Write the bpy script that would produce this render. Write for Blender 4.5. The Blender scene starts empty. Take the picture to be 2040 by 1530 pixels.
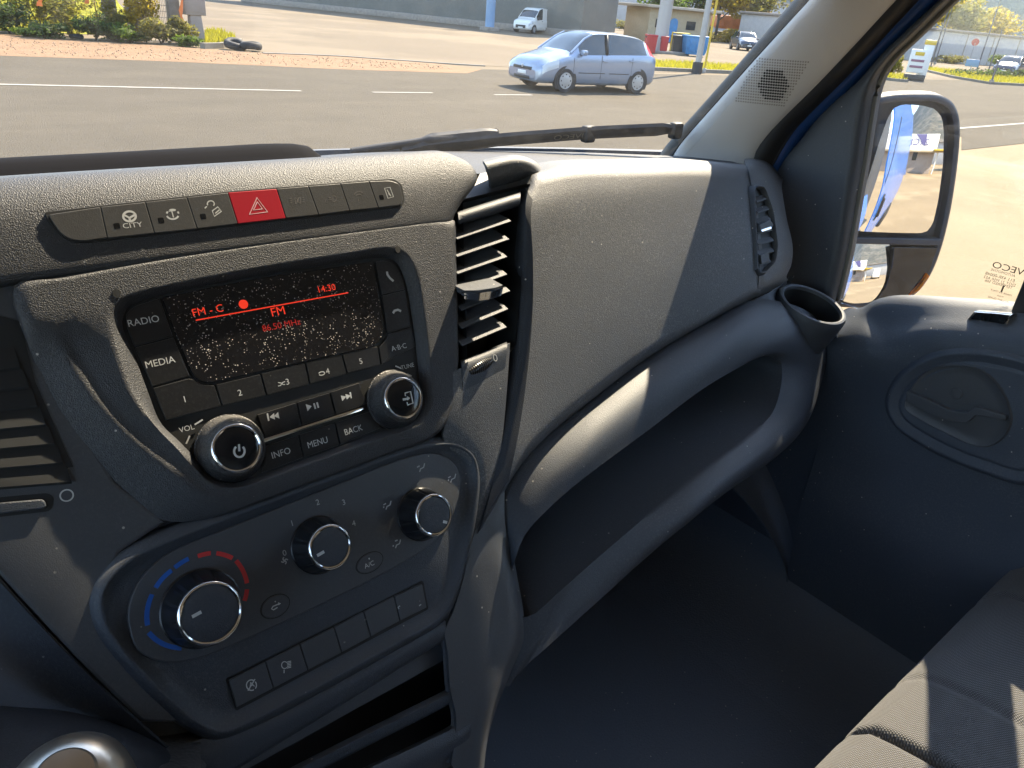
# Cab of a blue delivery van seen from the driver's seat: dashboard, passenger door,
# and the road, car and buildings outside.  Units are metres; X right, Y forward, Z up.
import bpy, bmesh, math, random
import numpy as np
from mathutils import Vector, Matrix, noise as mnoise

random.seed(7)
scene = bpy.context.scene
COL = scene.collection

# ---------------------------------------------------------------- camera
FPX = 1475.0                                   # focal length in pixels of a 2040 px wide frame
CAM = np.array([-0.24, 0.0, 1.95])
_d = np.array([-.078, .887, .4545]); _d /= np.linalg.norm(_d)
_x = np.array([.770, -.245, .588]); _x -= _d * (_x @ _d); _x /= np.linalg.norm(_x)
_y = np.cross(_x, _d) * -1.0
if _y @ np.array([-.624, -.399, .672]) < 0: _y = -_y
ROT = np.array([_x, _y, -_d])                  # world = ROT @ (right, down, forward)
cam_data = bpy.data.cameras.new('camera')
cam = bpy.data.objects.new('camera', cam_data)
COL.objects.link(cam)
cam_data.sensor_width = 36.0
cam_data.lens = 36.0 * FPX / 2040.0
cam_data.clip_start = 0.01
cam_data.clip_end = 20000.0
M = Matrix.Identity(4)
for i in range(3):
    M[i][0] = ROT[i][0]; M[i][1] = -ROT[i][1]; M[i][2] = -ROT[i][2]; M[i][3] = CAM[i]
cam.matrix_world = M
cam_data.dof.use_dof = False
scene.camera = cam

# ---------------------------------------------------------------- light
SUN_AZ, SUN_EL = math.radians(68.0), math.radians(45.0)     # azimuth to the right of forward (+Y)
SUN = Vector((math.cos(SUN_EL) * math.sin(SUN_AZ), math.cos(SUN_EL) * math.cos(SUN_AZ), math.sin(SUN_EL)))
world = bpy.data.worlds.new('World'); scene.world = world
world.use_nodes = True
wn = world.node_tree.nodes; wl = world.node_tree.links
bg = wn['Background']
sky = wn.new('ShaderNodeTexSky'); sky.sky_type = 'NISHITA'; sky.sun_disc = False
sky.sun_elevation = SUN_EL; sky.sun_rotation = SUN_AZ
sky.altitude = 300; sky.air_density = 1.2; sky.dust_density = .5; sky.ozone_density = 1.6
wl.new(sky.outputs[0], bg.inputs[0]); bg.inputs[1].default_value = 0.15
sun_data = bpy.data.lights.new('sun', 'SUN'); sun_data.energy = 4.6; sun_data.angle = math.radians(0.53)
sun_data.color = (1.0, 0.85, 0.63)
sun = bpy.data.objects.new('sun', sun_data); COL.objects.link(sun)
sun.rotation_euler = (-SUN).to_track_quat('-Z', 'Y').to_euler()
sun.location = SUN * 60

vs = scene.view_settings
scene.display_settings.display_device = 'sRGB'
vs.view_transform = 'Standard'; vs.look = 'None'; vs.exposure = 2.35; vs.gamma = 1.0
vs.use_curve_mapping = False
scene.render.engine = 'CYCLES'
scene.cycles.use_denoising = True
scene.cycles.max_bounces = 10
scene.cycles.diffuse_bounces = 6
scene.cycles.glossy_bounces = 5
scene.cycles.transparent_max_bounces = 24
scene.cycles.sample_clamp_indirect = 6.0
scene.cycles.caustics_reflective = False
scene.cycles.caustics_refractive = False

# ---------------------------------------------------------------- rays and frames
def ray(px, py):
    return ROT @ np.array([(px - 1020) / FPX, (py - 765) / FPX, 1.0])
def at(px, py, X=None, Y=None, Z=None, d=None):
    """Point seen in direction (px, py) on a plane of constant X, Y or Z, or at depth d."""
    r = ray(px, py)
    if X is not None: t = (X - CAM[0]) / r[0]
    elif Y is not None: t = (Y - CAM[1]) / r[1]
    elif Z is not None: t = (Z - CAM[2]) / r[2]
    else: t = d
    return CAM + r * t
def gnd(px, py, z=0.0):
    p = at(px, py, Z=z); return (float(p[0]), float(p[1]))

class Frame:
    def __init__(s, O, ex, ey):
        s.O = np.array(O, float); s.ex = np.array(ex, float); s.ex /= np.linalg.norm(s.ex)
        ey = np.array(ey, float); ey = ey - s.ex * (ey @ s.ex); s.ey = ey / np.linalg.norm(ey)
        s.en = np.cross(s.ex, s.ey)
    def w(s, u, v, h=0.0):
        return s.O + s.ex * u + s.ey * v + s.en * h
    def uv(s, px, py, h=0.0):
        r = ray(px, py); t = ((s.O + s.en * h - CAM) @ s.en) / (r @ s.en)
        q = CAM + r * t - s.O
        return np.array([q @ s.ex, q @ s.ey])
    def P(s, px, py, h=0.0):
        u, v = s.uv(px, py, h); return s.w(u, v, h)
    def off(s, u, v, h=0.0):
        return Frame(s.w(u, v, h), s.ex, s.ey)

# ---------------------------------------------------------------- scene graph helpers
WL = {}
def tag(o, label=None, cat=None, group=None, kind=None):
    if label: o['label'] = label
    if cat: o['category'] = cat
    if group: o['group'] = group
    if kind: o['kind'] = kind
    return o
def thing(name, label, cat, loc=(0, 0, 0), group=None):
    o = bpy.data.objects.new(name, None); COL.objects.link(o)
    o.empty_display_size = 0.05
    o.location = loc; WL[o.name] = np.array(loc, float)
    return tag(o, label, cat, group)
def link(name, me, mat, parent=None, wloc=(0, 0, 0)):
    o = bpy.data.objects.new(name, me); COL.objects.link(o)
    if mat is not None: me.materials.append(mat)
    wloc = np.array(wloc, float); WL[o.name] = wloc
    if parent is not None:
        o.parent = parent; wloc = wloc - WL[parent.name]
    o.location = tuple(float(c) for c in wloc)
    return o
def mesh(name, V, F, mat, parent=None, smooth=True, angle=35.0):
    """One mesh object from world-space vertices, its origin at the middle of its base."""
    V = np.array([tuple(float(c) for c in v) for v in V])
    assert max(max(f) for f in F) < len(V), name
    lo, hi = V.min(0), V.max(0); org = (lo + hi) / 2; org[2] = lo[2]
    me = bpy.data.meshes.new(name)
    me.from_pydata((V - org).tolist(), [], [list(f) for f in F])
    bm = bmesh.new(); bm.from_mesh(me)
    bmesh.ops.remove_doubles(bm, verts=bm.verts, dist=1e-6)
    bmesh.ops.recalc_face_normals(bm, faces=bm.faces)
    bm.to_mesh(me); bm.free()
    if smooth:
        me.polygons.foreach_set('use_smooth', [True] * len(me.polygons))
        me.set_sharp_from_angle(angle=math.radians(angle))
        for q in me.polygons:
            if len(q.vertices) > 4: q.use_smooth = False
    return link(name, me, mat, parent, org)
def copy_tree(o, parent=None, dloc=(0, 0, 0)):
    c = o.copy(); COL.objects.link(c); c.parent = parent
    if parent is None: c.location = Vector(o.location) + Vector(dloc)
    WL[c.name] = WL.get(o.name, np.zeros(3)) + np.array(dloc, float)
    for ch in list(o.children): copy_tree(ch, c, dloc if parent is None else dloc)
    return c

# ---------------------------------------------------------------- curves
def cr(pts, n, closed=False):
    """Catmull-Rom resample (centripetal-ish by chord length) to n points."""
    P = np.array([np.array(p, float) for p in pts]); k = len(P)
    if closed: P = np.vstack([P, P[:1]])
    if len(P) == 2: return [P[0] + (P[1] - P[0]) * t for t in np.linspace(0, 1, n)]
    d = np.r_[0, np.cumsum(np.maximum(1e-9, np.linalg.norm(np.diff(P, axis=0), axis=1)))]
    m = len(P); T = np.zeros_like(P)
    for i in range(m):
        if closed: a, b = (i - 1) % (m - 1), (i + 1) % (m - 1)
        else: a, b = max(0, i - 1), min(m - 1, i + 1)
        if closed:
            if i in (0, m - 1): dl, dr = d[m - 1] - d[m - 2], d[1] - d[0]
            else: dl, dr = d[i] - d[i - 1], d[i + 1] - d[i]
            T[i] = (P[b] - P[a]) / (dl + dr)
        else: T[i] = (P[b] - P[a]) / max(1e-9, d[b] - d[a])
    out = []
    ss = np.linspace(0, d[-1], n + 1)[:-1] if closed else np.linspace(0, d[-1], n)
    for s in ss:
        i = min(m - 2, int(np.searchsorted(d, s, side='right') - 1)); h = d[i + 1] - d[i]; t = (s - d[i]) / h
        a = 2 * t**3 - 3 * t**2 + 1; b = t**3 - 2 * t**2 + t; c = -2 * t**3 + 3 * t**2; e = t**3 - t**2
        out.append(a * P[i] + b * h * T[i] + c * P[i + 1] + e * h * T[i + 1])
    return out
def rnd(poly, r, seg=5):
    """Round the corners of a 2D polygon; r one radius or one per corner."""
    k = len(poly); P = [np.array(p, float) for p in poly]; out = []
    for i in range(k):
        ri = r[i] if isinstance(r, (list, tuple)) else r
        a, b, c = P[i - 1], P[i], P[(i + 1) % k]
        la, lc = np.linalg.norm(a - b), np.linalg.norm(c - b)
        e = min(ri, la * .48, lc * .48)
        if e <= 0: out.append(b); continue
        p, q = b + (a - b) / la * e, b + (c - b) / lc * e
        for j in range(seg + 1):
            t = j / seg; out.append((1 - t)**2 * p + 2 * t * (1 - t) * b + t * t * q)
    return out
def resample(loop, n):
    P = np.array(loop); P = np.vstack([P, P[:1]])
    d = np.r_[0, np.cumsum(np.linalg.norm(np.diff(P, axis=0), axis=1))]
    return [np.array([np.interp(s, d, P[:, k]) for k in range(P.shape[1])]) for s in np.linspace(0, d[-1], n + 1)[:-1]]
def start_at(loop, p):
    i = int(np.argmin([np.linalg.norm(np.array(q)[:2] - np.array(p)[:2]) for q in loop]))
    return loop[i:] + loop[:i]
def area2(loop):
    return 0.5 * sum(loop[i - 1][0] * loop[i][1] - loop[i][0] * loop[i - 1][1] for i in range(len(loop)))
def ccw(loop):
    return list(loop) if area2(loop) > 0 else list(loop)[::-1]
def inset(loop, d):
    """Move a ccw 2D loop inwards by d (negative d: outwards)."""
    k = len(loop); out = []
    for i in range(k):
        a, b, c = np.array(loop[i - 1]), np.array(loop[i]), np.array(loop[(i + 1) % k])
        e1, e2 = b - a, c - b
        n1 = np.array([-e1[1], e1[0]]) / (np.linalg.norm(e1) + 1e-12); n2 = np.array([-e2[1], e2[0]]) / (np.linalg.norm(e2) + 1e-12)
        m = n1 + n2; L = np.linalg.norm(m)
        m = m / L if L > 1e-6 else n1
        out.append(b + m * d / max(.5, m @ n1))
    return out
def circle(cx, cy, r, n=32, r2=None, rot=0.0):
    r2 = r2 or r; o = []
    for i in range(n):
        a = 2 * math.pi * i / n; x, y = r * math.cos(a), r2 * math.sin(a)
        o.append(np.array([cx + x * math.cos(rot) - y * math.sin(rot), cy + x * math.sin(rot) + y * math.cos(rot)]))
    return o
def pxl(fr, pts, h=0.0):
    return [fr.uv(x, y, h) for x, y in pts]

# ---------------------------------------------------------------- solids
def loft_vf(rings, closed=True, cap0=False, cap1=False):
    V = [p for r in rings for p in r]; n = len(rings[0]); F = []
    for i in range(len(rings) - 1):
        for j in range(n if closed else n - 1):
            a, b = i * n + j, i * n + (j + 1) % n
            F.append((a, b, b + n, a + n))
    if cap0: F.append(tuple(range(n))[::-1])
    if cap1: F.append(tuple((len(rings) - 1) * n + j for j in range(n)))
    return V, F
def loft(name, rings, mat, parent=None, closed=True, cap0=False, cap1=False, angle=35.0):
    V, F = loft_vf(rings, closed, cap0, cap1)
    return mesh(name, V, F, mat, parent, True, angle)
def join(parts):
    V, F = [], []
    for v, f in parts:
        o = len(V); V += list(v); F += [tuple(i + o for i in g) for g in f]
    return V, F
def plate_vf(fr, loop, h0, h1, bev=0.0, steps=2):
    """Prism over a 2D loop on a frame from height h0 to h1 with a rounded upper edge."""
    loop = ccw([np.array(p) for p in loop]); rings = [[fr.w(p[0], p[1], h0) for p in loop]]
    if bev <= 0: rings.append([fr.w(p[0], p[1], h1) for p in loop])
    else:
        for k in range(steps + 1):
            a = math.pi / 2 * k / steps
            L = inset(loop, bev * (1 - math.cos(a)))
            rings.append([fr.w(p[0], p[1], h1 - bev + bev * math.sin(a)) for p in L])
    return loft_vf(rings, True, True, True)
def plate(name, fr, loop, h0, h1, mat, parent=None, bev=0.0, steps=2, angle=35.0):
    V, F = plate_vf(fr, loop, h0, h1, bev, steps)
    return mesh(name, V, F, mat, parent, True, angle)
def box_vf(c, s, rot=None):
    c = np.array(c, float); V = []
    for z in (-.5, .5):
        for x, y in ((-.5, -.5), (.5, -.5), (.5, .5), (-.5, .5)):
            p = np.array([x * s[0], y * s[1], z * s[2]])
            if rot is not None: p = np.array(rot) @ p
            V.append(c + p)
    return V, [(3, 2, 1, 0), (4, 5, 6, 7), (0, 1, 5, 4), (1, 2, 6, 5), (2, 3, 7, 6), (3, 0, 4, 7)]
def rz(a):
    c, s = math.cos(a), math.sin(a); return np.array([[c, -s, 0], [s, c, 0], [0, 0, 1]])
def rbox(name, c, s, mat, parent=None, bev=.01, seg=2, rot=None):
    """Bevelled box."""
    V, F = box_vf((0, 0, 0), s)
    bm = bmesh.new(); vs_ = [bm.verts.new(tuple(v)) for v in V]
    for f in F: bm.faces.new([vs_[i] for i in f])
    if bev > 0: bmesh.ops.bevel(bm, geom=list(bm.edges), offset=min(bev, min(s) * .45), segments=seg, affect='EDGES', profile=.5)
    bm.verts.ensure_lookup_table()
    R = np.eye(3) if rot is None else np.array(rot)
    V = [R @ np.array(v.co) + np.array(c, float) for v in bm.verts]; F = [tuple(v.index for v in f.verts) for f in bm.faces]
    bm.free()
    return mesh(name, V, F, mat, parent, True, 40)
def rbox_vf(c, s, bev=.01, seg=2, rot=None):
    V, F = box_vf((0, 0, 0), s)
    bm = bmesh.new(); vs_ = [bm.verts.new(tuple(v)) for v in V]
    for f in F: bm.faces.new([vs_[i] for i in f])
    bmesh.ops.bevel(bm, geom=list(bm.edges), offset=min(bev, min(s) * .45), segments=seg, affect='EDGES', profile=.5)
    bm.verts.ensure_lookup_table()
    R = np.eye(3) if rot is None else np.array(rot)
    V = [R @ np.array(v.co) + np.array(c, float) for v in bm.verts]; F = [tuple(v.index for v in f.verts) for f in bm.faces]
    bm.free(); return V, F
def tube_vf(path, r, n=8, cap=True):
    P = [np.array(p, float) for p in path]; k = len(P); rings = []
    R = r if isinstance(r, (list, tuple)) else [r] * k
    up = np.array([0, 0, 1.0])
    for i in range(k):
        t = P[min(k - 1, i + 1)] - P[max(0, i - 1)]; t /= np.linalg.norm(t) + 1e-12
        a = np.cross(t, up)
        if np.linalg.norm(a) < 1e-3: a = np.cross(t, np.array([0, 1.0, 0]))
        a /= np.linalg.norm(a); b = np.cross(a, t)
        rings.append([P[i] + (a * math.cos(2 * math.pi * j / n) + b * math.sin(2 * math.pi * j / n)) * R[i] for j in range(n)])
    return loft_vf(rings, True, cap, cap)
def tube(name, path, r, mat, parent=None, n=8):
    V, F = tube_vf(path, r, n); return mesh(name, V, F, mat, parent, True, 50)
def lathe_vf(fr, prof, n=40, cap=True):
    """prof: list of (radius, height) along the frame normal."""
    rings = [[fr.w(r * math.cos(2 * math.pi * j / n), r * math.sin(2 * math.pi * j / n), h) for j in range(n)] for r, h in prof]
    return loft_vf(rings, True, False, cap)
def lathe(name, fr, prof, mat, parent=None, n=40, angle=35.0, cap=True):
    V, F = lathe_vf(fr, prof, n, cap); return mesh(name, V, F, mat, parent, True, angle)
def sheet_vf(rows, nu, nv):
    R = [cr(r, nu) for r in rows]
    cols = [cr([R[i][j] for i in range(len(R))], nv) for j in range(nu)]
    return loft_vf([[cols[j][i] for j in range(nu)] for i in range(nv)], closed=False)
def sheet(name, rows, mat, parent=None, nu=40, nv=24, thick=0.0, flip=False, angle=60.0):
    V, F = sheet_vf(rows, nu, nv)
    if thick:
        N = grid_normals(V, nu, nv)
        V2 = [v - n * thick * (-1 if flip else 1) for v, n in zip(V, N)]
        o = len(V); F2 = [tuple(i + o for i in f) for f in F]
        B = [j for j in range(nu)] + [i * nu + nu - 1 for i in range(1, nv)] + [(nv - 1) * nu + j for j in range(nu - 2, -1, -1)] + [i * nu for i in range(nv - 2, 0, -1)]
        S = [(B[k], B[(k + 1) % len(B)], B[(k + 1) % len(B)] + o, B[k] + o) for k in range(len(B))]
        V, F = V + V2, F + F2 + S
    return mesh(name, V, F, mat, parent, True, angle)
def grid_normals(V, nu, nv):
    A = np.array(V).reshape(nv, nu, 3)
    du = np.gradient(A, axis=1); dv = np.gradient(A, axis=0)
    n = np.cross(du, dv); n /= np.linalg.norm(n, axis=2, keepdims=True) + 1e-12
    return list(n.reshape(-1, 3))
def stroke_vf(fr, pts, w, h0, h1, closed=False):
    """Flat ribbon of width w along 2D points on a frame."""
    P = [np.array(p, float) for p in pts]; k = len(P); L, Rr = [], []
    for i in range(k):
        if closed: t = P[(i + 1) % k] - P[i - 1]
        else: t = P[min(k - 1, i + 1)] - P[max(0, i - 1)]
        t /= np.linalg.norm(t) + 1e-12; nrm = np.array([-t[1], t[0]])
        L.append(P[i] + nrm * w / 2); Rr.append(P[i] - nrm * w / 2)
    rings = []
    for i in range(k):
        rings.append([fr.w(*L[i], h0), fr.w(*L[i], h1), fr.w(*Rr[i], h1), fr.w(*Rr[i], h0)])
    if closed: rings.append(rings[0])
    return loft_vf(rings, True, not closed, not closed)
def strokes(name, fr, lines, w, h0, h1, mat, parent=None):
    parts = []
    for L in lines:
        closed = len(L) > 3 and np.linalg.norm(np.array(L[0]) - np.array(L[-1])) < 1e-9
        parts.append(stroke_vf(fr, L[:-1] if closed else L, w, h0, h1, closed))
    V, F = join(parts); return mesh(name, V, F, mat, parent, False)
_txt = {}
def text_vf(s, fr, u, v, size, h, thick=.0002, mirror=False, align='CENTER', sx=1.0):
    cu = bpy.data.curves.new('t', 'FONT'); cu.body = s; cu.size = 1.0
    cu.align_x = align; cu.align_y = 'CENTER'; cu.resolution_u = 3; cu.fill_mode = 'FRONT'
    ob = bpy.data.objects.new('t', cu)
    me = bpy.data.meshes.new_from_object(ob)
    V = [(p.co.x, p.co.y) for p in me.vertices]; F = [tuple(p.vertices) for p in me.polygons]
    bpy.data.objects.remove(ob); bpy.data.curves.remove(cu); bpy.data.meshes.remove(me)
    m = -1 if mirror else 1
    W = [fr.w(u + x * size * sx * m, v + y * size, h) for x, y in V]
    return W, F
def text(name, s, fr, u, v, size, h, mat, parent=None, **k):
    V, F = text_vf(s, fr, u, v, size, h, **k)
    o = mesh(name, V, F, mat, parent, False)
    return o

# ---------------------------------------------------------------- materials
def mat_new(name):
    m = bpy.data.materials.new(name); m.use_nodes = True
    return m, m.node_tree.nodes, m.node_tree.links, m.node_tree.nodes['Principled BSDF']
def mix(nodes, links, a, b, fac, blend='MIX'):
    n = nodes.new('ShaderNodeMix'); n.data_type = 'RGBA'; n.blend_type = blend
    for sock, val in ((n.inputs[0], fac), (n.inputs[6], a), (n.inputs[7], b)):
        if hasattr(val, 'is_output'): links.new(val, sock)
        elif isinstance(val, (tuple, list)): sock.default_value = (*val[:3], 1)
        else: sock.default_value = val
    return n.outputs[2]
def pos(nodes):
    return nodes.new('ShaderNodeNewGeometry').outputs['Position']
def ntex(nodes, links, vec, scale, detail=3, rough=.55):
    n = nodes.new('ShaderNodeTexNoise'); n.inputs['Scale'].default_value = scale
    n.inputs['Detail'].default_value = detail; n.inputs['Roughness'].default_value = rough
    links.new(vec, n.inputs['Vector']); return n.outputs['Fac']
def ramp(nodes, links, fac, lo, hi, a=0.0, b=1.0):
    n = nodes.new('ShaderNodeMapRange'); n.inputs[1].default_value = lo; n.inputs[2].default_value = hi
    n.inputs[3].default_value = a; n.inputs[4].default_value = b; links.new(fac, n.inputs[0]); return n.outputs[0]
def bump(nodes, links, h, strength, dist, bsdf):
    n = nodes.new('ShaderNodeBump'); n.inputs['Strength'].default_value = strength; n.inputs['Distance'].default_value = dist
    links.new(h, n.inputs['Height']); links.new(n.outputs[0], bsdf.inputs['Normal']); return n
def simple(name, col, rough=.5, metal=0.0, spec=.5, var=0.0, vscale=4.0, bumps=None, emit=None, coat=0.0):
    m, N, L, B = mat_new(name)
    B.inputs['Roughness'].default_value = rough; B.inputs['Metallic'].default_value = metal
    B.inputs['Specular IOR Level'].default_value = spec
    if coat: B.inputs['Coat Weight'].default_value = coat; B.inputs['Coat Roughness'].default_value = .04
    if var:
        p = pos(N); f = ntex(N, L, p, vscale, 5)
        f = ramp(N, L, f, .3, .7)
        c = mix(N, L, tuple(x * (1 - var) for x in col), tuple(min(1, x * (1 + var)) for x in col), f)
        L.new(c, B.inputs['Base Color'])
    else: B.inputs['Base Color'].default_value = (*col, 1)
    if bumps: bump(N, L, ntex(N, L, pos(N), bumps[0], 3), bumps[1], bumps[2], B)
    if emit:
        B.inputs['Emission Color'].default_value = (*emit[0], 1); B.inputs['Emission Strength'].default_value = emit[1]
    return m
def plastic(name, col, rough=.5, grain=1100.0, gstr=.5, dust=.25, spec=.5, dustcol=(.40, .38, .355), speck=True):
    """Grained interior plastic with a film of dust and odd bright specks."""
    m, N, L, B = mat_new(name); p = pos(N)
    big = ramp(N, L, ntex(N, L, p, 9, 4), .35, .75)
    fine = ramp(N, L, ntex(N, L, p, 420, 2), .48, .80)
    f = N.new('ShaderNodeMath'); f.operation = 'MULTIPLY'; L.new(big, f.inputs[0]); L.new(fine, f.inputs[1])
    f2 = N.new('ShaderNodeMath'); f2.operation = 'MULTIPLY'; L.new(f.outputs[0], f2.inputs[0]); f2.inputs[1].default_value = dust
    gz = N.new('ShaderNodeSeparateXYZ'); L.new(N.new('ShaderNodeNewGeometry').outputs['Normal'], gz.inputs[0])
    up = ramp(N, L, gz.outputs['Z'], .45, .98, 0, .20 * min(1, dust * 4))          # settled dust on surfaces that face up
    ad = N.new('ShaderNodeMath'); ad.operation = 'ADD'; ad.use_clamp = True; L.new(f2.outputs[0], ad.inputs[0]); L.new(up, ad.inputs[1])
    c = mix(N, L, col, dustcol, ad.outputs[0])
    if speck:
        vo = N.new('ShaderNodeTexVoronoi'); vo.inputs['Scale'].default_value = 70; L.new(p, vo.inputs['Vector'])
        sp = ramp(N, L, vo.outputs['Distance'], .085, .05, 0, .8)
        gate = ramp(N, L, ntex(N, L, p, 23, 2), .52, .58)
        g = N.new('ShaderNodeMath'); g.operation = 'MULTIPLY'; L.new(sp, g.inputs[0]); L.new(gate, g.inputs[1])
        c = mix(N, L, c, (.5, .46, .4), g.outputs[0])
    L.new(c, B.inputs['Base Color'])
    B.inputs['Roughness'].default_value = rough; B.inputs['Specular IOR Level'].default_value = spec
    vg = N.new('ShaderNodeTexVoronoi'); vg.inputs['Scale'].default_value = grain * .62; L.new(p, vg.inputs['Vector'])
    ng = ntex(N, L, p, grain * .5, 3)
    a = N.new('ShaderNodeMath'); a.operation = 'ADD'; L.new(vg.outputs['Distance'], a.inputs[0]); L.new(ng, a.inputs[1])
    bump(N, L, a.outputs[0], gstr, .0006, B)
    return m
def glass(name, tint=(1, 1, 1), refl=.06, dirt=.03, dscale=60):
    """Thin pane: mostly clear, a little mirror reflection by angle, faint dust film."""
    m, N, L, B = mat_new(name); N.remove(B); out = N['Material Output']
    tr = N.new('ShaderNodeBsdfTransparent'); tr.inputs[0].default_value = (*tint, 1)
    gl = N.new('ShaderNodeBsdfGlossy'); gl.inputs['Roughness'].default_value = .0
    lw = N.new('ShaderNodeLayerWeight'); lw.inputs[0].default_value = .5
    pw = N.new('ShaderNodeMath'); pw.operation = 'POWER'; L.new(lw.outputs['Facing'], pw.inputs[0]); pw.inputs[1].default_value = 5.0
    fr = ramp(N, L, pw.outputs[0], 0, 1, refl, 1)
    a = N.new('ShaderNodeMixShader'); L.new(fr, a.inputs[0]); L.new(tr.outputs[0], a.inputs[1]); L.new(gl.outputs[0], a.inputs[2])
    df = N.new('ShaderNodeBsdfDiffuse'); df.inputs[0].default_value = (.55, .52, .47, 1)
    tl = N.new('ShaderNodeBsdfTranslucent'); tl.inputs[0].default_value = (.55, .52, .47, 1)
    ds = N.new('ShaderNodeMixShader'); ds.inputs[0].default_value = .5; L.new(df.outputs[0], ds.inputs[1]); L.new(tl.outputs[0], ds.inputs[2])
    p = pos(N); f = ramp(N, L, ntex(N, L, p, dscale, 4, .7), .45, .8, dirt * .4, dirt * 1.6)
    b = N.new('ShaderNodeMixShader'); L.new(f, b.inputs[0]); L.new(a.outputs[0], b.inputs[1]); L.new(ds.outputs[0], b.inputs[2])
    L.new(b.outputs[0], out.inputs[0]); return m

MT = {}
MT['dash'] = plastic('dash_plastic', (.029, .031, .036), .50, 1700, .60, .11, spec=.45)
MT['pad'] = plastic('pad_plastic', (.050, .055, .063), .56, 1700, .50, .40, spec=.70)
MT['smooth'] = plastic('smooth_plastic', (.042, .049, .061), .50, 1700, .35, .12, spec=.4)
MT['panel'] = plastic('panel_plastic', (.055, .059, .067), .46, 1800, .15, .08)
MT['deep'] = simple('deep_black', (.008, .009, .010), .6)
MT['tray'] = simple('tray_black', (.010, .010, .012), .9, spec=.08)
MT['flank'] = plastic('flank_plastic', (.024, .029, .038), .6, 1700, .3, .06, spec=.3)
MT['floor'] = plastic('floor_mat', (.075, .092, .120), .75, 500, .5, .12)
MT['button'] = plastic('button_plastic', (.050, .050, .050), .40, 1800, .12, .15, speck=False)
MT['red'] = simple('hazard_red', (.42, .008, .022), .35)
MT['print'] = simple('white_print', (.55, .55, .53), .6)
MT['print_dim'] = simple('grey_print', (.45, .45, .44), .6)
MT['blue_print'] = simple('blue_print', (.01, .10, .42), .5)
MT['red_print'] = simple('red_print', (.55, .03, .03), .5)
MT['knob'] = simple('knob_black', (.010, .011, .013), .28)
MT['chrome'] = simple('chrome', (.75, .74, .72), .10, 1.0)
MT['gloss'] = simple('gloss_black', (.010, .011, .013), .12)
MT['display_red'] = simple('display_red', (.05, .002, .001), .4, emit=((1.0, .05, .02), .17))
MT['display_dim'] = simple('display_dim_red', (.05, .002, .001), .4, emit=((1.0, .03, .02), .07))
# ================================================================ dashboard
S = Frame((-.151, .635, 1.785), (1, 0, 0), (0, .5, .8660254))      # centre stack face, leaning back 30 degrees
dash = thing('dashboard', 'dark grained plastic dashboard running from the centre stack to the passenger door', 'dashboard', (.25, .62, 1.35))

# upper hood that carries the switch strip
prof = [(-.0468, -.012), (-.0468, -.003), (-.0445, -.0002), (-.036, .0004), (-.020, .0008), (-.004, .0004), (.008, -.0014), (.019, -.005), (.029, -.011),
        (.0365, -.019), (.0405, -.030), (.0415, -.045), (.0400, -.060), (.030, -.085)]
uend = [(-.0468, .3625), (-.0435, .3632), (-.036, .367), (-.029, .3715), (-.0174, .3890), (-.003, .4120), (.0164, .4100), (.0275, .3960), (.034, .388), (.05, .38)]
def uend_at(v): return float(np.interp(v, [a for a, b in uend], [b for a, b in uend]))
rows = []
for v, h in prof:
    ue = uend_at(v); base = ue - .012
    row = [(-.52, -.0), (-.30, 0), (-.12, 0), (-.07, 0), (0, 0), (.10, 0), (.20, 0), (.28, 0), (base - .02, 0), (base, -.0004), (ue - .004, -.003), (ue, -.010), (ue + .001, -.022), (ue - .004, -.045)]
    out = []
    for u, dh in row:
        hh = h + dh
        if u < -.02: hh -= ((-.02 - u) ** 1.6) * .25          # the hood falls away towards the driver's side
        out.append(S.w(u, v, hh))
    rows.append(out)
R_ = []
for r in rows:                                                  # columns resampled a little finer
    R_.append(r)
V, F = loft_vf(R_, closed=False)
bm_V, bm_F = V, F
hood = mesh('hood', V, F, MT['dash'], dash, True, 60)
sub = hood.modifiers.new('sub', 'SUBSURF'); sub.levels = 2; sub.render_levels = 2

# dark tray rim behind the hood
rim_rows = []
xs = [-.50, -.30, -.15, -.05, .05, .11, .145, .165]
def rim(X, Y, Z): return np.array([X, Y, Z])
zt = [1.786, 1.790, 1.792, 1.7925, 1.7935, 1.7935, 1.788, 1.765]
rim_rows.append([rim(x, .76, z - .030) for x, z in zip(xs, zt)])
rim_rows.append([rim(x, .785, z - .010) for x, z in zip(xs, zt)])
rim_rows.append([rim(x, .800, z) for x, z in zip(xs, zt)])
rim_rows.append([rim(x, .820, z - .002) for x, z in zip(xs, zt)])
rim_rows.append([rim(x, .850, z - .030) for x, z in zip(xs, zt)])
sheet('tray_rim', rim_rows, MT['tray'], dash, 40, 16, thick=.004)

# dash top from the hood and the airbag pad to the foot of the windscreen
top_rows = [[(-.60, .70, 1.760), (-.20, .71, 1.765), (.20, .715, 1.768), (.27, .70, 1.772), (.40, .685, 1.770), (.60, .680, 1.765), (.75, .672, 1.760), (.83, .655, 1.752)],
            [(-.60, .80, 1.745), (-.20, .82, 1.748), (.20, .82, 1.752), (.30, .80, 1.758), (.42, .78, 1.758), (.60, .76, 1.755), (.76, .72, 1.752), (.84, .70, 1.750)],
            [(-.60, .95, 1.735), (-.20, 1.00, 1.735), (.20, .99, 1.740), (.32, .975, 1.744), (.50, .952, 1.742), (.68, .905, 1.739), (.80, .835, 1.741), (.86, .775, 1.746)],
            [(-.60, 1.00, 1.715), (-.20, 1.03, 1.715), (.20, 1.02, 1.720), (.32, 1.00, 1.724), (.50, .985, 1.722), (.70, .93, 1.719), (.82, .86, 1.721), (.88, .80, 1.726)]]
sheet('dash_top', top_rows, MT['dash'], dash, 60, 20, thick=.004)

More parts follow.
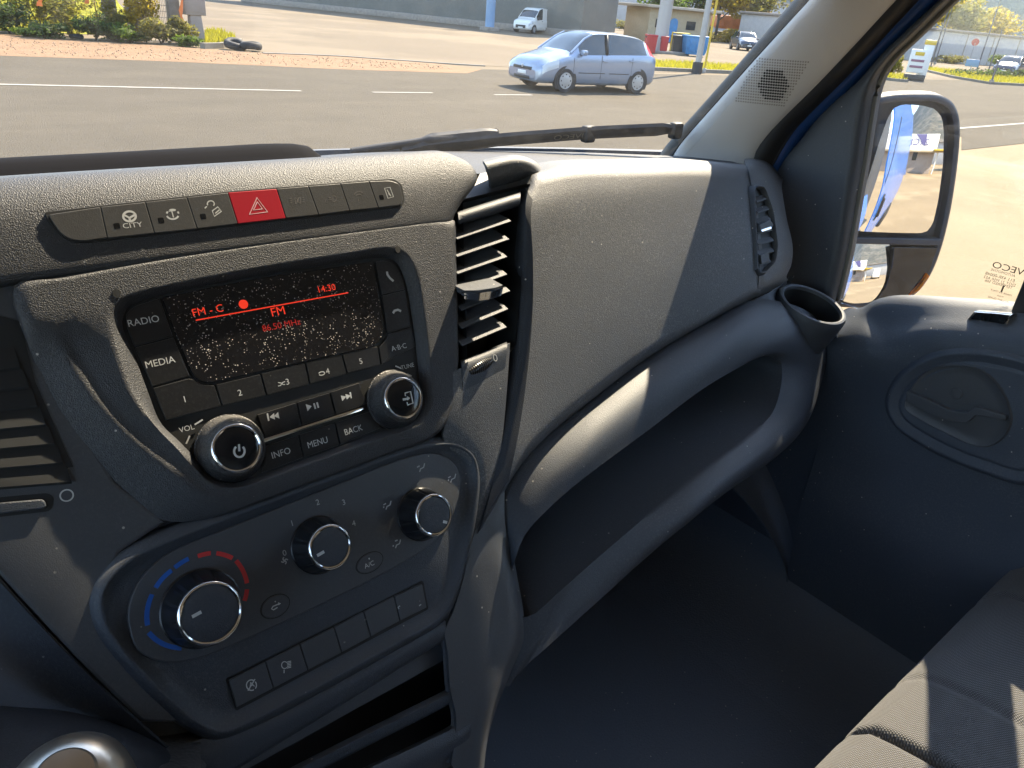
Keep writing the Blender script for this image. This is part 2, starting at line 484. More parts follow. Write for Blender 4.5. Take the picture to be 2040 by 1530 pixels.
# ---------------------------------------------------------------- fascia round the radio
rim_px = [(221, 616), (238, 595), (330, 569), (520, 532), (700, 503), (770, 493), (805, 503), (832, 548), (846, 620), (856, 700), (862, 770), (858, 815), (838, 846),
          (770, 870), (600, 930), (500, 966), (455, 973), (415, 960), (384, 930), (352, 893), (312, 852), (262, 784), (234, 706), (221, 652)]
unit_px = [(246, 630), (262, 608), (330, 586), (520, 549), (700, 521), (762, 513), (790, 522), (808, 560), (821, 628), (830, 700), (836, 760), (834, 800), (818, 832),
           (760, 858), (600, 918), (500, 953), (458, 960), (424, 949), (400, 924), (360, 882), (320, 842), (296, 784), (266, 704), (245, 655)]
out_px = [(30, 566), (110, 551), (330, 511), (520, 482), (700, 458), (800, 446), (908, 437), (912, 480), (914, 560), (917, 640), (921, 725), (915, 790), (880, 862),
          (780, 905), (620, 965), (500, 1010), (420, 1035), (350, 1040), (290, 1022), (240, 985), (190, 930), (138, 850), (95, 770), (55, 670)]
NA = 150
def loopN(fr, pts, h, n=NA): return cr([fr.uv(x, y, h) for x, y in pts], n, True)
Lu, Lr, Lo = loopN(S, unit_px, -.010), loopN(S, rim_px, 0), loopN(S, out_px, 0)
def left_w(p):                                                   # 1 on the driver's side of the radio, 0 elsewhere
    u = p[0]; v = p[1]; return max(0.0, min(1.0, (.080 - u) / .03)) * max(0., min(1., (-.078 - v) / .03))
rings = [[S.w(*p, -.022) for p in Lu], [S.w(*p, -.010) for p in Lu]]
rings.append([S.w(*(a * .5 + b * .5), -.0045) for a, b in zip(Lu, Lr)])
rings.append([S.w(*(a * .12 + b * .88), -.0007) for a, b in zip(Lu, Lr)])
ts = [0, .06, .12, .18, .24, .30, .36, .42, .48, .54, .60, .66, .72, .78, .84, .90, .95, 1.0]
for t in ts:
    ring = []
    for a, b in zip(Lr, Lo):
        p = a * (1 - t) + b * t; L = np.linalg.norm(b - a); w = left_w(p)
        d = t * L
        tc = max(.12, min(.55, .50 + (p[1] + .10) * 3.2)); te = tc + .13
        hl = -.235 * min(d, tc * L) + .20 * max(0, min(d, te * L) - tc * L) - .45 * max(0, d - te * L)
        edge = -.0035 * max(0, (t - .84) / .16) ** 2
        down = max(0., min(1., (-.205 - p[1]) / .05))            # the lower edge rolls under
        hr = edge - .003 * down * t * t - .0002
        # right hand lower corner turns away towards the vent column
        rc = max(0., min(1., (p[0] - .285) / .05)) * max(0., min(1., (-.13 - p[1]) / .08))
        hr -= .006 * rc * t
        ring.append(S.w(*p, w * hl + (1 - w) * hr))
    rings.append(ring)
last = rings[-1]
rings.append([p - S.en * .006 + (p - S.w(.15, -.15, 0)) * .004 for p in last])
rings.append([p - S.en * .034 for p in last])
loft('fascia', rings, MT['dash'], dash, angle=50)
# two tool holes at the upper corners of the radio bay
for (x, y) in ((232, 585), (792, 497)):
    u, v = S.uv(x, y); plate('tool_hole', S, circle(u, v, .0028, 14, .0036), -.003, .0004, MT['deep'], dash)

# backing panel behind everything in the centre stack
plate('stack_panel', S, [(-.10, -.04), (.30, -.04), (.345, -.20), (.285, -.30), (.26, -.47), (-.02, -.47), (-.06, -.37), (-.125, -.20)], -.048, -.030, MT['panel'], dash)
# panel to the left of the radio: carries the driver's side vent
lp = [(-140, 560), (60, 560), (120, 780), (230, 960), (330, 1040), (240, 1100), (200, 1180), (215, 1260), (300, 1370), (385, 1440), (280, 1440), (150, 1312), (0, 1150), (-160, 960)]
plate('left_panel', S, pxl(S, lp, -.013), -.030, -.0135, MT['panel'], dash, bev=.003)

# console flank that drops away below the crease, towards the gear lever
fl = [[S.P(-160, 960, -.014), S.P(0, 1152, -.014), S.P(150, 1314, -.014), S.P(285, 1442, -.014), S.P(352, 1500, -.014)],
      [S.P(-160, 990, -.019), S.P(-8, 1188, -.019), S.P(130, 1345, -.019), S.P(272, 1462, -.019), S.P(345, 1530, -.019)],
      [S.P(-200, 1030, -.034), S.P(-40, 1240, -.036), S.P(90, 1385, -.036), S.P(240, 1492, -.036), S.P(320, 1590, -.036)],
      [S.P(-200, 1100, -.10), S.P(-60, 1330, -.10), S.P(60, 1450, -.10), S.P(200, 1540, -.10), S.P(290, 1640, -.10)]]
sheet('console_flank', fl, MT['flank'], dash, 30, 16, thick=.003)

# ---------------------------------------------------------------- driver's side vent
lv = thing('air_vent', 'shaded centre air vent on the driver side of the radio with an O mark', 'air vent', tuple(S.w(-.12, -.24, -.02)))
lo_px = [(-140, 600), (20, 640), (60, 760), (128, 905), (150, 948), (-140, 1000)]
plate('recess', S, pxl(S, [(-150, 590), (40, 640), (70, 760), (130, 895), (146, 930), (-150, 985)], -.0132), -.0136, -.0128, MT['deep'], lv)
for k in range(7):
    y0 = 735 + k * 38
    xr = 22 + k * 17
    A, B = S.P(-150, y0 + 20, -.010), S.P(xr + 18, y0 - 4, -.010)
    C_, D_ = A + np.array([0, .010, .012]), B + np.array([0, .010, .012])
    n_ = np.array([0, 0, .002])
    V = [A, B, D_, C_, A - n_, B - n_, D_ - n_, C_ - n_]
    mesh('slat', V, [(0, 1, 2, 3), (7, 6, 5, 4), (0, 4, 5, 1), (1, 5, 6, 2), (2, 6, 7, 3), (3, 7, 4, 0)], MT['deep'], lv, False)
so = rnd(pxl(S, [(-140, 1003), (95, 982), (108, 990), (103, 1018), (-140, 1046)], -.013), .004)
plate('wheel_slot', S, so, -.0137, -.0130, MT['deep'], lv)
plate('thumb_wheel', S, rnd(pxl(S, [(-140, 1013), (88, 994), (94, 1012), (-140, 1040)], -.012), .003), -.0132, -.0105, MT['smooth'], lv, bev=.001)
u, v = S.uv(133, 987, -.013); strokes('open_mark', S, [circle(u, v, .0042, 24) + [circle(u, v, .0042, 24)[0]]], .0010, -.0136, -.0130, MT['print'], lv)

# ---------------------------------------------------------------- climate surround
sur = [(201, 1204), (206, 1180), (222, 1150), (257, 1118), (315, 1088), (450, 1034), (560, 992), (680, 948), (801, 903), (870, 886), (910, 887), (942, 908), (952, 945), (948, 1000), (932, 1089), (912, 1165), (897, 1205), (872, 1236), (801, 1277),
       (680, 1344), (560, 1408), (470, 1452), (435, 1458), (383, 1433), (340, 1396), (300, 1358), (250, 1302), (213, 1250)]
Ls = loopN(S, sur, -.008, 160)
Ls = ccw(Ls)
rings = [[S.w(*p, -.030) for p in inset(Ls, -.010)], [S.w(*p, -.0150) for p in inset(Ls, -.0085)], [S.w(*p, -.0105) for p in inset(Ls, -.004)],
         [S.w(*p, -.0080) for p in inset(Ls, -.0007)], [S.w(*p, -.0080) for p in inset(Ls, .0007)], [S.w(*p, -.0095) for p in inset(Ls, .0022)],
         [S.w(*p, -.0140) for p in inset(Ls, .0060)], [S.w(*p, -.0165) for p in inset(Ls, .0110)], [S.w(*p, -.0168) for p in inset(Ls, .016)]]
loft('climate_surround', rings, MT['smooth'], dash, cap1=True, angle=50)

# ---------------------------------------------------------------- right of the stack: column below the passenger side vent
colm = [[S.P(898, 742, -.006), S.P(960, 712, -.006), S.P(1012, 684, -.006)],
        [S.P(895, 806, -.007), S.P(955, 790, -.007), S.P(1006, 770, -.007)],
        [S.P(880, 872, -.012), S.P(948, 868, -.010), S.P(998, 860, -.010)],
        [S.P(936, 925, -.020), S.P(950, 950, -.015), S.P(985, 950, -.012)],
        [S.P(940, 1010, -.021), S.P(950, 1028, -.017), S.P(972, 1020, -.015)],
        [S.P(920, 1100, -.020), S.P(932, 1110, -.018), S.P(950, 1095, -.018)]]
sheet('stack_column', colm, MT['pad'], dash, 20, 24, thick=.004)

# ---------------------------------------------------------------- console front below the climate panel, with two open pockets
h_ = -.0165
pilr = [[(925, 1130), (935, 1080), (950, 1040), (985, 985), (1000, 960)], [(900, 1215), (925, 1165), (950, 1112), (985, 1060), (1002, 1050)], [(888, 1240), (925, 1210), (968, 1172), (1008, 1135), (1020, 1130)], [(882, 1262), (928, 1258), (980, 1250), (1024, 1256), (1038, 1262)],
        [(888, 1300), (920, 1310), (960, 1322), (998, 1328), (1012, 1334)], [(893, 1372), (918, 1385), (945, 1396), (970, 1404), (982, 1410)], [(905, 1430), (922, 1448), (936, 1462), (950, 1478), (962, 1486)], [(895, 1520), (912, 1550), (926, 1575), (940, 1600), (952, 1612)]]
sheet('pocket_side', [[S.P(r[0][0], r[0][1], hh_) for r in pilr] for hh_ in (-.0166, -.05, -.09)], MT['smooth'], dash, 24, 4, thick=.003)
sheet('console_pillar', [[S.P(x, y, h_) for x, y in r[:-1]] + [S.P(*r[-1], -.018 if r[-1][1] < 1100 else -.026)] for r in pilr], MT['panel'], dash, 24, 40, thick=.004)
tl = [(330, 1500), (430, 1470), (560, 1420), (690, 1350), (800, 1288), (886, 1238)]; bl2 = [(330, 1580), (440, 1536), (530, 1484), (700, 1380), (800, 1317), (884, 1266)]
sheet('pocket_header', [[S.P(x, y - 8, -.030) for x, y in tl], [S.P(x, y, -.0165) for x, y in tl], [S.P(x, y, -.0165) for x, y in bl2], [S.P(x, y + 4, -.020) for x, y in bl2], [S.P(x, y + 4, -.09) for x, y in bl2]], MT['smooth'], dash, 40, 20, thick=.003)
plate('pocket_back', S, pxl(S, [(300, 1450), (900, 1180), (960, 1420), (900, 1700), (300, 1800)], -.09), -.10, -.088, MT['deep'], dash)
# lower pocket lip and second pocket
lip2 = [[S.P(400, 1640, -.060), S.P(560, 1548, -.060), S.P(720, 1466, -.060), S.P(860, 1396, -.060), S.P(893, 1378, -.060)],
        [S.P(400, 1636, -.020), S.P(560, 1545, -.020), S.P(720, 1463, -.020), S.P(860, 1393, -.020), S.P(893, 1376, -.020)],
        [S.P(400, 1642, -.0165), S.P(562, 1550, -.0165), S.P(724, 1468, -.0165), S.P(864, 1398, -.0165), S.P(896, 1380, -.0165)],
        [S.P(402, 1656, -.0165), S.P(564, 1563, -.0165), S.P(726, 1480, -.0165), S.P(868, 1409, -.0165), S.P(900, 1390, -.0165)],
        [S.P(402, 1660, -.022), S.P(564, 1567, -.022), S.P(726, 1484, -.022), S.P(868, 1413, -.022), S.P(902, 1394, -.022)],
        [S.P(402, 1660, -.060), S.P(564, 1567, -.060), S.P(726, 1484, -.060), S.P(868, 1413, -.060), S.P(902, 1394, -.060)]]
sheet('pocket_lip', lip2, MT['smooth'], dash, 24, 20, thick=.002)
lowl = [[S.P(540, 1620, -.050), S.P(740, 1530, -.050), S.P(880, 1462, -.050), S.P(912, 1440, -.050), S.P(916, 1418, -.050)],
        [S.P(540, 1622, -.018), S.P(742, 1531, -.018), S.P(882, 1463, -.018), S.P(914, 1441, -.018), S.P(920, 1418, -.020)],
        [S.P(545, 1632, -.0150), S.P(752, 1541, -.0150), S.P(890, 1473, -.0150), S.P(924, 1449, -.0150), S.P(932, 1420, -.017)],
        [S.P(545, 1652, -.0160), S.P(760, 1562, -.0160), S.P(898, 1493, -.0160), S.P(936, 1466, -.0160), S.P(946, 1432, -.018)],
        [S.P(545, 1680, -.03), S.P(765, 1590, -.03), S.P(905, 1515, -.03), S.P(945, 1490, -.03), S.P(955, 1445, -.03)]]
sheet('lower_pocket_lip', lowl, MT['smooth'], dash, 24, 16, thick=.003)

# ---------------------------------------------------------------- grip and recess between hood and pad
gr = [[S.P(962, 326, -.030), S.P(1000, 318, -.034), S.P(1030, 316, -.036), S.P(1060, 326, -.038), S.P(1078, 342, -.04)],
      [S.P(966, 334, -.012), S.P(1000, 326, -.012), S.P(1030, 323, -.012), S.P(1054, 331, -.016), S.P(1068, 346, -.024)],
      [S.P(972, 355, -.019), S.P(1000, 346, -.019), S.P(1030, 339, -.019), S.P(1050, 341, -.022), S.P(1060, 350, -.028)],
      [S.P(974, 371, -.032), S.P(1000, 363, -.032), S.P(1030, 355, -.032), S.P(1045, 353, -.033), S.P(1052, 357, -.035)]]
sheet('grip', gr, MT['pad'], dash, 24, 16, thick=.004)
wl_ = [[S.P(955, 350, -.045), S.P(1010, 340, -.045), S.P(1068, 338, -.045)], [S.P(940, 378, -.036), S.P(1000, 362, -.036), S.P(1052, 354, -.036)], [S.P(912, 412, -.026), S.P(980, 395, -.026), S.P(1044, 378, -.026)], [S.P(905, 432, -.018), S.P(975, 412, -.018), S.P(1042, 392, -.018)]]
sheet('upper_recess', wl_, MT['panel'], dash, 12, 12, thick=.003)

# ---------------------------------------------------------------- passenger side centre vent
rv = thing('air_vent', 'sunlit centre air vent with black slats and chrome tab between radio and passenger pad', 'air vent', tuple(S.w(.36, -.19, -.03)))
vx = lambda y: (914 if y < 560 else 914 + (y - 560) * .045)
vr = lambda y: 1036 - (y - 385) * .085
box_px = [(908, 405), (1042, 372), (1030, 480), (1020, 600), (1010, 700), (918, 745), (912, 600)]
Lb = ccw(resample(pxl(S, box_px, -.02), 60))
rings = [[S.w(*p, -.006) for p in Lb], [S.w(*p, -.060) for p in inset(Lb, .002)]]
loft('vent_box', rings, MT['deep'], rv, cap1=True)
def slat(xl, yl, xr, yr, name='slat', h=-.0020, deep=.032, th=.0016, mat=None, par=None, drop=.004):
    A, B = S.P(xl, yl, h), S.P(xr, yr, h)
    ringL = [A, A + S.en * .0006 + S.ey * .0008, A + S.ey * .0062 - S.en * .0050, A + S.ey * .0072 - S.en * .0070, A + S.ey * .0072 - S.en * .0070 + np.array([0, deep * .7, .002]), A - S.en * .004 + np.array([0, deep * .8, 0])]
    ringR = [p + (B - A) for p in ringL]
    V, F = loft_vf([ringL, ringR], True, True, True)
    return mesh(name, V, F, mat or MT['smooth'], par or rv, False)
for xl, yl, xr, yr in ((911, 478, 1018, 442), (911, 513, 1014, 478), (912, 547, 1010, 513), (913, 583, 1010, 548), (919, 619, 1016, 581), (920, 655, 1012, 617), (921, 690, 1009, 653)):
    slat(xl, yl, xr, yr)
# upper sill of the vent
fr1 = [[S.P(912, 424, -.014), S.P(975, 405, -.014), S.P(1038, 385, -.014)], [S.P(912, 428, -.005), S.P(975, 408, -.005), S.P(1036, 389, -.006)], [S.P(912, 440, -.003), S.P(975, 421, -.003), S.P(1034, 402, -.004)], [S.P(912, 446, -.020), S.P(975, 427, -.020), S.P(1033, 408, -.020)]]
sheet('vent_sill', fr1, MT['smooth'], rv, 12, 12, thick=.002)
# lower plate with the thumb wheel
fr2 = [[S.P(918, 722, -.030), S.P(965, 704, -.030), S.P(1012, 684, -.030)], [S.P(918, 724, -.005), S.P(965, 706, -.005), S.P(1010, 686, -.005)], [S.P(919, 742, -.0030), S.P(962, 722, -.0030), S.P(1008, 700, -.0030)], [S.P(920, 790, -.0050), S.P(955, 772, -.0050), S.P(1003, 745, -.0050)]]
sheet('vent_base', fr2, MT['smooth'], rv, 16, 16, thick=.002)
ws = rnd(pxl(S, [(930, 733), (975, 708), (986, 712), (986, 724), (940, 750), (929, 747)], -.003), .003)
plate('wheel_slot', S, ws, -.012, -.0024, MT['deep'], rv)
ua, va = S.uv(936, 742, -.001); ub, vb = S.uv(982, 716, -.001)
axis = (S.w(ub, vb, -.001) - S.w(ua, va, -.001)); Lw = np.linalg.norm(axis); axis /= Lw
wf = Frame(S.w(ua, va, -.004), np.cross(axis, S.en), S.en)      # wheel axis along wf.en
if wf.en @ axis < 0: wf = Frame(wf.O, -wf.ex, wf.ey)
V, F = [], []
rings = []
nW = 26
for k in range(nW + 1):                                          # a barrel, thick in the middle, with fine ribs
    t = k / nW; rr = .0062 * math.sin(math.pi * (.18 + .64 * t)) + (.00035 if k % 2 else 0)
    rings.append([wf.w(rr * math.cos(a), rr * math.sin(a), Lw * t) for a in np.linspace(0, 2 * math.pi, 20, endpoint=False)])
loft('thumb_wheel', rings, MT['knob'], rv, cap0=True, cap1=True, angle=25)
u, v = S.uv(986, 713, -.0015); c_ = circle(u, v, .0022, 20, .0034); strokes('open_mark', S, [c_ + [c_[0]]], .0007, -.0030, -.0008, MT['print'], rv)
# steering tab with chrome front
tb = S.P(956, 576, .006)
tab = [[tb + np.array(q) for q in ((-.024, .018, .004), (-.0235, -.004, .004), (-.010, -.011, .004), (.010, -.013, .004), (.022, -.010, .004), (.024, .018, .004))],
       [tb + np.array(q) for q in ((-.024, .018, -.001), (-.0235, -.004, -.002), (-.010, -.011, -.003), (.010, -.013, -.003), (.022, -.010, -.003), (.024, .018, -.001))]]
loft('tab', tab, MT['smooth'], rv, cap0=True, cap1=True)
tabc = [[tb + np.array(q) + np.array([0, -.0006, -.0016]) for q in ((-.0238, -.004, .003), (-.010, -.0115, .003), (.010, -.0135, .003), (.0222, -.0105, .003))],
        [tb + np.array(q) + np.array([0, -.0006, -.0046]) for q in ((-.0215, -.002, -.0015), (-.010, -.010, -.003), (.010, -.012, -.003), (.0210, -.0095, -.003))]]
V, F = loft_vf(tabc, False); N_ = np.array([0, .004, 0]); V2 = [p + N_ for p in V]
o = len(V); F = F + [tuple(i + o for i in f) for f in F] + [(0, 4, 4 + o, o), (3, 7, 7 + o, 3 + o), (4, 5, 5 + o, 4 + o), (5, 6, 6 + o, 5 + o), (6, 7, 7 + o, 6 + o), (0, 1, 1 + o, o), (1, 2, 2 + o, 1 + o), (2, 3, 3 + o, 2 + o)]
mesh('chrome_edge', V + V2, F, MT['chrome'], rv, True)

# ---------------------------------------------------------------- airbag pad in front of the passenger
def coons(top, bot, left, right, nu, nv):
    T, B, L, R = cr(top, nu), cr(bot, nu), cr(left, nv), cr(right, nv); g = []
    for i in range(nv):
        v = i / (nv - 1); row = []
        for j in range(nu):
            u = j / (nu - 1)
            p = (1 - v) * T[j] + v * B[j] + (1 - u) * L[i] + u * R[i] - ((1 - u) * (1 - v) * T[0] + u * (1 - v) * T[-1] + (1 - u) * v * B[0] + u * v * B[-1])
            row.append(p)
        g.append(row)
    return g
H1 = .001
topc = [S.P(1072, 362, H1 - .004), S.P(1140, 348, H1 - .002), S.P(1250, 346, H1 - .002), S.P(1380, 346, H1 - .002), S.P(1480, 352, H1 - .004)]
botc = [S.P(1013, 958, H1), S.P(1060, 876, H1 + .001), S.P(1180, 776, H1 + .002), S.P(1300, 690, H1 + .002), S.P(1420, 620, H1), S.P(1502, 572, H1)]
lefc = [S.P(1072, 362, H1 - .004), S.P(1058, 420, H1), S.P(1062, 520, H1), S.P(1060, 640, H1), S.P(1046, 780, H1), S.P(1030, 880, H1), S.P(1013, 958, H1)]
rigc = [S.P(1480, 352, H1 - .004), S.P(1494, 410, H1 - .002), S.P(1502, 480, H1), S.P(1506, 540, H1), S.P(1502, 572, H1)]
nu, nv = 48, 40
G = coons(topc, botc, lefc, rigc, nu, nv)
for i in range(nv):
    for j in range(nu):
        u, v = j / (nu - 1), i / (nv - 1)
        G[i][j] = G[i][j] + S.en * .003 * math.sin(math.pi * u) ** .6 * math.sin(math.pi * v) ** .6
V = [p for r in G for p in r]; F = []
for i in range(nv - 1):
    for j in range(nu - 1):
        a = i * nu + j; F.append((a, a + 1, a + nu + 1, a + nu))
def bound(T, B, L, R):
    T, B, L, R = cr(T, nu), cr(B, nu), cr(L, nv), cr(R, nv)
    return [T[j] for j in range(nu)] + [R[i] for i in range(1, nv)] + [B[j] for j in range(nu - 2, -1, -1)] + [L[i] for i in range(nv - 2, 0, -1)]
def ext_ring(T, B, L, R): return bound(T, B, L, R)
def lst(pts, h): return [S.P(x, y, (h[i] if isinstance(h, list) else h)) for i, (x, y) in enumerate(pts)]
b0 = [j for j in range(nu)] + [i * nu + nu - 1 for i in range(1, nv)] + [(nv - 1) * nu + j for j in range(nu - 2, -1, -1)] + [i * nu for i in range(nv - 2, 0, -1)]
T1 = lst([(1062, 350), (1132, 333), (1250, 329), (1380, 328), (1488, 338)], -.010); L1 = lst([(1062, 350), (1047, 410), (1053, 520), (1050, 640), (1036, 780), (1018, 885), (1004, 970)], -.0008)
B1 = lst([(1004, 970), (1062, 884), (1180, 786), (1300, 697), (1420, 627), (1508, 576)], .0005); R1 = lst([(1488, 338), (1502, 400), (1511, 480), (1514, 545), (1508, 576)], -.003)
L1[0] = T1[0]; B1[0] = L1[-1]; R1[0] = T1[-1]; R1[-1] = B1[-1]
T2 = lst([(1056, 345), (1130, 326), (1250, 321), (1380, 319), (1494, 330)], -.026); L2 = lst([(1056, 345), (1040, 405), (1038, 520), (1034, 640), (1016, 790), (990, 930), (962, 1040)], -.007)
B2 = lst([(962, 1040), (1050, 905), (1180, 794), (1300, 704), (1420, 633), (1514, 581)], -.004); R2 = lst([(1494, 330), (1510, 398), (1518, 480), (1521, 547), (1514, 581)], -.010)
L2[0] = T2[0]; B2[0] = L2[-1]; R2[0] = T2[-1]; R2[-1] = B2[-1]
T3 = [p + np.array([0, .035, -.004]) for p in T2]; L3 = lst([(1050, 350), (1032, 405), (1024, 520), (1016, 640), (998, 790), (968, 960), (933, 1106)], -.022)
B3 = lst([(933, 1106), (1050, 912), (1180, 798), (1300, 708), (1420, 637), (1518, 585)], -.022); R3 = lst([(1494, 330), (1512, 398), (1520, 480), (1523, 549), (1518, 585)], -.03)
L3[0] = T3[0]; B3[0] = L3[-1]; R3[0] = T3[-1]; R3[-1] = B3[-1]
prev = b0; FL = []; iL = 2 * nu + nv - 4
for ring in (bound(T1, B1, L1, R1), bound(T2, B2, L2, R2), bound(T3, B3, L3, R3)):
    o = len(V); V += ring; k = len(ring)
    for i in range(k): (FL if iL <= i < k - 3 else F).append((prev[i], prev[(i + 1) % k], o + (i + 1) % k, o + i))
    prev = [o + i for i in range(k)]
mesh('airbag_pad', V, F, MT['pad'], dash, True, 60)
us_ = sorted({i for f in FL for i in f}); mp_ = {q_: i for i, q_ in enumerate(us_)}
mesh('pad_edge', [V[i] for i in us_], [tuple(mp_[i] for i in f) for f in FL], MT['flank'], dash, True, 60)  # left bevel in darker plastic, its shade put into the colour

# shoulder of the pad that carries the side vent
T4 = [S.P(1488, 334, -.012), S.P(1520, 350, -.014), S.P(1544, 372, -.020)]
shoulder = [[S.P(1482, 322, -.056), S.P(1505, 322, -.060), S.P(1530, 330, -.060), S.P(1556, 360, -.055)],
            [S.P(1484, 330, -.032), S.P(1502, 331, -.028), S.P(1528, 345, -.026), S.P(1553, 376, -.030)],
            [S.P(1488, 345, -.012), S.P(1506, 352, -.010), S.P(1532, 372, -.012), S.P(1556, 400, -.020)],
            [S.P(1497, 400, -.006), S.P(1512, 405, -.009), S.P(1544, 425, -.012), S.P(1563, 440, -.022)],
            [S.P(1505, 480, -.005), S.P(1520, 485, -.008), S.P(1556, 485, -.012), S.P(1574, 490, -.024)],
            [S.P(1508, 540, -.004), S.P(1522, 548, -.008), S.P(1552, 532, -.012), S.P(1572, 525, -.026)],
            [S.P(1505, 574, -.004), S.P(1520, 570, -.010), S.P(1550, 555, -.016), S.P(1562, 548, -.030)],
            [S.P(1505, 588, -.030), S.P(1525, 580, -.034), S.P(1552, 564, -.036), S.P(1566, 556, -.045)]]
sheet('pad_shoulder', shoulder, MT['pad'], dash, 24, 36, thick=.004)
sv = thing('air_vent', 'narrow side air vent at the door end of the passenger pad', 'air vent', tuple(S.P(1525, 540, -.02)))
HV = .006
svo = rnd(pxl(S, [(1505, 372), (1524, 372), (1541, 420), (1550, 488), (1546, 520), (1524, 543), (1512, 539), (1508, 455)], HV), .006)
svo = ccw(resample(svo, 48))
loft('vent_frame', [[S.w(*p, -.016) for p in inset(svo, -.006)], [S.w(*p, HV - .005) for p in inset(svo, -.0045)], [S.w(*p, HV - .0005) for p in inset(svo, -.002)], [S.w(*p, HV) for p in inset(svo, -.0005)], [S.w(*p, HV - .002) for p in inset(svo, .0008)], [S.w(*p, HV - .012) for p in inset(svo, .0012)]], MT['smooth'], sv, cap1=False)
plate('vent_throat', S, inset(svo, .0008), -.012, HV - .0085, MT['deep'], sv)
for k in range(7):
    y = 393 + k * 21
    xl = 1508.5 + k * .6; xr = 1524 + (k * 3.2 if k < 5 else 13 - (k - 5) * 6)
    A, B = S.P(xl, y + 9, HV - .003), S.P(xr + 5, y + 1, HV - .003); up = S.ey * .0065 - S.en * .004; th = -S.ey * .0016
    V = [A, B, B + up, A + up, A + th, B + th, B + up + th, A + up + th]
    mesh('slat', V, [(0, 1, 2, 3), (7, 6, 5, 4), (0, 4, 5, 1), (1, 5, 6, 2), (2, 6, 7, 3), (3, 7, 4, 0)], MT['smooth'], sv, False)
plate('tab', S, rnd(pxl(S, [(1512, 447), (1533, 437), (1541, 447), (1536, 458), (1514, 461)], HV + .002), .003), HV - .008, HV + .003, MT['smooth'], sv, bev=.0015)
plate('tab_edge', S, rnd(pxl(S, [(1516, 458), (1536, 451), (1537, 456), (1518, 462)], HV + .003), .0008), HV - .004, HV + .0034, MT['chrome'], sv, bev=.0004)
plate('lower_tab', S, rnd(pxl(S, [(1516, 508), (1532, 502), (1534, 520), (1518, 526)], HV), .002), HV - .008, HV - .0005, MT['smooth'], sv, bev=.001)

# ---------------------------------------------------------------- sweeping lower beam with the open shelf
b_out = [(1012, 968), (1050, 905), (1110, 850), (1180, 798), (1300, 708), (1420, 640), (1500, 598), (1560, 602), (1612, 622), (1640, 655), (1648, 700), (1634, 770), (1600, 850), (1540, 915), (1420, 1000), (1300, 1100), (1200, 1190), (1100, 1280), (1045, 1330), (1008, 1372),
         (1000, 1330), (1005, 1250), (1000, 1150), (990, 1060)]
b_in = [(1022, 1130), (1046, 1066), (1094, 1012), (1160, 955), (1290, 858), (1400, 775), (1480, 728), (1520, 710), (1546, 708), (1556, 722), (1558, 750), (1550, 795), (1532, 832), (1480, 878), (1390, 945), (1280, 1035), (1190, 1112), (1100, 1192), (1052, 1238), (1036, 1256),
        (1030, 1240), (1026, 1215), (1021, 1190), (1019, 1160)]
hin = [-.012, -.002, .008, .014, .016, .016, .013, .008, .002, -.004, -.006, -.006, -.006, -.006, -.006, -.008, -.010, -.014, -.020, -.024, -.026, -.028, -.030, -.028]
hout = [-.018, -.016, -.014, -.012, -.012, -.014, -.016, -.018, -.022, -.028, -.034, -.036, -.030, -.020, -.012, -.010, -.010, -.012, -.020, -.030, -.030, -.028, -.026, -.022]
NB = 144
def loop3(pts, hs, dx=0, dy=0): return cr([S.P(x + dx, y + dy, h) for (x, y), h in zip(pts, hs)], NB, True)
Bo, Bi = loop3(b_out, hout), loop3(b_in, hin)
mid = [o_ * .5 + i_ * .5 for o_, i_ in zip(Bo, Bi)]
upw = [q[0] for q in cr([(w_, 0) for w_ in [.2, .6] + [1.0] * 16 + [.5, .15, .1, .1, .1, .1]], NB, True)]
upw = list(np.interp(np.arange(NB) / NB * 24, np.arange(25), [.2, .6] + [1.0] * 10 + [1.4] * 6 + [.8, .15, .1, .1, .1, .1] + [.2]))
rings = []
rings.append([p - S.en * .05 for p in Bo]); rings.append(Bo)
for t, up in ((.12, .008), (.28, .014), (.45, .016), (.62, .014), (.80, .008), (.92, .003), (1.0, 0.0)):
    rings.append([o_ * (1 - t) + i_ * t + S.en * up * w_ for o_, i_, w_ in zip(Bo, Bi, upw)])
cB = np.mean(np.array(Bi), axis=0)
rings.append([p - S.en * .006 + (cB - p) * .004 for p in Bi])
rings.append([p + np.array([0, .06, -.004]) + (cB - p) * .02 for p in Bi])
rings.append([p + np.array([0, .17, -.015]) + (cB - p) * .06 for p in Bi])
loft('shelf_beam', rings, MT['smooth'], dash, cap1=True, angle=60)

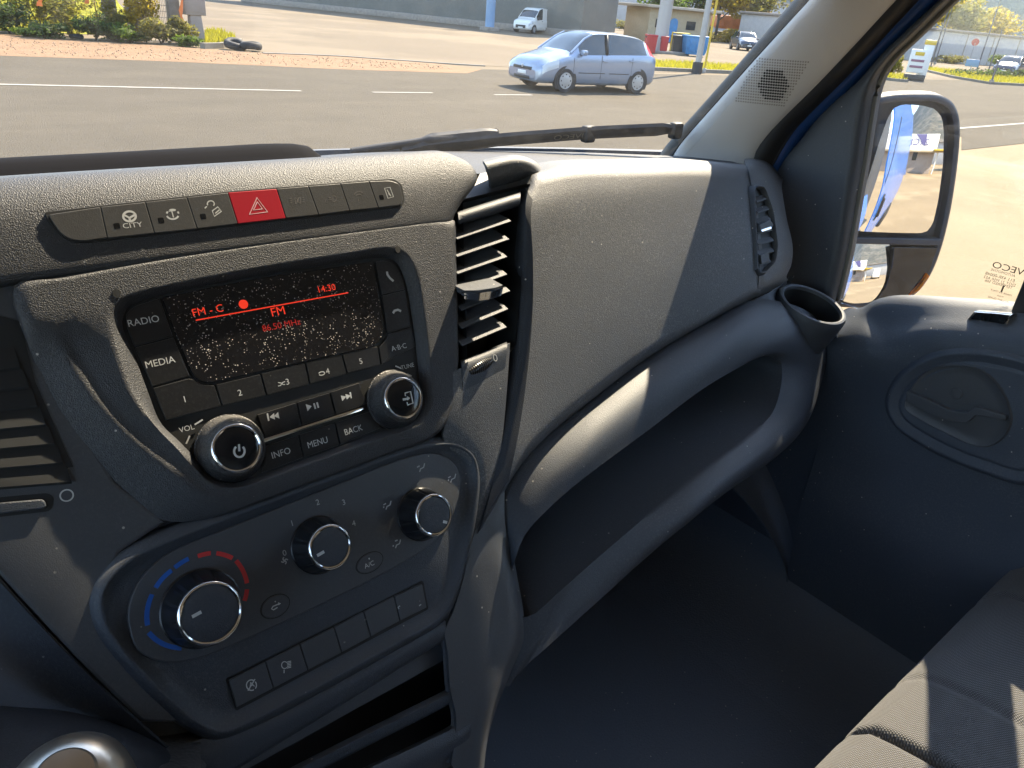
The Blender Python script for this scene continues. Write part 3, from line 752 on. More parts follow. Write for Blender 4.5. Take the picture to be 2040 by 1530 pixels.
# corner plate with the cup holder
cup = thing('cup_holder', 'round black cup holder at the door end of the dashboard', 'cup holder', (.845, .52, 1.50))
cf = Frame(at(1619, 606, Z=1.578), (1, 0, 0), (0, .96, .27))
lathe('ring', cf, [(.044, -.085), (.052, -.045), (.0548, -.012), (.0548, -.004), (.0525, .0012), (.0495, .0020), (.0470, .0008), (.0458, -.004)], MT['smooth'], cup, 56, cap=False)
lathe('well', cf, [(.0460, -.0035), (.0445, -.030), (.042, -.072), (.03, -.075), (.0005, -.075)], MT['deep'], cup, 48)
cp = [[S.P(1490, 604, -.02), S.P(1530, 580, -.03), S.P(1568, 553, -.045), at(1585, 545, X=.845)],
      [S.P(1500, 606, -.016), S.P(1530, 600, -.018), at(1548, 590, Z=1.576), at(1556, 572, Z=1.578)],
      [S.P(1520, 614, -.016), S.P(1545, 614, -.017), at(1552, 608, Z=1.570), at(1556, 600, Z=1.570)],
      [S.P(1560, 625, -.018), S.P(1572, 630, -.020), at(1576, 634, Z=1.552), at(1580, 632, Z=1.550)],
      [S.P(1600, 650, -.03), S.P(1612, 655, -.03), at(1624, 660, Z=1.540), at(1634, 660, Z=1.540)]]
sheet('corner_plate', [[p - np.array([0, 0, .004]) for p in r] for r in cp], MT['smooth'], dash, 24, 20, thick=.004)

# underside of the dashboard, falling away to the bulkhead
under = [[p + np.array([0, .01, -.004]) for p in (S.P(1000, 1372, -.03), S.P(1045, 1332, -.03), S.P(1200, 1192, -.02), S.P(1420, 1002, -.02), S.P(1600, 852, -.04), S.P(1650, 760, -.05))],
         [(.12, .55, 1.24), (.18, .58, 1.25), (.40, .62, 1.30), (.60, .64, 1.36), (.80, .66, 1.40), (.88, .66, 1.46)],
         [(.12, .80, 1.25), (.18, .80, 1.26), (.40, .82, 1.30), (.60, .84, 1.34), (.80, .84, 1.38), (.88, .84, 1.42)]]
sheet('underside', under, MT['panel'], dash, 24, 10, thick=.004)
# ================================================================ switch strip on the hood
strip = thing('switch_strip', 'row of eight flat switches with a red hazard button above the radio', 'switch strip', tuple(S.w(.15, -.024, .001)))
bed_px = [(90, 424), (200, 411), (460, 382), (735, 360), (785, 357), (800, 368), (806, 400), (797, 412), (755, 417), (570, 437), (300, 468), (170, 483), (140, 480), (118, 466), (95, 436)]
bed = ccw(rnd(pxl(S, bed_px, .001), .004))
plate('bed', S, inset(bed, -.0006), -.004, .0016, MT['deep'], strip, bev=.0004)
HB = .0024
def btn(name, px, mat=None, h1=HB, r=.0012, par=None, h0=-.002, bev=.0005, fr=None, hp=None, gap=.00025):
    fr = fr or S
    L = ccw(rnd(pxl(fr, px, h1 if hp is None else hp), r if isinstance(r, (list, float)) else r, 4))
    return plate(name, fr, inset(L, gap), h0, h1, mat or MT['button'], par or strip, bev=bev)
seps = [((200, 411.5), (214, 475)), ((289, 402), (308, 465)), ((372, 392.5), (393, 456)), ((454, 383), (474, 446)), ((551, 375.5), (570, 435)), ((614, 370), (635, 428)), ((678, 365), (697, 420)), ((735, 360.5), (754, 414))]
lefts = [((92, 426), (170, 481))] + seps
rights = seps + [((796, 360), (803, 409))]
buttons = []
for k in range(9):
    (a, b), (c, d) = lefts[k], rights[k]
    if k == 0: px = [(94, 427), (c[0], c[1]), (d[0], d[1] - 1), (165, 481), (138, 477), (118, 463)]; rr = [.003, .0012, .0012, .004, .004, .004]
    elif k == 8: px = [a, (778, 359), (797, 366), (804, 398), (798, 409), b]; rr = [.0012, .003, .004, .004, .003, .0012]
    else: px = [a, c, d, b]; rr = .0012
    buttons.append(btn('hazard_button' if k == 4 else 'switch', px, MT['red'] if k == 4 else None, r=rr))
HI = HB + .00012
def sym(par, lines, w=.0007, name='symbol', mat=None, h=HI, fr=None, hp=None):
    fr = fr or S
    L = [[fr.uv(x, y, h) for x, y in l] for l in lines]
    return strokes(name, fr, L, w, h - .0004, h, mat or MT['print'], par)
def arc_px(cx, cy, rx, ry, a0, a1, n=14, rot=0.0):
    o = []
    for i in range(n):
        a = math.radians(a0 + (a1 - a0) * i / (n - 1)); x, y = rx * math.cos(a), ry * math.sin(a)
        o.append((cx + x * math.cos(rot) - y * math.sin(rot), cy + x * math.sin(rot) + y * math.cos(rot)))
    return o
# steering wheel and CITY
sym(buttons[1], [arc_px(258, 431, 12.5, 10, 0, 360, 24), [(247, 428), (258, 434), (270, 427)], [(258, 434), (259, 440)]], .0016)
text('lettering', 'CITY', S, *S.uv(264, 449, HI), .0056, HI, MT['print'], buttons[1], sx=1.2)
sym(buttons[2], [arc_px(344, 427, 12, 9.5, 20, 160, 12), arc_px(344, 427, 12, 9.5, 190, 215, 5), arc_px(344, 427, 12, 9.5, 240, 300, 7), arc_px(344, 427, 12, 9.5, 325, 350, 5)], .0013)
text('lettering', 'T', S, *S.uv(344, 427, HI), .0085, HI, MT['print'], buttons[2])
sym(buttons[3], [arc_px(420, 406, 7, 6, 150, 400, 12), [(412, 411), (408, 415)], [(423, 420), (434, 412), (441, 421), (427, 431), (423, 420)], [(429, 425), (437, 418)]], .0009, mat=MT['print'])
tri = lambda s: [(513 - 1 * s, 410 - 16 * s), (513 + 20 * s, 410 + 12 * s), (513 - 16 * s, 410 + 17 * s), (513 - 1 * s, 410 - 16 * s)]
sym(buttons[4], [tri(1.0), tri(.50)], .0012, mat=simple('pale_red_print', (.70, .45, .45), .5))
dim = simple('faint_print', (.13, .12, .11), .6)
sym(buttons[5], [arc_px(588, 400, 4.5, 6, -80, 100, 8), [(587, 394), (589, 406)], arc_px(598, 399, 4.5, 6, 80, 260, 8), [(599, 393), (599, 405)], [(577, 396), (581, 396)], [(577, 400), (582, 400)], [(578, 404), (582, 404)], [(602, 394), (606, 394)], [(602, 398), (607, 398)], [(602, 402), (607, 402)]], .0007, mat=dim)
sym(buttons[6], [arc_px(664, 396, 6, 6, -90, 90, 8), [(663, 390), (663, 402)], [(654, 394), (660, 394)], [(654, 398), (660, 398)], [(650, 396), (647, 403), (653, 403), (650, 396)]], .0007, mat=dim)
sym(buttons[7], [arc_px(715, 388, 9, 6, 180, 350, 10), arc_px(715, 391, 6, 4, 190, 340, 8), [(714, 396), (714, 400)]], .0007, mat=dim)
sym(buttons[8], [[(766, 375), (777, 373), (784, 392), (773, 395), (766, 375)], [(771, 378), (779, 391)], [(774, 384), (776, 389)]], .0008, mat=MT['print'])
# small indicator windows
for b, (x, y) in ((buttons[1], (233, 450)), (buttons[2], (321, 439)), (buttons[3], (405, 431)), (buttons[8], (760, 393))):
    u, v = S.uv(x, y, HI); plate('indicator', S, rnd([(u - .0022, v - .0022), (u + .0022, v - .0022), (u + .0022, v + .0022), (u - .0022, v + .0022)], .001), HB - .001, HI, MT['gloss'], b)

# ================================================================ radio
radio = thing('car_radio', 'black car radio with dusty display and two chrome ringed knobs', 'radio', tuple(S.w(.15, -.225, -.02)))
HR = -.0100
plate('body', S, Lu, -.024, HR - .0012, MT['deep'], radio)
# dusty display glass
m, N, L, B = mat_new('dusty_display'); p_ = pos(N)
B.inputs['Roughness'].default_value = .22
v1 = N.new('ShaderNodeTexVoronoi'); v1.inputs['Scale'].default_value = 460; L.new(p_, v1.inputs['Vector'])
v2 = N.new('ShaderNodeTexVoronoi'); v2.inputs['Scale'].default_value = 150; L.new(p_, v2.inputs['Vector'])
s1 = ramp(N, L, v1.outputs['Distance'], .26, .12); s2 = ramp(N, L, v2.outputs['Distance'], .14, .06)
g1 = ramp(N, L, ntex(N, L, p_, 130, 3), .44, .58); g2 = ramp(N, L, ntex(N, L, p_, 60, 2), .52, .60)
def mul(a, b):
    n = N.new('ShaderNodeMath'); n.operation = 'MULTIPLY'
    for i, q in enumerate((a, b)):
        if hasattr(q, 'is_output'): L.new(q, n.inputs[i])
        else: n.inputs[i].default_value = q
    return n.outputs[0]
n_ = N.new('ShaderNodeMath'); n_.operation = 'MAXIMUM'; L.new(mul(s1, g1), n_.inputs[0]); L.new(mul(s2, g2), n_.inputs[1])
L.new(mix(N, L, (.009, .009, .011), (.62, .56, .48), n_.outputs[0]), B.inputs['Base Color'])
L.new(ramp(N, L, n_.outputs[0], 0, .5, .22, .8), B.inputs['Roughness'])
bump(N, L, n_.outputs[0], .6, .0004, B)
MT['display'] = m
MT['rbtn'] = plastic('radio_button', (.011, .012, .014), .30, 1700, .08, .10, speck=True)
disp_px = [(322, 592), (520, 553), (741, 521), (752, 570), (766, 655), (757, 680), (738, 692), (600, 722), (425, 762), (402, 762), (384, 748), (350, 665)]
disp = btn('display', disp_px, MT['display'], HR + .0010, [.001, 0, .002, 0, .006, .004, .004, 0, 0, .006, .006, 0], radio, h0=-.016, bev=.0004)
rb = {}
def rbtn(key, px, r=.0012, h=HR + .0006, mat=None):
    rb[key] = btn('button', px, mat or MT['rbtn'], h, r, radio, h0=-.016, bev=.0004); return rb[key]
rbtn('RADIO', [(250, 626), (266, 610), (318, 593), (345, 670), (268, 690), (254, 655)], [.003, .004, .0012, .0012, .0012, .002])
rbtn('MEDIA', [(269, 692), (346, 672), (379, 749), (303, 771)])
rbtn('1', [(304, 773), (381, 752), (400, 766), (427, 767), (441, 809), (330, 838)], [.001, .004, .004, .001, .001, .001])
rbtn('2', [(430, 766), (518, 745), (530, 788), (443, 809)])
rbtn('3', [(520, 744), (607, 723), (616, 766), (532, 788)])
rbtn('4', [(609, 722), (680, 706), (690, 745), (618, 765)])
rbtn('5', [(682, 705), (741, 691), (752, 690), (758, 727), (692, 744)])
rbtn('call', [(747, 521), (765, 518), (788, 526), (803, 556), (807, 576), (760, 587)], [.001, .003, .006, .003, .001, .001])
rbtn('end', [(761, 589), (808, 578), (819, 650), (771, 664)])
rbtn('ABC', [(772, 666), (820, 652), (828, 690), (760, 727), (755, 692), (766, 680)])
rbtn('prev', [(512, 826), (590, 802), (600, 848), (528, 872)])
rbtn('play', [(592, 801), (656, 782), (667, 826), (602, 847)])
rbtn('next', [(658, 781), (716, 762), (722, 782), (735, 803), (669, 825)])
rbtn('INFO', [(530, 888), (594, 867), (604, 912), (520, 943), (528, 915)])
rbtn('MENU', [(596, 866), (666, 843), (676, 887), (606, 911)])
rbtn('BACK', [(668, 842), (738, 819), (760, 852), (678, 886)])
HT = HR + .00075
def rtext(key, s, x, y, size, par=None, mat=None, sx=1.0):
    return text('lettering', s, S, *S.uv(x, y, HT), size, HT, mat or MT['print'], rb.get(key, par), sx=sx)
rtext('RADIO', 'RADIO', 286, 640, .0078); rtext('MEDIA', 'MEDIA', 319, 722, .0078)
rtext('1', '1', 368, 796, .0075); rtext('2', '2', 478, 783, .0075); rtext('3', '3', 573, 761, .0075); rtext('4', '4', 653, 740, .0075); rtext('5', '5', 719, 720, .0075)
rtext('ABC', 'A·B·C', 795, 692, .0070); rtext('INFO', 'INFO', 560, 903, .0080, sx=.95); rtext('MENU', 'MENU', 633, 882, .0080, sx=.9); rtext('BACK', 'BACK', 704, 857, .0080, sx=.9)
rs = lambda key, lines, w=.0008, mat=None: sym(rb[key], lines, w, h=HT, mat=mat)
rs('3', [[(554, 769), (559, 768), (563, 762), (568, 760)], [(554, 762), (560, 763), (564, 766), (568, 766)]], .0007)
rs('4', [arc_px(641, 744, 6, 3.4, 200, 520, 16, -.2)], .0008)
def fillpoly(name, par, polys, h=None, mat=None, fr=None):
    fr = fr or S; h = HT if h is None else h
    V, F = join([plate_vf(fr, [fr.uv(x, y, h) for x, y in q], h - .0004, h) for q in polys])
    return mesh(name, V, F, mat or MT['print'], par, False)
fillpoly('symbol', rb['prev'], [[(531, 824), (534, 823), (537, 838), (534, 839)], [(537, 831), (546, 823), (548, 836)], [(546, 829), (554, 821), (557, 834)]])
fillpoly('symbol', rb['play'], [[(609, 805), (621, 809), (613, 819)], [(624, 804), (627, 803), (630, 814), (627, 815)], [(630, 802), (633, 801), (636, 812), (633, 813)]])
fillpoly('symbol', rb['next'], [[(679, 788), (690, 790), (682, 799)], [(688, 785), (699, 788), (691, 796)], [(696, 782), (699, 781), (701, 793), (699, 794)]])
sym(rb['call'], [[(771, 541), (772, 547), (777, 554), (784, 560)]], .0022, h=HT); sym(rb['end'], [[(783, 624), (786, 619), (793, 617), (799, 620)]], .0022, h=HT)
rtext(None, 'VOL', 372, 854, .0062, radio, MT['print_dim']); rtext(None, 'TUNE', 812, 730, .0058, radio, MT['print_dim'])
sym(radio, [[(388, 846), (404, 836)], [(371, 884), (378, 868)]], .0012, h=HT, mat=MT['print_dim']); sym(radio, [[(788, 729), (800, 734)], [(811, 745), (820, 749)]], .0012, h=HT, mat=MT['print_dim'])
# display contents
HD = HR + .00115
def dtext(s, x, y, size, mat=None): return text('readout', s, S, *S.uv(x, y, HD), size, HD, mat or MT['display_red'], disp)
sym(disp, [[(390, 638), (694, 583)]], .0010, 'rule', MT['display_red'], HD)
dtext('FM - C', 414, 619, .0092); dtext('14:30', 650, 575, .0086); dtext('FM', 554, 621, .0110); dtext('86.50 MHz', 561, 648, .0080, MT['display_dim'])
u, v = S.uv(485, 606, HD); plate('readout', S, circle(u, v, .0040, 20), HD - .0004, HD, MT['display_red'], disp)
# chrome strip
st = [S.uv(x, y, HR + .002) for x, y in ((521, 875), (724, 810), (727, 816), (523, 883))]
plate('chrome_strip', S, st, -.014, HR + .0022, MT['chrome'], radio, bev=.0010)
# knobs
def knob(name, x, y, hf, h0, r0, r1, rr, par, mat, ribs=0, icon=None):
    u, v = S.uv(x, y, hf); f = S.off(u, v, 0); n = 72
    prof = [(r0 * 1.04, h0), (r0 * 1.04, h0 + .0012), (r0, h0 + .0018), (r0 * .99, h0 + .004), (r1 + (r0 - r1) * .45, h0 + (hf - h0) * .55), (r1, hf - .0035), (rr + .0006, hf - .0022), (rr, hf - .003), (0, hf - .003)]
    rings = []
    for k, (r, h) in enumerate(prof):
        ring = []
        for j in range(n):
            q = r
            if ribs and 3 <= k <= 5 and j % (n // ribs) == 0: q = r - .0011
            ring.append(f.w(q * math.cos(2 * math.pi * j / n), q * math.sin(2 * math.pi * j / n), h))
        rings.append(ring)
    k_ = loft(name, rings, mat, par, angle=28)
    w = .0020
    lathe('ring', f, [(rr + .0008, hf - .0030), (rr + .0008, hf - .0010), (rr + .0002, hf - .0001), (rr - w * .5, hf + .0004), (rr - w, hf - .0002), (rr - w - .0002, hf - .0022)], MT['chrome'], k_, 64, cap=False)
    lathe('cap', f, [(rr - w, hf - .003), (rr - w - .0002, hf - .0010), (rr - w - .0016, hf - .0004), (rr * .5, hf - .0003), (.0001, hf - .0003)], MT['gloss'] if icon else MT['smooth'], k_, 48)
    return k_, f
m = plastic('knurled_knob', (.018, .018, .020), .38, 1200, .9, .25); MT['knurl'] = m
kv, fv = knob('knob', 473, 893, .0100, HR, .0280, .0225, .0196, radio, MT['knurl'], icon=True)
kt, ft = knob('knob', 805, 793, .0100, HR, .0280, .0225, .0192, radio, MT['knurl'], icon=True)
HK = .0100
sym(kv, [arc_px(477, 899, 10.5, 11.5, -50, 230, 18), [(476, 885), (477, 899)]], .0017, h=HK)
sym(kt, [[(808, 789), (807, 783), (818, 780), (823, 803), (812, 807), (811, 801)]], .0013, h=HK); sym(kt, [[(803, 796), (813, 794)]], .0022, h=HK); fillpoly('symbol', kt, [[(811, 789), (817, 793), (812, 798)]], h=HK)

# ================================================================ climate panel
HC = -.0125
clim = thing('climate_panel', 'climate control panel with three chrome ringed knobs and five switches below', 'control panel', tuple(S.w(.13, -.42, -.0165)))
cpx = [(255, 1236), (258, 1200), (275, 1160), (315, 1117), (360, 1090), (430, 1062), (540, 1018), (680, 962), (801, 914), (854, 903), (888, 910), (910, 930), (918, 958), (912, 998), (892, 1050), (862, 1082), (828, 1107), (750, 1150), (671, 1190), (540, 1252), (440, 1296), (395, 1312), (344, 1320), (300, 1312), (270, 1290)]
cl = ccw(loopN(S, cpx, HC, 120))
plate('faceplate', S, cl, -.0175, HC, MT['panel'], clim, bev=.0012)
def cknob(x, y, hf, r0, rr, mark, ml, ang):
    k_, f = knob('knob', x, y, hf, HC, r0, rr + .0012, rr, clim, MT['knob'], ribs=12)
    u, v = S.uv(mark[0], mark[1], hf); a = ang; c_, s_ = math.cos(a), math.sin(a)
    q = [(-ml / 2, -.0013), (ml / 2, -.0013), (ml / 2, .0013), (-ml / 2, .0013)]
    plate('pointer', S, [(u + x_ * c_ - y_ * s_, v + x_ * s_ + y_ * c_) for x_, y_ in q], hf - .002, hf - .00005, MT['print'], k_)
    return k_, f
cknob(420, 1222, .0165, .0305, .0236, (392, 1224), .0072, .12)
cknob(659, 1090, .0150, .0248, .0186, (639, 1103), .0068, .15)
cknob(866, 1026, .0140, .0252, .0192, (887, 1040), .0044, -.55)
# temperature arcs
uc = S.uv(398, 1203, HC)
def tarc(p, q, mat, extra=0):
    a, b = S.uv(*p, HC), S.uv(*q, HC)
    ra, rb_ = np.linalg.norm(a - uc), np.linalg.norm(b - uc); aa, ab = math.atan2(*(a - uc)[::-1]), math.atan2(*(b - uc)[::-1])
    if ab - aa > math.pi: ab -= 2 * math.pi
    if aa - ab > math.pi: ab += 2 * math.pi
    pts = [uc + (ra + (rb_ - ra) * t) * np.array([math.cos(aa + (ab - aa) * t), math.sin(aa + (ab - aa) * t)]) for t in np.linspace(0, 1, 10)]
    strokes('temperature_mark', S, [pts], .0036, HC - .0003, HC + .00015, mat, clim)
for p, q in (((376, 1113), (348, 1131)), ((342, 1136), (310, 1171)), ((303, 1184), (294, 1246)), ((296, 1260), (362, 1291))): tarc(p, q, MT['blue_print'])
for p, q in (((394, 1108), (420, 1102)), ((431, 1102), (463, 1112)), ((470, 1117), (492, 1162)), ((492, 1174), (487, 1197))): tarc(p, q, MT['red_print'])
HM = HC + .00015
def ctext(s, x, y, size): return text('lettering', s, S, *S.uv(x, y, HM), size, HM, MT['print_dim'], clim)
for s_, x, y in (('0', 567, 1102), ('1', 582, 1043), ('2', 633, 1001), ('3', 685, 1001), ('4', 705, 1043)): ctext(s_, x, y, .0072)
fan = []
for k in range(4):
    a = k * 90; fan.append(arc_px(567 + 3.5 * math.cos(math.radians(a)), 1117 + 3.5 * math.sin(math.radians(a)), 3.2, 3.2, a + 180, a + 340, 6))
sym(clim, fan, .0010, 'fan_symbol', MT['print_dim'], HM)
def person_sym(x, y, kind):
    L = [[(x + 7, y - 9), (x + 5, y - 1), (x - 1, y + 2), (x - 3, y + 8)]]
    if kind in (0, 1, 2): L.append([(x - 8, y - 1), (x - 3, y - 4)])
    if kind in (1, 2, 3): L.append([(x - 8, y + 5), (x - 7, y + 2)])
    if kind == 3: L.append([(x - 4, y - 6), (x + 1, y - 8)])
    sym(clim, L, .0011, 'airflow_symbol', MT['print_dim'], HM)
for k, (x, y) in enumerate(((839, 932), (772, 1007), (901, 953), (791, 1084))): person_sym(x, y, k)
def pill(x, y, rx, ry, rot):
    L = [S.uv(*q, HM) for q in arc_px(x, y, rx, ry, 0, 354, 36, rot)]
    plate('button_gap', S, inset(ccw(L), -.0006), HC - .001, HC + .00006, MT['deep'], clim)
    return plate('button', S, inset(ccw(L), .0003), HC - .002, HC + .0007, MT['panel'], clim, bev=.0006)
b = pill(548, 1208, 31, 21, -.55)
sym(b, [[(553, 1210), (545, 1215), (541, 1213), (544, 1208), (556, 1203)]], .0009, h=HC + .0009); fillpoly('symbol', b, [[(555, 1206), (554, 1200), (560, 1202)]], h=HC + .0009); fillpoly('symbol', b, [[(547, 1198), (549, 1197), (550, 1199), (548, 1200)]], h=HC + .0009)
b = pill(736, 1121, 29, 18, -.55)
text('lettering', 'A/C', S, *S.uv(736, 1125, HC + .0009), .0062, HC + .0009, MT['print'], b); fillpoly('symbol', b, [[(734, 1112), (736, 1111), (737, 1114), (735, 1115)]], h=HC + .0009)
# five lower switches
HS = -.0150
Lb = ccw(rnd(pxl(S, [(452, 1354), (843, 1158), (853, 1213), (471, 1415)], HS), .0015)); plate('switch_bed', S, inset(Lb, -.0006), -.0175, HS - .0006, MT['deep'], clim)
tops = [(455, 1355), (529, 1318), (597, 1283), (665, 1249), (724, 1218), (785, 1187), (842, 1162)]
bots = [(471, 1411), (545, 1372), (614, 1336), (681, 1301), (739, 1269), (797, 1238), (851, 1211)]
sw = []
for k in range(6):
    sw.append(btn('switch', [tops[k], tops[k + 1], bots[k + 1], bots[k]], MT['panel'], HS + .0012, .0014, clim, h0=-.0175, bev=.0006, gap=.00045))
HX = HS + .00135
sym(sw[0], [arc_px(501, 1365, 10, 10.5, 60, 300, 14), arc_px(501, 1365, 10, 10.5, -40, 40, 6), [(494, 1376), (508, 1353)]], .0009, h=HX)
text('lettering', 'A', S, *S.uv(501, 1365, HX), .0070, HX, MT['print'], sw[0])
sym(sw[1], [arc_px(567, 1325, 6, 7, 40, 320, 12), [(566, 1334), (566, 1341)]] + [[(572, 1319 + 3 * k), (580, 1317 + 3 * k)] for k in range(5)], .0007, h=HX)
sym(sw[5], [[(795, 1213), (793, 1210), (797, 1207)], [(835, 1207), (839, 1204)]], .0010, 'scratch', MT['print_dim'], HX)
# ================================================================ cab: glass, pillars, door, seat
MT['trim'] = plastic('pillar_trim', (.57, .555, .545), .7, 1500, .25, .06, dustcol=(.40, .37, .33), speck=False)
MT['rubber'] = simple('rubber_seal', (.012, .013, .016), .6, bumps=(300, .2, .001))
MT['frame'] = plastic('door_frame_plastic', (.040, .046, .058), .55, 1400, .3, .10)
MT['rubber_lip'] = simple('rubber_lip', (.10, .10, .09), .55)
MT['paint'] = simple('blue_paint', (.014, .13, .50), .25, coat=.3, var=.06, vscale=3)
MT['paint_shaded'] = simple('blue_paint_shaded', (.008, .040, .150), .3, coat=.2)  # van's blue paint, darkened to stand in for shade on the pillar strip
MT['door'] = plastic('door_plastic', (.044, .055, .076), .5, 1500, .5, .16)
MT['fabric'] = None
MT['wind'] = glass('windscreen_glass', (.97, .98, .97), dirt=.032)
MT['pane'] = glass('side_glass', (.96, .97, .97), dirt=.012)
MT['silver'] = simple('silver_paint', (.55, .54, .52), .28, 1.0)
MT['gearknob'] = simple('satin_metal', (.62, .55, .46), .30, 1.0, var=.05, vscale=30)
MT['leather'] = plastic('boot_leather', (.020, .022, .026), .5, 500, .7, .15)
MT['orange'], N, L, B = mat_new('amber_lens'); B.inputs['Base Color'].default_value = (.9, .28, .01, 1); B.inputs['Roughness'].default_value = .2
_t = N.new('ShaderNodeBsdfTranslucent'); _t.inputs[0].default_value = (1, .38, .02, 1); _m = N.new('ShaderNodeMixShader'); _m.inputs[0].default_value = .6
L.new(B.outputs[0], _m.inputs[1]); L.new(_t.outputs[0], _m.inputs[2]); L.new(_m.outputs[0], N['Material Output'].inputs[0])
MT['mirror'] = simple('mirror_silver', (.92, .93, .94), .0, 1.0)

def ws_y(X, Z): return 1.005 - .215 * (abs(X) / .86) ** 2.2 - .735 * (Z - 1.72)
def ws_hit(px, py, off=0.0):
    """Point of the windscreen surface seen at (px, py)."""
    r = ray(px, py); lo, hi = .2, 4.0
    f = lambda t: (CAM + r * t)[1] - off - ws_y((CAM + r * t)[0], (CAM + r * t)[2])
    for _ in range(60):
        m_ = (lo + hi) / 2
        if f(m_) > 0: hi = m_
        else: lo = m_
    return CAM + r * lo
ws = []
for Z in np.linspace(1.69, 2.13, 10):
    ws.append([np.array([X, ws_y(X, Z), Z]) for X in np.linspace(-.885, .885, 40)])
V, F = loft_vf(ws, False)
o_ws = mesh('windscreen', V, F, MT['wind'], None, True, 80)
tag(o_ws, 'large curved windscreen pane in front of the dashboard', 'windscreen')

# ---------------------------------------------------------------- right A-pillar trim
e1 = [(1334, 322), (1352, 292), (1420, 214), (1500, 124), (1612, 2)]
e2 = [(1497, 334), (1510, 294), (1547, 247), (1627, 167), (1693, 97), (1782, 0)]
pe1 = cr([at(x, y, X=.815 - .0 * k) for k, (x, y) in enumerate(e1)], 12); pe2 = cr([at(x, y, X=.872) for x, y in e2], 12)
def extend(pts, zmax, curve_in=.10):
    d = pts[-1] - pts[-3]; d /= d[2]; out = list(pts); p = pts[-1].copy(); z = p[2]
    n = 5
    for k in range(1, n + 1):
        dz = (zmax - z) * k / n; out.append(p + d * dz + np.array([-curve_in * (k / n) ** 2, 0, 0]))
    return out
pe1, pe2 = extend(pe1, 2.11), extend(pe2, 2.11)
pil = thing('pillar_trim', 'pale beige windscreen pillar trim with a perforated tweeter grille', 'pillar trim', tuple((pe1[0] + pe2[0]) / 2))
rows = []
for t, bul in ((0, .012), (.03, 0), (.2, -.010), (.5, -.016), (.8, -.012), (.96, -.002), (1, .012)):
    rows.append([a * (1 - t) + b * t + np.array([bul, 0, 0]) for a, b in zip(pe1, pe2)])
sheet('trim', rows, MT['trim'], pil, 36, 22, thick=.004)
# black ceramic band and seal on the glass side
bd = [[a + np.array([.030, .030, 0]) + np.array([-.012, .015, 0]) * 0 for a in pe1], [a + np.array([.010, .004, 0]) for a in pe1]]
e0 = [(1312, 322), (1334, 292), (1404, 214), (1484, 124), (1590, 2)]
pe0 = extend(cr([at(x, y, X=.835) for x, y in e0], 12), 2.11)
bl = sheet('seal_band', [pe0, [a * .5 + b * .5 + np.array([-.004, 0, 0]) for a, b in zip(pe0, pe1)], [a + np.array([.004, 0, 0]) for a in pe1]], MT['rubber'], pil, 36, 6, thick=.006)
# tweeter grille: a raised patch that follows the trim, with rows of holes
_V, _F = sheet_vf(rows, 120, 60); _A = np.array(_V); _N = np.array(grid_normals(_V, 120, 60))
_Cm = (_A - CAM) @ ROT; _PX = np.c_[1020 + FPX * _Cm[:, 0] / _Cm[:, 2], 765 + FPX * _Cm[:, 1] / _Cm[:, 2]]
def on_trim(x, y, off):
    k_ = int(np.argmin(np.hypot(_PX[:, 0] - x, _PX[:, 1] - y))); i_, j_ = divmod(k_, 120); i_ = min(58, max(1, i_)); j_ = min(118, max(1, j_)); k_ = i_ * 120 + j_
    du_, dv_ = (_PX[k_ + 1] - _PX[k_ - 1]) / 2, (_PX[k_ + 120] - _PX[k_ - 120]) / 2
    ab = np.linalg.solve(np.c_[du_, dv_], np.array([x, y]) - _PX[k_])
    p = _A[k_] + ab[0] * (_A[k_ + 1] - _A[k_ - 1]) / 2 + ab[1] * (_A[k_ + 120] - _A[k_ - 120]) / 2; n_ = _N[k_]
    if n_ @ (CAM - p) < 0: n_ = -n_
    return p + n_ * off, n_
gq = [np.array(q) for q in ((1507, 113), (1617, 118), (1564, 211), (1461, 202))]
def quad(u, v): return (gq[0] * (1 - u) + gq[1] * u) * (1 - v) + (gq[3] * (1 - u) + gq[2] * u) * v
rows_g = [[on_trim(*quad(u, v), (.0032 if .02 < u < .98 and .02 < v < .98 else .0005))[0] for u in np.linspace(0, 1, 16)] for v in np.linspace(0, 1, 16)]
V, F = loft_vf(rows_g, False); gp = mesh('speaker_grille', V, F, MT['trim'], pil, True, 60)
def inside(p, poly):
    c = False
    for i in range(len(poly)):
        a, b = poly[i - 1], poly[i]
        if (a[1] > p[1]) != (b[1] > p[1]) and p[0] < (b[0] - a[0]) * (p[1] - a[1]) / (b[1] - a[1]) + a[0]: c = not c
    return c
hx = [(1526, 137), (1560, 139), (1571, 168), (1555, 200), (1522, 197), (1511, 165)]
A_, B_ = [], []
for k in range(17):
    for j in range(22):
        u, v = (j + (.75 if k % 2 else .25)) / 22.3, (k + .6) / 17.2
        if not (.03 < u < .97): continue
        q = quad(u, v); p, n_ = on_trim(*q, .0036); ex_ = np.cross(n_, [0, 0, 1.]); f = Frame(p, ex_, np.cross(n_, ex_))
        big = inside(q, hx); (A_ if big else B_).append(plate_vf(f, circle(0, 0, .0017 if big else .0013, 8), -.0006, .0006))
V, F = join(A_); tag(mesh('grille_holes', V, F, MT['deep'], gp, False), kind='stuff')
MT['dimple'] = simple('grille_dimple', (.30, .28, .26), .8)
V, F = join(B_); tag(mesh('grille_dimples', V, F, MT['dimple'], gp, False), kind='stuff')

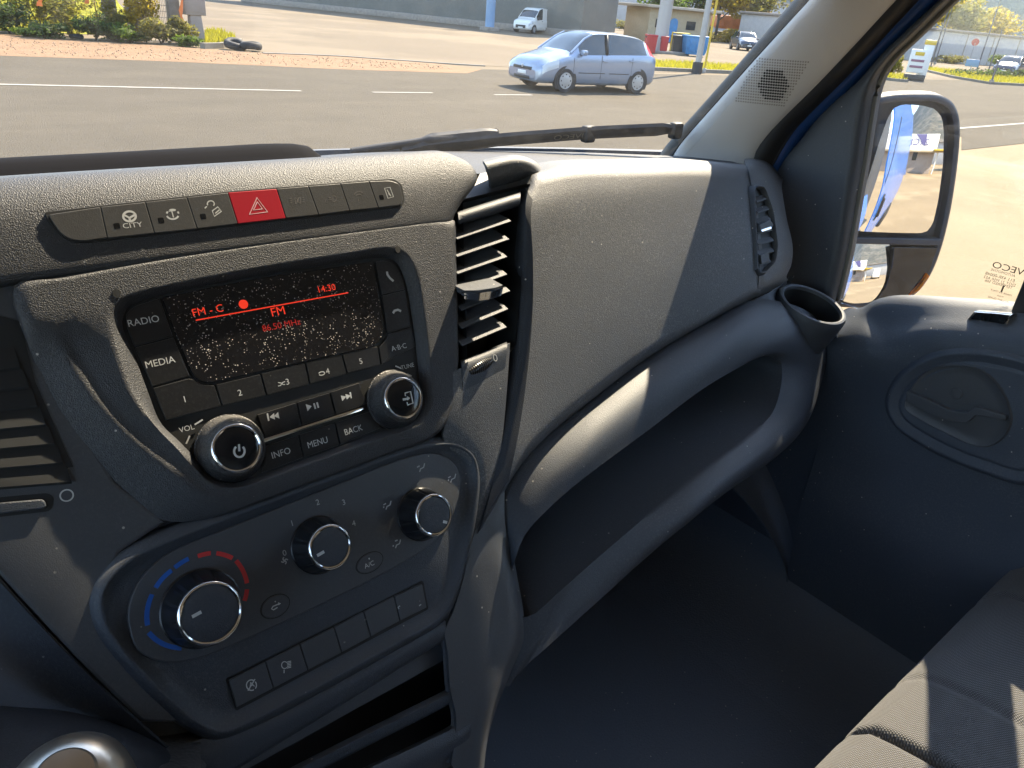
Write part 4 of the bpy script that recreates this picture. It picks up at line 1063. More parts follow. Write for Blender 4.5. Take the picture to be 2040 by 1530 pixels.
# ---------------------------------------------------------------- van body: seal, blue pillar, roof, flank
van = thing('van_cab', 'blue painted cab shell of the delivery van round the windows', 'van body', (0, -.5, 1.0))
sb = [(1520, 352), (1538, 322), (1574, 262), (1680, 153), (1722, 108), (1823, 0)]
pe3 = extend(cr([at(x, y, X=.905) for x, y in sb], 12), 2.11)
sheet('door_seal', [[p + np.array([.004, 0, 0]) for p in pe2], [a * .5 + b * .5 + np.array([-.010, 0, 0]) for a, b in zip(pe2, pe3)], [p + np.array([.0, 0, 0]) for p in pe3]], MT['rubber'], van, 36, 10, thick=.006)
tube('seal_bead', [p + np.array([-.002, -.003, 0]) for p in cr(pe3, 30)], .004, MT['rubber'], van, 8)
bs = [(1540, 352), (1558, 325), (1596, 268), (1706, 160), (1748, 112), (1866, 0)]
pe4 = extend(cr([at(x, y, X=.928) for x, y in bs], 12), 2.11)
sheet('pillar', [[p + np.array([.006, 0, 0]) for p in pe3], [a * .5 + b * .5 + np.array([-.004, 0, 0]) for a, b in zip(pe3, pe4)], [p + np.array([.004, 0, 0]) for p in pe4]], MT['paint_shaded'], van, 36, 8, thick=.01)
# outer A-pillar skin and cowl so that light enters only through the glass
sheet('pillar_skin', [[p + np.array([.012, .004, 0]) for p in pe0], [a * .5 + b * .5 + np.array([.07, .03, 0]) for a, b in zip(pe0, pe4)], [p + np.array([.02, 0, 0]) for p in pe4]], MT['paint'], van, 36, 8, thick=.004)
# roof with headliner
roof = [[np.array([X, ws_y(X, 2.11) + .02, 2.11]) for X in np.linspace(-.90, .90, 14)], [np.array([X, ws_y(X, 2.11) - .12, 2.20 - .05 * (X / .9) ** 4]) for X in np.linspace(-.92, .92, 14)], [np.array([X, -.35, 2.27 - .06 * (X / .9) ** 4]) for X in np.linspace(-.94, .94, 14)], [np.array([X, -.95, 2.27 - .06 * (X / .9) ** 4]) for X in np.linspace(-.94, .94, 14)]]
MT['headliner'] = simple('headliner', (.60, .60, .60), .9, bumps=(400, .3, .001))
sheet('roof', roof, MT['paint'], van, 30, 20, thick=.03)
sheet('headliner', [[p - np.array([0, .01, .035]) for p in r] for r in roof], MT['headliner'], van, 30, 20, thick=.004)
# unseen windscreen header trim, lower edge shaped to keep sun off the climate panel
def zcut(X): return float(np.interp(abs(X), [0, .25, .30, .34, .375, .41, .48, .55, .61, .65, .71, .76, .86], [2.115, 2.10, 2.086, 2.071, 2.058, 2.047, 2.0425, 2.032, 2.016, 2.009, 2.0005, 1.998, 1.998]))
hx_ = np.linspace(-.84, .84, 40)
sheet('header_trim', [[np.array([x, ws_y(x, zcut(x)) - .012, zcut(x)]) for x in hx_], [np.array([x, ws_y(x, zcut(x)) - .05, zcut(x) + .02]) for x in hx_], [np.array([x, ws_y(x, 2.11) - .10, 2.14]) for x in hx_], [np.array([x, ws_y(x, 2.11) - .03, 2.13]) for x in hx_], [np.array([x, ws_y(x, zcut(x) + .03) - .008, zcut(x) + .03]) for x in hx_], [np.array([x, ws_y(x, zcut(x)) - .010, zcut(x)]) for x in hx_]], MT['headliner'], van, 60, 24)
# upper side rails above the doors
for s in (-1, 1):
    rbox('roof_rail', (s * .945, -.25, 2.17), (.07, 1.35, .14), MT['paint'], van, .02)
rbox('bulkhead', (0, -.93, 1.62), (1.9, .04, 1.32), simple('bulkhead_white', (.62, .63, .65), .7, var=.06), van, .01)
rbox('cab_floor', (0, .02, .955), (1.90, 1.95, .05), MT['floor'], van, .01)
rbox('driver_door', (-.93, -.10, 1.29), (.06, 1.55, .70), MT['door'], van, .02)
# driver's side: door below the window, pillar and rear post
V, F = tube_vf([(-.90, .80, 1.70), (-.89, .66, 1.90), (-.88, .51, 2.12)], [.06, .055, .05], 10); mesh('driver_pillar', V, F, MT['trim'], van)
rbox('driver_rear_post', (-.93, -.75, 1.65), (.06, .30, 1.1), MT['door'], van, .02)
rbox('door_rear_post', (.945, -.72, 1.60), (.05, .36, 1.2), MT['frame'], van, .02)
# bulkhead in front of the footwell
fw = [[(-.95, 1.02, 1.74), (0, 1.05, 1.74), (.5, 1.0, 1.74), (.95, .84, 1.74)], [(-.95, 1.0, 1.40), (0, 1.02, 1.40), (.5, 1.0, 1.40), (.95, .90, 1.40)], [(-.95, .92, 1.12), (0, .92, 1.12), (.5, .92, 1.12), (.95, .88, 1.12)], [(-.95, .74, .975), (0, .74, .975), (.5, .74, .975), (.95, .72, .975)]]
sheet('firewall', fw, MT['floor'], van, 20, 16, thick=.01)
# side of the footwell and console flank
cfk = [[S.P(1034, 1262, -.03), S.P(1000, 1332, -.03), S.P(972, 1402, -.03), S.P(950, 1482, -.03), S.P(930, 1620, -.03)], [S.P(1034, 1262, -.03) + np.array([.02, .03, -.01]), S.P(1000, 1332, -.03) + np.array([.025, .03, -.01]), S.P(972, 1402, -.03) + np.array([.03, .03, -.01]), S.P(950, 1482, -.03) + np.array([.03, .03, -.01]), S.P(930, 1620, -.03) + np.array([.03, .03, -.01])],
       [(.16, .86, 1.33), (.17, .87, 1.25), (.18, .88, 1.17), (.18, .88, 1.08), (.18, .80, .99)]]
sheet('console_side', cfk, MT['panel'], dash, 20, 12, thick=.004)
ec = [[(.885, .86, 1.735), (.885, .74, 1.68), (.885, .66, 1.60), (.885, .58, 1.545)], [(.890, .88, 1.60), (.890, .74, 1.58), (.890, .60, 1.56), (.890, .50, 1.54)], [(.900, .90, 1.30), (.900, .74, 1.30), (.900, .60, 1.30), (.900, .42, 1.30)], [(.905, .92, .97), (.905, .74, .97), (.905, .60, .97), (.905, .38, .97)]]
sheet('kick_panel', ec, MT['door'], van, 16, 20, thick=.01)
# door sill rounding and floor mat
sil = [[(.905, y, 1.12) for y in (.75, .40, .0, -.6)], [(.88, y, 1.05) for y in (.74, .40, .0, -.6)], [(.82, y, 1.012) for y in (.72, .40, .0, -.6)], [(.70, y, .992) for y in (.70, .40, .0, -.6)], [(.55, y, .984) for y in (.70, .40, .0, -.6)]]
sheet('door_sill', sil, MT['floor'], van, 12, 16, thick=.004)
matp = [at(x, y, Z=.995) for x, y in ((1330, 1130), (1370, 1180), (1440, 1280), (1500, 1362), (1560, 1408), (1620, 1432), (1655, 1420), (1675, 1380))]
mb = ccw([np.array([p[0], p[1]]) for p in cr(matp, 24)] + [np.array([.80, -.50]), np.array([.12, -.50]), np.array([.12, .72])])
tag(plate('floor_mat', Frame((0, 0, .985), (1, 0, 0), (0, 1, 0)), mb, -.004, .0075, MT['floor'], None, bev=.003), 'dark rubber floor mat in the passenger footwell', 'floor mat')
# heater box bulge and wheel arch step low in the footwell
hb = thing('footwell_trim', 'dark moulded footwell trim under the passenger shelf', 'trim panel', (.5, .8, 1.0))
hbr = [[(.26, .80, 1.34), (.40, .76, 1.34), (.56, .74, 1.34), (.66, .80, 1.34), (.72, .90, 1.34)], [(.26, .78, 1.22), (.40, .72, 1.22), (.54, .70, 1.22), (.63, .77, 1.22), (.70, .90, 1.22)], [(.26, .76, 1.10), (.38, .70, 1.10), (.50, .68, 1.10), (.60, .74, 1.10), (.68, .88, 1.10)], [(.26, .80, .99), (.36, .76, .99), (.46, .75, .99), (.56, .79, .99), (.66, .88, .99)]]
sheet('heater_cover', hbr, MT['panel'], hb, 24, 20, thick=.004)
ar = [[(.62, .84, 1.22), (.72, .70, 1.26), (.80, .56, 1.22), (.86, .46, 1.10), (.88, .42, .98)], [(.74, .84, 1.24), (.80, .72, 1.28), (.84, .58, 1.24), (.88, .47, 1.12), (.895, .42, .98)], [(.90, .84, 1.26), (.90, .72, 1.30), (.90, .58, 1.26), (.90, .47, 1.14), (.90, .42, .98)]]
sheet('wheel_arch', ar, MT['floor'], hb, 24, 10, thick=.004)

# ---------------------------------------------------------------- passenger door
door = thing('passenger_door', 'dark blue grey passenger door with sill, recessed handle and window switch', 'door', (.90, .1, 1.0))
dfr_l = [(1872, 0), (1800, 66), (1752, 112), (1712, 160), (1640, 222), (1590, 285), (1550, 335), (1540, 420), (1545, 500), (1552, 560), (1590, 610)]
dfr_m = [(1878, 4), (1812, 70), (1762, 120), (1728, 170), (1708, 240), (1700, 300), (1690, 360), (1680, 430), (1668, 500), (1650, 570), (1650, 605)]
dfr_r = [(1895, 0), (1827, 67), (1767, 127), (1744, 173), (1731, 240), (1722, 300), (1712, 360), (1700, 430), (1688, 500), (1672, 570), (1664, 600)]
ql = [at(x, y, X=.915) for x, y in dfr_l]; qm = [at(x, y, X=.905) for x, y in dfr_m]; qr = [at(x, y, X=.922) for x, y in dfr_r]
def ext_up(pts, z):
    d = pts[0] - pts[1]; d /= d[2]; return [pts[0] + d * (z - pts[0][2])] + list(pts)
ql, qm, qr = ext_up(ql, 2.12), ext_up(qm, 2.12), ext_up(qr, 2.12)
sheet('window_frame', [[p + np.array([.02, 0, 0]) for p in ql], ql, [a * .5 + b * .5 + np.array([-.004, 0, 0]) for a, b in zip(ql, qm)], qm, [a * .3 + b * .7 + np.array([-.002, 0, 0]) for a, b in zip(qm, qr)], qr, [p + np.array([.025, 0, 0]) for p in qr]], MT['frame'], door, 44, 24, thick=.003)
tube('window_seal', [p + np.array([.006, 0, 0]) for p in cr(qr, 40)], .0045, MT['rubber_lip'], door, 8)
# sill, panel
X_ = lambda pts, X: [at(x, y, X=X) for x, y in pts]
sl = [X_([(1640, 640), (1690, 622), (1722, 618), (1748, 603), (1793, 595), (1900, 600), (2007, 608), (2200, 632), (2700, 760)], .940),
      X_([(1640, 650), (1690, 632), (1724, 622), (1750, 607), (1795, 598), (1900, 603), (2007, 611), (2200, 636), (2700, 766)], .930),
      X_([(1645, 660), (1690, 652), (1726, 650), (1754, 655), (1798, 650), (1880, 636), (2005, 645), (2200, 670), (2700, 800)], .905),
      X_([(1650, 680), (1690, 680), (1732, 680), (1760, 690), (1800, 680), (1860, 662), (2003, 674), (2200, 700), (2700, 838)], .884),
      X_([(1652, 700), (1692, 700), (1735, 702), (1766, 710), (1806, 700), (1862, 680), (2003, 692), (2200, 720), (2700, 860)], .878),
      X_([(1650, 780), (1690, 785), (1735, 795), (1770, 800), (1810, 800), (1866, 805), (2003, 830), (2200, 870), (2700, 1010)], .892),
      X_([(1630, 900), (1670, 915), (1715, 930), (1755, 945), (1800, 960), (1860, 985), (2003, 1040), (2200, 1090), (2700, 1250)], .888),
      X_([(1600, 1000), (1650, 1020), (1700, 1045), (1745, 1070), (1790, 1095), (1855, 1125), (2003, 1190), (2200, 1260), (2700, 1420)], .872),
      X_([(1570, 1150), (1620, 1180), (1670, 1215), (1720, 1250), (1770, 1285), (1840, 1330), (2000, 1420), (2200, 1520), (2700, 1760)], .880),
      X_([(1540, 1300), (1590, 1340), (1640, 1380), (1690, 1420), (1740, 1460), (1820, 1520), (2000, 1640), (2200, 1760), (2700, 2100)], .900)]
sheet('door_panel', sl, MT['door'], door, 60, 60, thick=.006)
# lit cap strip joint
DF = Frame(at(1900, 830, X=.876), (0, -1, 0), (0, 0, 1))
hz_px = [(1771, 805), (1782, 772), (1808, 742), (1850, 716), (1905, 704), (1980, 708), (2070, 735), (2140, 800), (2120, 900), (2045, 957), (1960, 936), (1880, 904), (1815, 868), (1783, 840)]
Lh = ccw(loopN(DF, hz_px, .006, 90))
loft('handle_bezel', [[DF.w(*p, -.010) for p in inset(Lh, -.012)], [DF.w(*p, .003) for p in inset(Lh, -.007)], [DF.w(*p, .0085) for p in inset(Lh, -.001)], [DF.w(*p, .0085) for p in inset(Lh, .002)], [DF.w(*p, .004) for p in inset(Lh, .008)], [DF.w(*p, .003) for p in inset(Lh, .013)], [DF.w(*p, .0055) for p in inset(Lh, .016)], [DF.w(*p, .0055) for p in inset(Lh, .019)], [DF.w(*p, .0045) for p in inset(Lh, .03)]], MT['door'], door, cap1=True, angle=50)
hp_px = [(1806, 812), (1818, 776), (1846, 744), (1895, 730), (1950, 738), (1990, 775), (2011, 828), (2002, 862), (1975, 884), (1946, 886), (1890, 862), (1838, 835)]
Lp2 = ccw(loopN(DF, hp_px, .006, 70))
loft('handle_pocket', [[DF.w(*p, .0035) for p in inset(Lp2, -.004)], [DF.w(*p, .0075) for p in inset(Lp2, -.0015)], [DF.w(*p, .0070) for p in Lp2], [DF.w(*p, .0052) for p in inset(Lp2, .003)], [DF.w(*p, .0052) for p in inset(Lp2, .012)]], MT['panel'], door, cap1=True)
plate('handle', DF, rnd(pxl(DF, [(1806, 778), (1850, 796), (1895, 818), (1925, 822), (1944, 810), (2006, 828), (2004, 838), (1945, 826), (1928, 842), (1888, 838), (1845, 820), (1806, 800)], .012), .004), .004, .014, MT['panel'], door, bev=.0012, steps=2)
plate('screw', DF, circle(*DF.uv(1905, 784, .006), .008, 18), .004, .0075, MT['panel'], door, bev=.001)
# window switch
q = [at(x, y, X=.900) for x, y in ((1928, 637), (1945, 620), (2016, 626), (2004, 648))]
wO = sum(q) / 4; WF = Frame(wO, q[2] - q[1], (q[1] + q[2] - q[0] - q[3]))
if WF.en[2] < 0: WF = Frame(wO, q[2] - q[1], -(q[1] + q[2] - q[0] - q[3]))
WFq = [WF.uv(x, y) for x, y in ((1928, 637), (1943, 620), (2017, 626), (2006, 648))]
wsx = plate('window_switch', WF, WFq, -.012, .004, MT['chrome'], door, bev=.001)
ro = [WF.uv(x, y, .0045) for x, y in ((1934, 635), (1945, 622), (2012, 627), (2002, 645))]
rr_ = []
for k in range(9):
    t = k / 8; a = ro[0] * (1 - t) + ro[3] * t; b = ro[1] * (1 - t) + ro[2] * t; hh = .0048 - .003 * math.sin(math.pi * t) + .0025 * t
    rr_.append([WF.w(*a, hh), WF.w(*b, hh)])
sheet('rocker', rr_, MT['gloss'], wsx, 4, 14, thick=.002)
# side glass with the maker's print, read from outside
gy = [at(x, y, X=.934) for x, y in dfr_r]
gb = [at(x, y, X=.934) for x, y in ((1664, 612), (1748, 603), (1793, 595), (2007, 608), (2200, 632))]
poly = [p + np.array([0, .02, 0]) for p in ext_up(gy, 2.12)] + [p - np.array([0, 0, .02]) for p in gb[1:]] + [np.array([.934, -.56, 1.60]), np.array([.934, -.56, 2.12])]
V = [np.array([.934, p[1], p[2]]) for p in poly]; V2 = [p + np.array([.004, 0, 0]) for p in V]; k = len(V)
win = mesh('window_glass', V + V2, [tuple(range(k)), tuple(range(2 * k - 1, k - 1, -1))] + [(i, (i + 1) % k, k + (i + 1) % k, k + i) for i in range(k)], MT['pane'], door, False)
GX = Frame(at(2000, 560, X=.9335), (0, -1, 0), (0, 0, 1))
MT['ink'] = simple('glass_ink', (.03, .025, .02), .7); MT['ink_faint'] = simple('glass_ink_faint', (.16, .13, .09), .7)
def gt(s, x, y, size, mat='ink_faint', sx=1.0):
    text('glass_print', s, GX, *GX.uv(x, y), size, .0, MT[mat], win, mirror=True, sx=sx)
gt('IVECO', 2011, 536, .0125, 'ink', 1.25); gt('AUTOMOTIVE', 1998, 543.5, .0050); gt('E11 43R-00048', 1992, 552, .0062); gt('DOT 21 M50 AS2', 1991, 560, .0056); gt('TEMPERED 506', 1989, 566, .0056); gt('I', 1997, 576, .0140, 'ink', 1.6); gt('MADE IN ITALY', 1994, 583, .0040); gt('4 mm', 1993, 590, .0036); gt('SECURIT GLASS', 1989, 597, .0040); gt('SGS', 1975, 603, .0040)
# window division bar
rbox('division_bar', (.925, .240, 1.87), (.022, .085, .60), MT['rubber'], door, .006)

# ---------------------------------------------------------------- wiper on the outside of the glass
wip = thing('wiper', 'black windscreen wiper lying along the foot of the windscreen', 'wiper', tuple(ws_hit(1000, 290, .03)))
arm = [ws_hit(x, y, .035) for x, y in ((700, 303), (745, 296), (800, 288), (850, 281), (920, 276), (985, 272))]
tube('arm', cr(arm, 24), [.006] * 12 + [.009] * 12, MT['rubber'], wip, 8)
V, F = join([tube_vf(cr([ws_hit(x, y, .038) for x, y in ((848, 281), (900, 276), (960, 269), (990, 267))], 12), [.008, .011, .011, .011, .011, .011, .011, .010, .010, .010, .009, .007], 8), tube_vf([ws_hit(986, 262, .04), ws_hit(990, 274, .04)], .006, 8)])
mesh('arm_cover', V, F, MT['rubber'], wip)
bl_ = cr([ws_hit(x, y, .022) for x, y in ((800, 306), (850, 299), (960, 287), (1000, 282), (1100, 274), (1180, 268), (1260, 264), (1352, 260))], 30)
rings = []
for k, p in enumerate(bl_):
    t = k / 29; w = .0105 if 1 < k < 28 else .007
    n_ = np.array([0, .735, 1.0]); n_ /= np.linalg.norm(n_)          # surface normal of the glass, outward
    up = np.array([0, -.735 * 0 + -.59, .80])
    rings.append([p - up * w, p + n_ * .004 - up * w * .5, p + n_ * .012 + up * w * .2, p + n_ * .006 + up * w, p + up * w, p - n_ * .003])
loft('blade', rings, MT['rubber'], wip, cap0=True, cap1=True, angle=40)
for x, y in ((1172, 267), (1346, 260)):
    p = ws_hit(x, y, .026); rbox('clip', p, (.022, .016, .026), MT['rubber'], wip, .004)
c = ws_hit(1133, 273, .006); BF = Frame(c, ws_hit(1165, 270.5, .006) - ws_hit(1100, 275.5, .006), (0, -.59, .80))
text('lettering', 'IVECO', BF, 0, 0, .014, 0, simple('wiper_print', (.16, .15, .12), .6), wip, mirror=True, sx=1.25)

# ---------------------------------------------------------------- passenger seat
m, N, L, B = mat_new('seat_fabric'); p_ = pos(N)
def wave(rot, scale):
    mp = N.new('ShaderNodeMapping'); mp.inputs['Rotation'].default_value = rot; L.new(p_, mp.inputs[0])
    w = N.new('ShaderNodeTexWave'); w.wave_type = 'BANDS'; w.inputs['Scale'].default_value = scale; w.inputs['Distortion'].default_value = .6; w.inputs['Detail'].default_value = 1; w.inputs['Detail Scale'].default_value = 3
    L.new(mp.outputs[0], w.inputs[0]); return w.outputs['Fac']
wa, wb = wave((0, 0, .5), 150), wave((.6, .3, 2.0), 150)
a = N.new('ShaderNodeMath'); a.operation = 'MULTIPLY'; L.new(wa, a.inputs[0]); L.new(wb, a.inputs[1])
f = ramp(N, L, a.outputs[0], 0, .6)
big = ramp(N, L, ntex(N, L, p_, 14, 4), .3, .7)
c1 = mix(N, L, (.034, .036, .040), (.15, .14, .13), f); c2 = mix(N, L, c1, (.16, .145, .125), .12)
L.new(c2, B.inputs['Base Color']); B.inputs['Roughness'].default_value = .85; B.inputs['Sheen Weight'].default_value = .25
bump(N, L, a.outputs[0], .8, .0012, B); MT['fabric'] = m
seat = thing('passenger_seat', 'woven charcoal passenger bench seat partly in sunlight', 'seat', (.62, -.1, .98))
# front roll of the cushion, swept along X; grooves where the pads meet
seam = [.42, .54, .78]
spx = [(1600, 1560), (1625, 1520), (1650, 1488), (1680, 1455), (1705, 1440), (1722, 1415), (1752, 1362), (1790, 1322), (1832, 1282), (1870, 1250), (1930, 1192), (1990, 1140), (2040, 1100), (2120, 1020)]
SY = .148
crest = [at(x, y, Y=SY) for x, y in spx]
xs_ = np.array([p[0] for p in crest]); zs_ = np.array([p[2] for p in crest])
zfit = np.polyfit(xs_, zs_, 1)
prof_s = [(-.005, -.34), (.005, -.22), (.010, -.12), (.006, -.06), (0, -.028), (-.018, -.006), (-.042, .0), (-.075, .004), (-.12, .005), (-.20, .002), (-.32, -.006), (-.46, -.010), (-.56, -.012)]
cols = []
Xs = np.linspace(.28, .90, 220)
for X in Xs:
    zc = float(np.polyval(zfit, X)); col_ = []
    for dy, dz in prof_s:
        g = 0
        for s_, wv, sg_ in zip(seam, (.011, .0035, .004), (.0055, .007, .007)):
            sh = s_ + (-dy - .05) * .10
            g += wv * math.exp(-((X - sh) / sg_) ** 2)
        k_ = max(0., min(1., (dz + .10) / .10))
        col_.append(np.array([X, SY + dy - g * .4, zc + dz - g * k_]))
    cols.append(cr(col_, 40))
V, F = loft_vf(cols, False)
mesh('cushion', V, F, MT['fabric'], seat, True, 80)
bk = [[np.array([X, -.42 - (0.10 if X in (.28, .90) else 0), z]) + np.array([0, -(z - 1.3) * .18, 0]) for X in (.28, .34, .60, .84, .90)] for z in (1.26, 1.45, 1.70, 1.95, 2.02)]
sheet('backrest', bk, MT['fabric'], seat, 30, 24, thick=.06)
rbox('seat_base', (.60, -.18, 1.10), (.56, .52, .22), MT['deep'], seat, .03)
for X in (.36, .84):
    rbox('leg', (X, -.15, 1.02), (.05, .42, .10), MT['deep'], seat, .01)

# ---------------------------------------------------------------- gear lever at the foot of the stack
gear = thing('gear_lever', 'satin metal topped gear lever in a black leather boot', 'gear lever', tuple(at(150, 1640, d=.52)))
kc = at(143, 1592, d=.40)
gf = Frame(kc, (1, 0, 0), (0, .94, .34))
lathe('knob', gf, [(.012, -.055), (.024, -.036), (.031, -.014), (.0325, 0), (.031, .012), (.0255, .022), (.018, .028), (.009, .031), (.0001, .032)], MT['gearknob'], gear, 48, angle=50)
lathe('cap', gf, [(.0150, .0285), (.0150, .0325), (.0135, .0345), (.007, .0355), (.0001, .0358)], MT['gearknob'], gear, 40)
tube('stem', [kc - gf.en * .045, kc - gf.en * .11], .008, MT['chrome'], gear, 12)
b0_ = at(170, 1545, d=.55)
bt = []
for k in range(9):
    t = k / 8; c_ = (kc - gf.en * .085) * (1 - t) + (b0_ + np.array([0, .02, -.03])) * t; r_ = .012 + .085 * t ** .8 + .006 * math.sin(k * 2.4)
    bt.append([c_ + np.array([math.cos(a_) * r_ * (1 + .06 * math.sin(5 * a_ + k)), math.sin(a_) * r_ * .8 * (1 + .06 * math.cos(4 * a_ + k)), -.03 * t * math.sin(3 * a_) * .3]) for a_ in np.linspace(0, 2 * math.pi, 40, endpoint=False)])
loft('boot', bt, MT['leather'], gear, angle=70)
dk = [[S.P(-260, 1340, -.02), S.P(-30, 1410, -.02), S.P(130, 1425, -.02), S.P(260, 1460, -.02), S.P(345, 1500, -.02)], [S.P(-260, 1420, .03), S.P(-30, 1470, .03), S.P(130, 1480, .03), S.P(270, 1500, .02), S.P(352, 1530, .0)], [S.P(-260, 1560, .07), S.P(-30, 1570, .07), S.P(130, 1580, .06), S.P(280, 1590, .04), S.P(362, 1600, .01)], [S.P(-260, 1800, .09), S.P(-30, 1800, .09), S.P(130, 1800, .08), S.P(290, 1780, .06), S.P(370, 1760, .02)]]
sheet('gear_console', dk, MT['flank'], dash, 30, 20, thick=.003)

# ---------------------------------------------------------------- door mirror
mc = at(1795, 340, X=1.26)
dv = mc - CAM; dv /= np.linalg.norm(dv)
tgt = np.array([1.0, -4.7, 1.32]) - mc; tgt /= np.linalg.norm(tgt)
nm = tgt - dv; nm /= np.linalg.norm(nm)
mx = np.cross(np.array([0, 0, 1.0]), nm); mx /= np.linalg.norm(mx)
MF = Frame(mc, mx, np.cross(nm, mx))
mir = thing('door_mirror', 'tall black door mirror with upper flat and lower wide angle glass', 'door mirror', tuple(at(1700, 600, X=1.0)))
ho = [(1690, 330), (1712, 250), (1738, 203), (1770, 190), (1830, 187), (1872, 190), (1898, 206), (1910, 240), (1909, 300), (1899, 380), (1888, 440), (1872, 500), (1852, 548), (1826, 582), (1790, 603), (1740, 612), (1690, 612), (1656, 604), (1652, 560), (1660, 480), (1672, 400)]
Lm = ccw(loopN(MF, ho, .0, 100)); cm = np.mean(np.array(Lm), axis=0)
sc_ = lambda L, s, dx=0: [cm + (p - cm) * s + np.array([dx, 0]) for p in L]
MT['mirror_shell'] = simple('mirror_shell', (.030, .032, .036), .45, bumps=(700, .3, .0006), var=.15, vscale=20)
loft('housing', [[MF.w(*p, -.012) for p in inset(Lm, .014)], [MF.w(*p, .004) for p in inset(Lm, .012)], [MF.w(*p, .006) for p in inset(Lm, .006)], [MF.w(*p, .002) for p in Lm], [MF.w(*p, -.02) for p in inset(Lm, -.004)], [MF.w(*p, -.06) for p in sc_(Lm, .96)], [MF.w(*p, -.10) for p in sc_(Lm, .80)], [MF.w(*p, -.125) for p in sc_(Lm, .5)]], MT['mirror_shell'], mir, cap0=True, cap1=True, angle=60)
mg = [(1697, 461), (1710, 405), (1732, 345), (1752, 282), (1770, 235), (1784, 214), (1802, 208), (1842, 211), (1866, 218), (1879, 236), (1881, 268), (1878, 330), (1870, 400), (1862, 446), (1852, 462), (1838, 466), (1770, 464)]
RM = 1.1
Lg = ccw(resample(rnd(pxl(MF, mg, .007), .004), 64)); cg = np.array([0.0, 0.0])
rings = []
for s_ in (1.0, .93, .85, .75, .65, .55, .45, .35, .25, .15, .05):
    rings.append([MF.w(*(q_ * s_), .0100 - float((q_ * s_) @ (q_ * s_)) / (2 * RM)) for q_ in Lg])
rings = [[p - MF.en * .02 for p in rings[0]]] + rings
loft('mirror_glass', rings, MT['mirror'], mir, cap1=True, angle=60)
def in_mirror(px, py, Y=None, D=None):
    """World point that the main mirror shows at (px, py), on the plane Y or at distance D."""
    u, v = MF.uv(px, py, .0095); p = MF.w(u, v, .0095)
    n_ = MF.en + MF.ex * (u / RM) + MF.ey * (v / RM); n_ /= np.linalg.norm(n_)
    d_ = p - CAM; d_ /= np.linalg.norm(d_); r_ = d_ - 2 * (d_ @ n_) * n_
    return p + r_ * ((Y - p[1]) / r_[1] if Y is not None else D)
plate('divider', MF, rnd(pxl(MF, [(1672, 472), (1876, 476), (1872, 489), (1668, 485)], .008), .003), -.008, .010, MT['mirror_shell'], mir, bev=.002)
lg = [(1684, 490), (1700, 487), (1757, 488), (1778, 489), (1776, 520), (1768, 552), (1756, 578), (1738, 598), (1720, 602), (1688, 601), (1668, 590), (1668, 560), (1676, 520)]
Ll = ccw(loopN(MF, lg, .007, 60)); cl_ = np.mean(np.array(Ll), axis=0)
R0 = .55
rings = []
for s_ in (1.0, .88, .75, .6, .45, .3, .15, .02):
    ring = []
    for p in Ll:
        q_ = cl_ + (p - cl_) * s_; d2 = float((q_ - cl_) @ (q_ - cl_)); ring.append(MF.w(*q_, .0085 - d2 / (2 * R0) - (q_ - cl_)[0] * .07 - (q_ - cl_)[1] * .12))
    rings.append(ring)
rings = [[p - MF.en * .02 for p in rings[0]]] + rings
loft('wide_angle_glass', rings, MT['mirror'], mir, cap1=True, angle=60)
# smoked corner beside the wide angle glass, amber repeater
plate('corner_cover', MF, rnd(pxl(MF, [(1781, 492), (1868, 494), (1850, 545), (1825, 578), (1785, 600), (1742, 602), (1764, 572), (1776, 535)], .007), .003), -.006, .0072, MT['gloss'], mir, bev=.001)
plate('repeater', MF, rnd(pxl(MF, [(1846, 544), (1852, 550), (1832, 578), (1812, 590), (1816, 582), (1834, 564)], .010), .002), -.01, .011, MT['orange'], mir, bev=.002)
tube('bracket', [at(1640, 700, X=.97), at(1660, 690, X=1.08), at(1700, 640, X=1.18)], .030, MT['mirror_shell'], mir, 12)
# van flank behind the passenger door, seen in the mirror
flank = [[np.array([1.02 + b, y, z]) for y in (.60, .2, -.6, -1.5, -3.0, -4.6)] for z, b in ((.55, -.05), (.75, .0), (1.05, .03), (1.20, .035), (1.32, .03), (1.45, -.01))]
sheet('door_skin', [[p + np.array([-.03, 0, 0]) for p in r[:3]] for r in flank], MT['paint'], van, 20, 20, thick=.004)
fl2 = [[np.array([1.00 + b, y, z]) for y in (-.95, -1.5, -3.0, -4.4, -4.7)] for z, b in ((.50, -.05), (.75, .0), (1.05, .03), (1.25, .035), (1.45, .03), (1.65, .0), (2.1, -.03), (2.55, -.10))]
sheet('load_side', fl2, MT['paint'], van, 24, 24, thick=.01)
rbox('load_wheel_arch', (.98, -3.4, .62), (.10, .95, .30), MT['rubber'], van, .08, 3)
V, F = join([rbox_vf((1.045, -1.25, 1.22), (.02, .10, .26), .009, 3), rbox_vf((1.06, -1.25, 1.22), (.03, .05, .20), .012, 3)]); mesh('side_door_handle', V, F, MT['rubber'], van)
rbox('door_gap', (1.036, -1.05, 1.3), (.006, .012, 1.5), MT['deep'], van, .001)
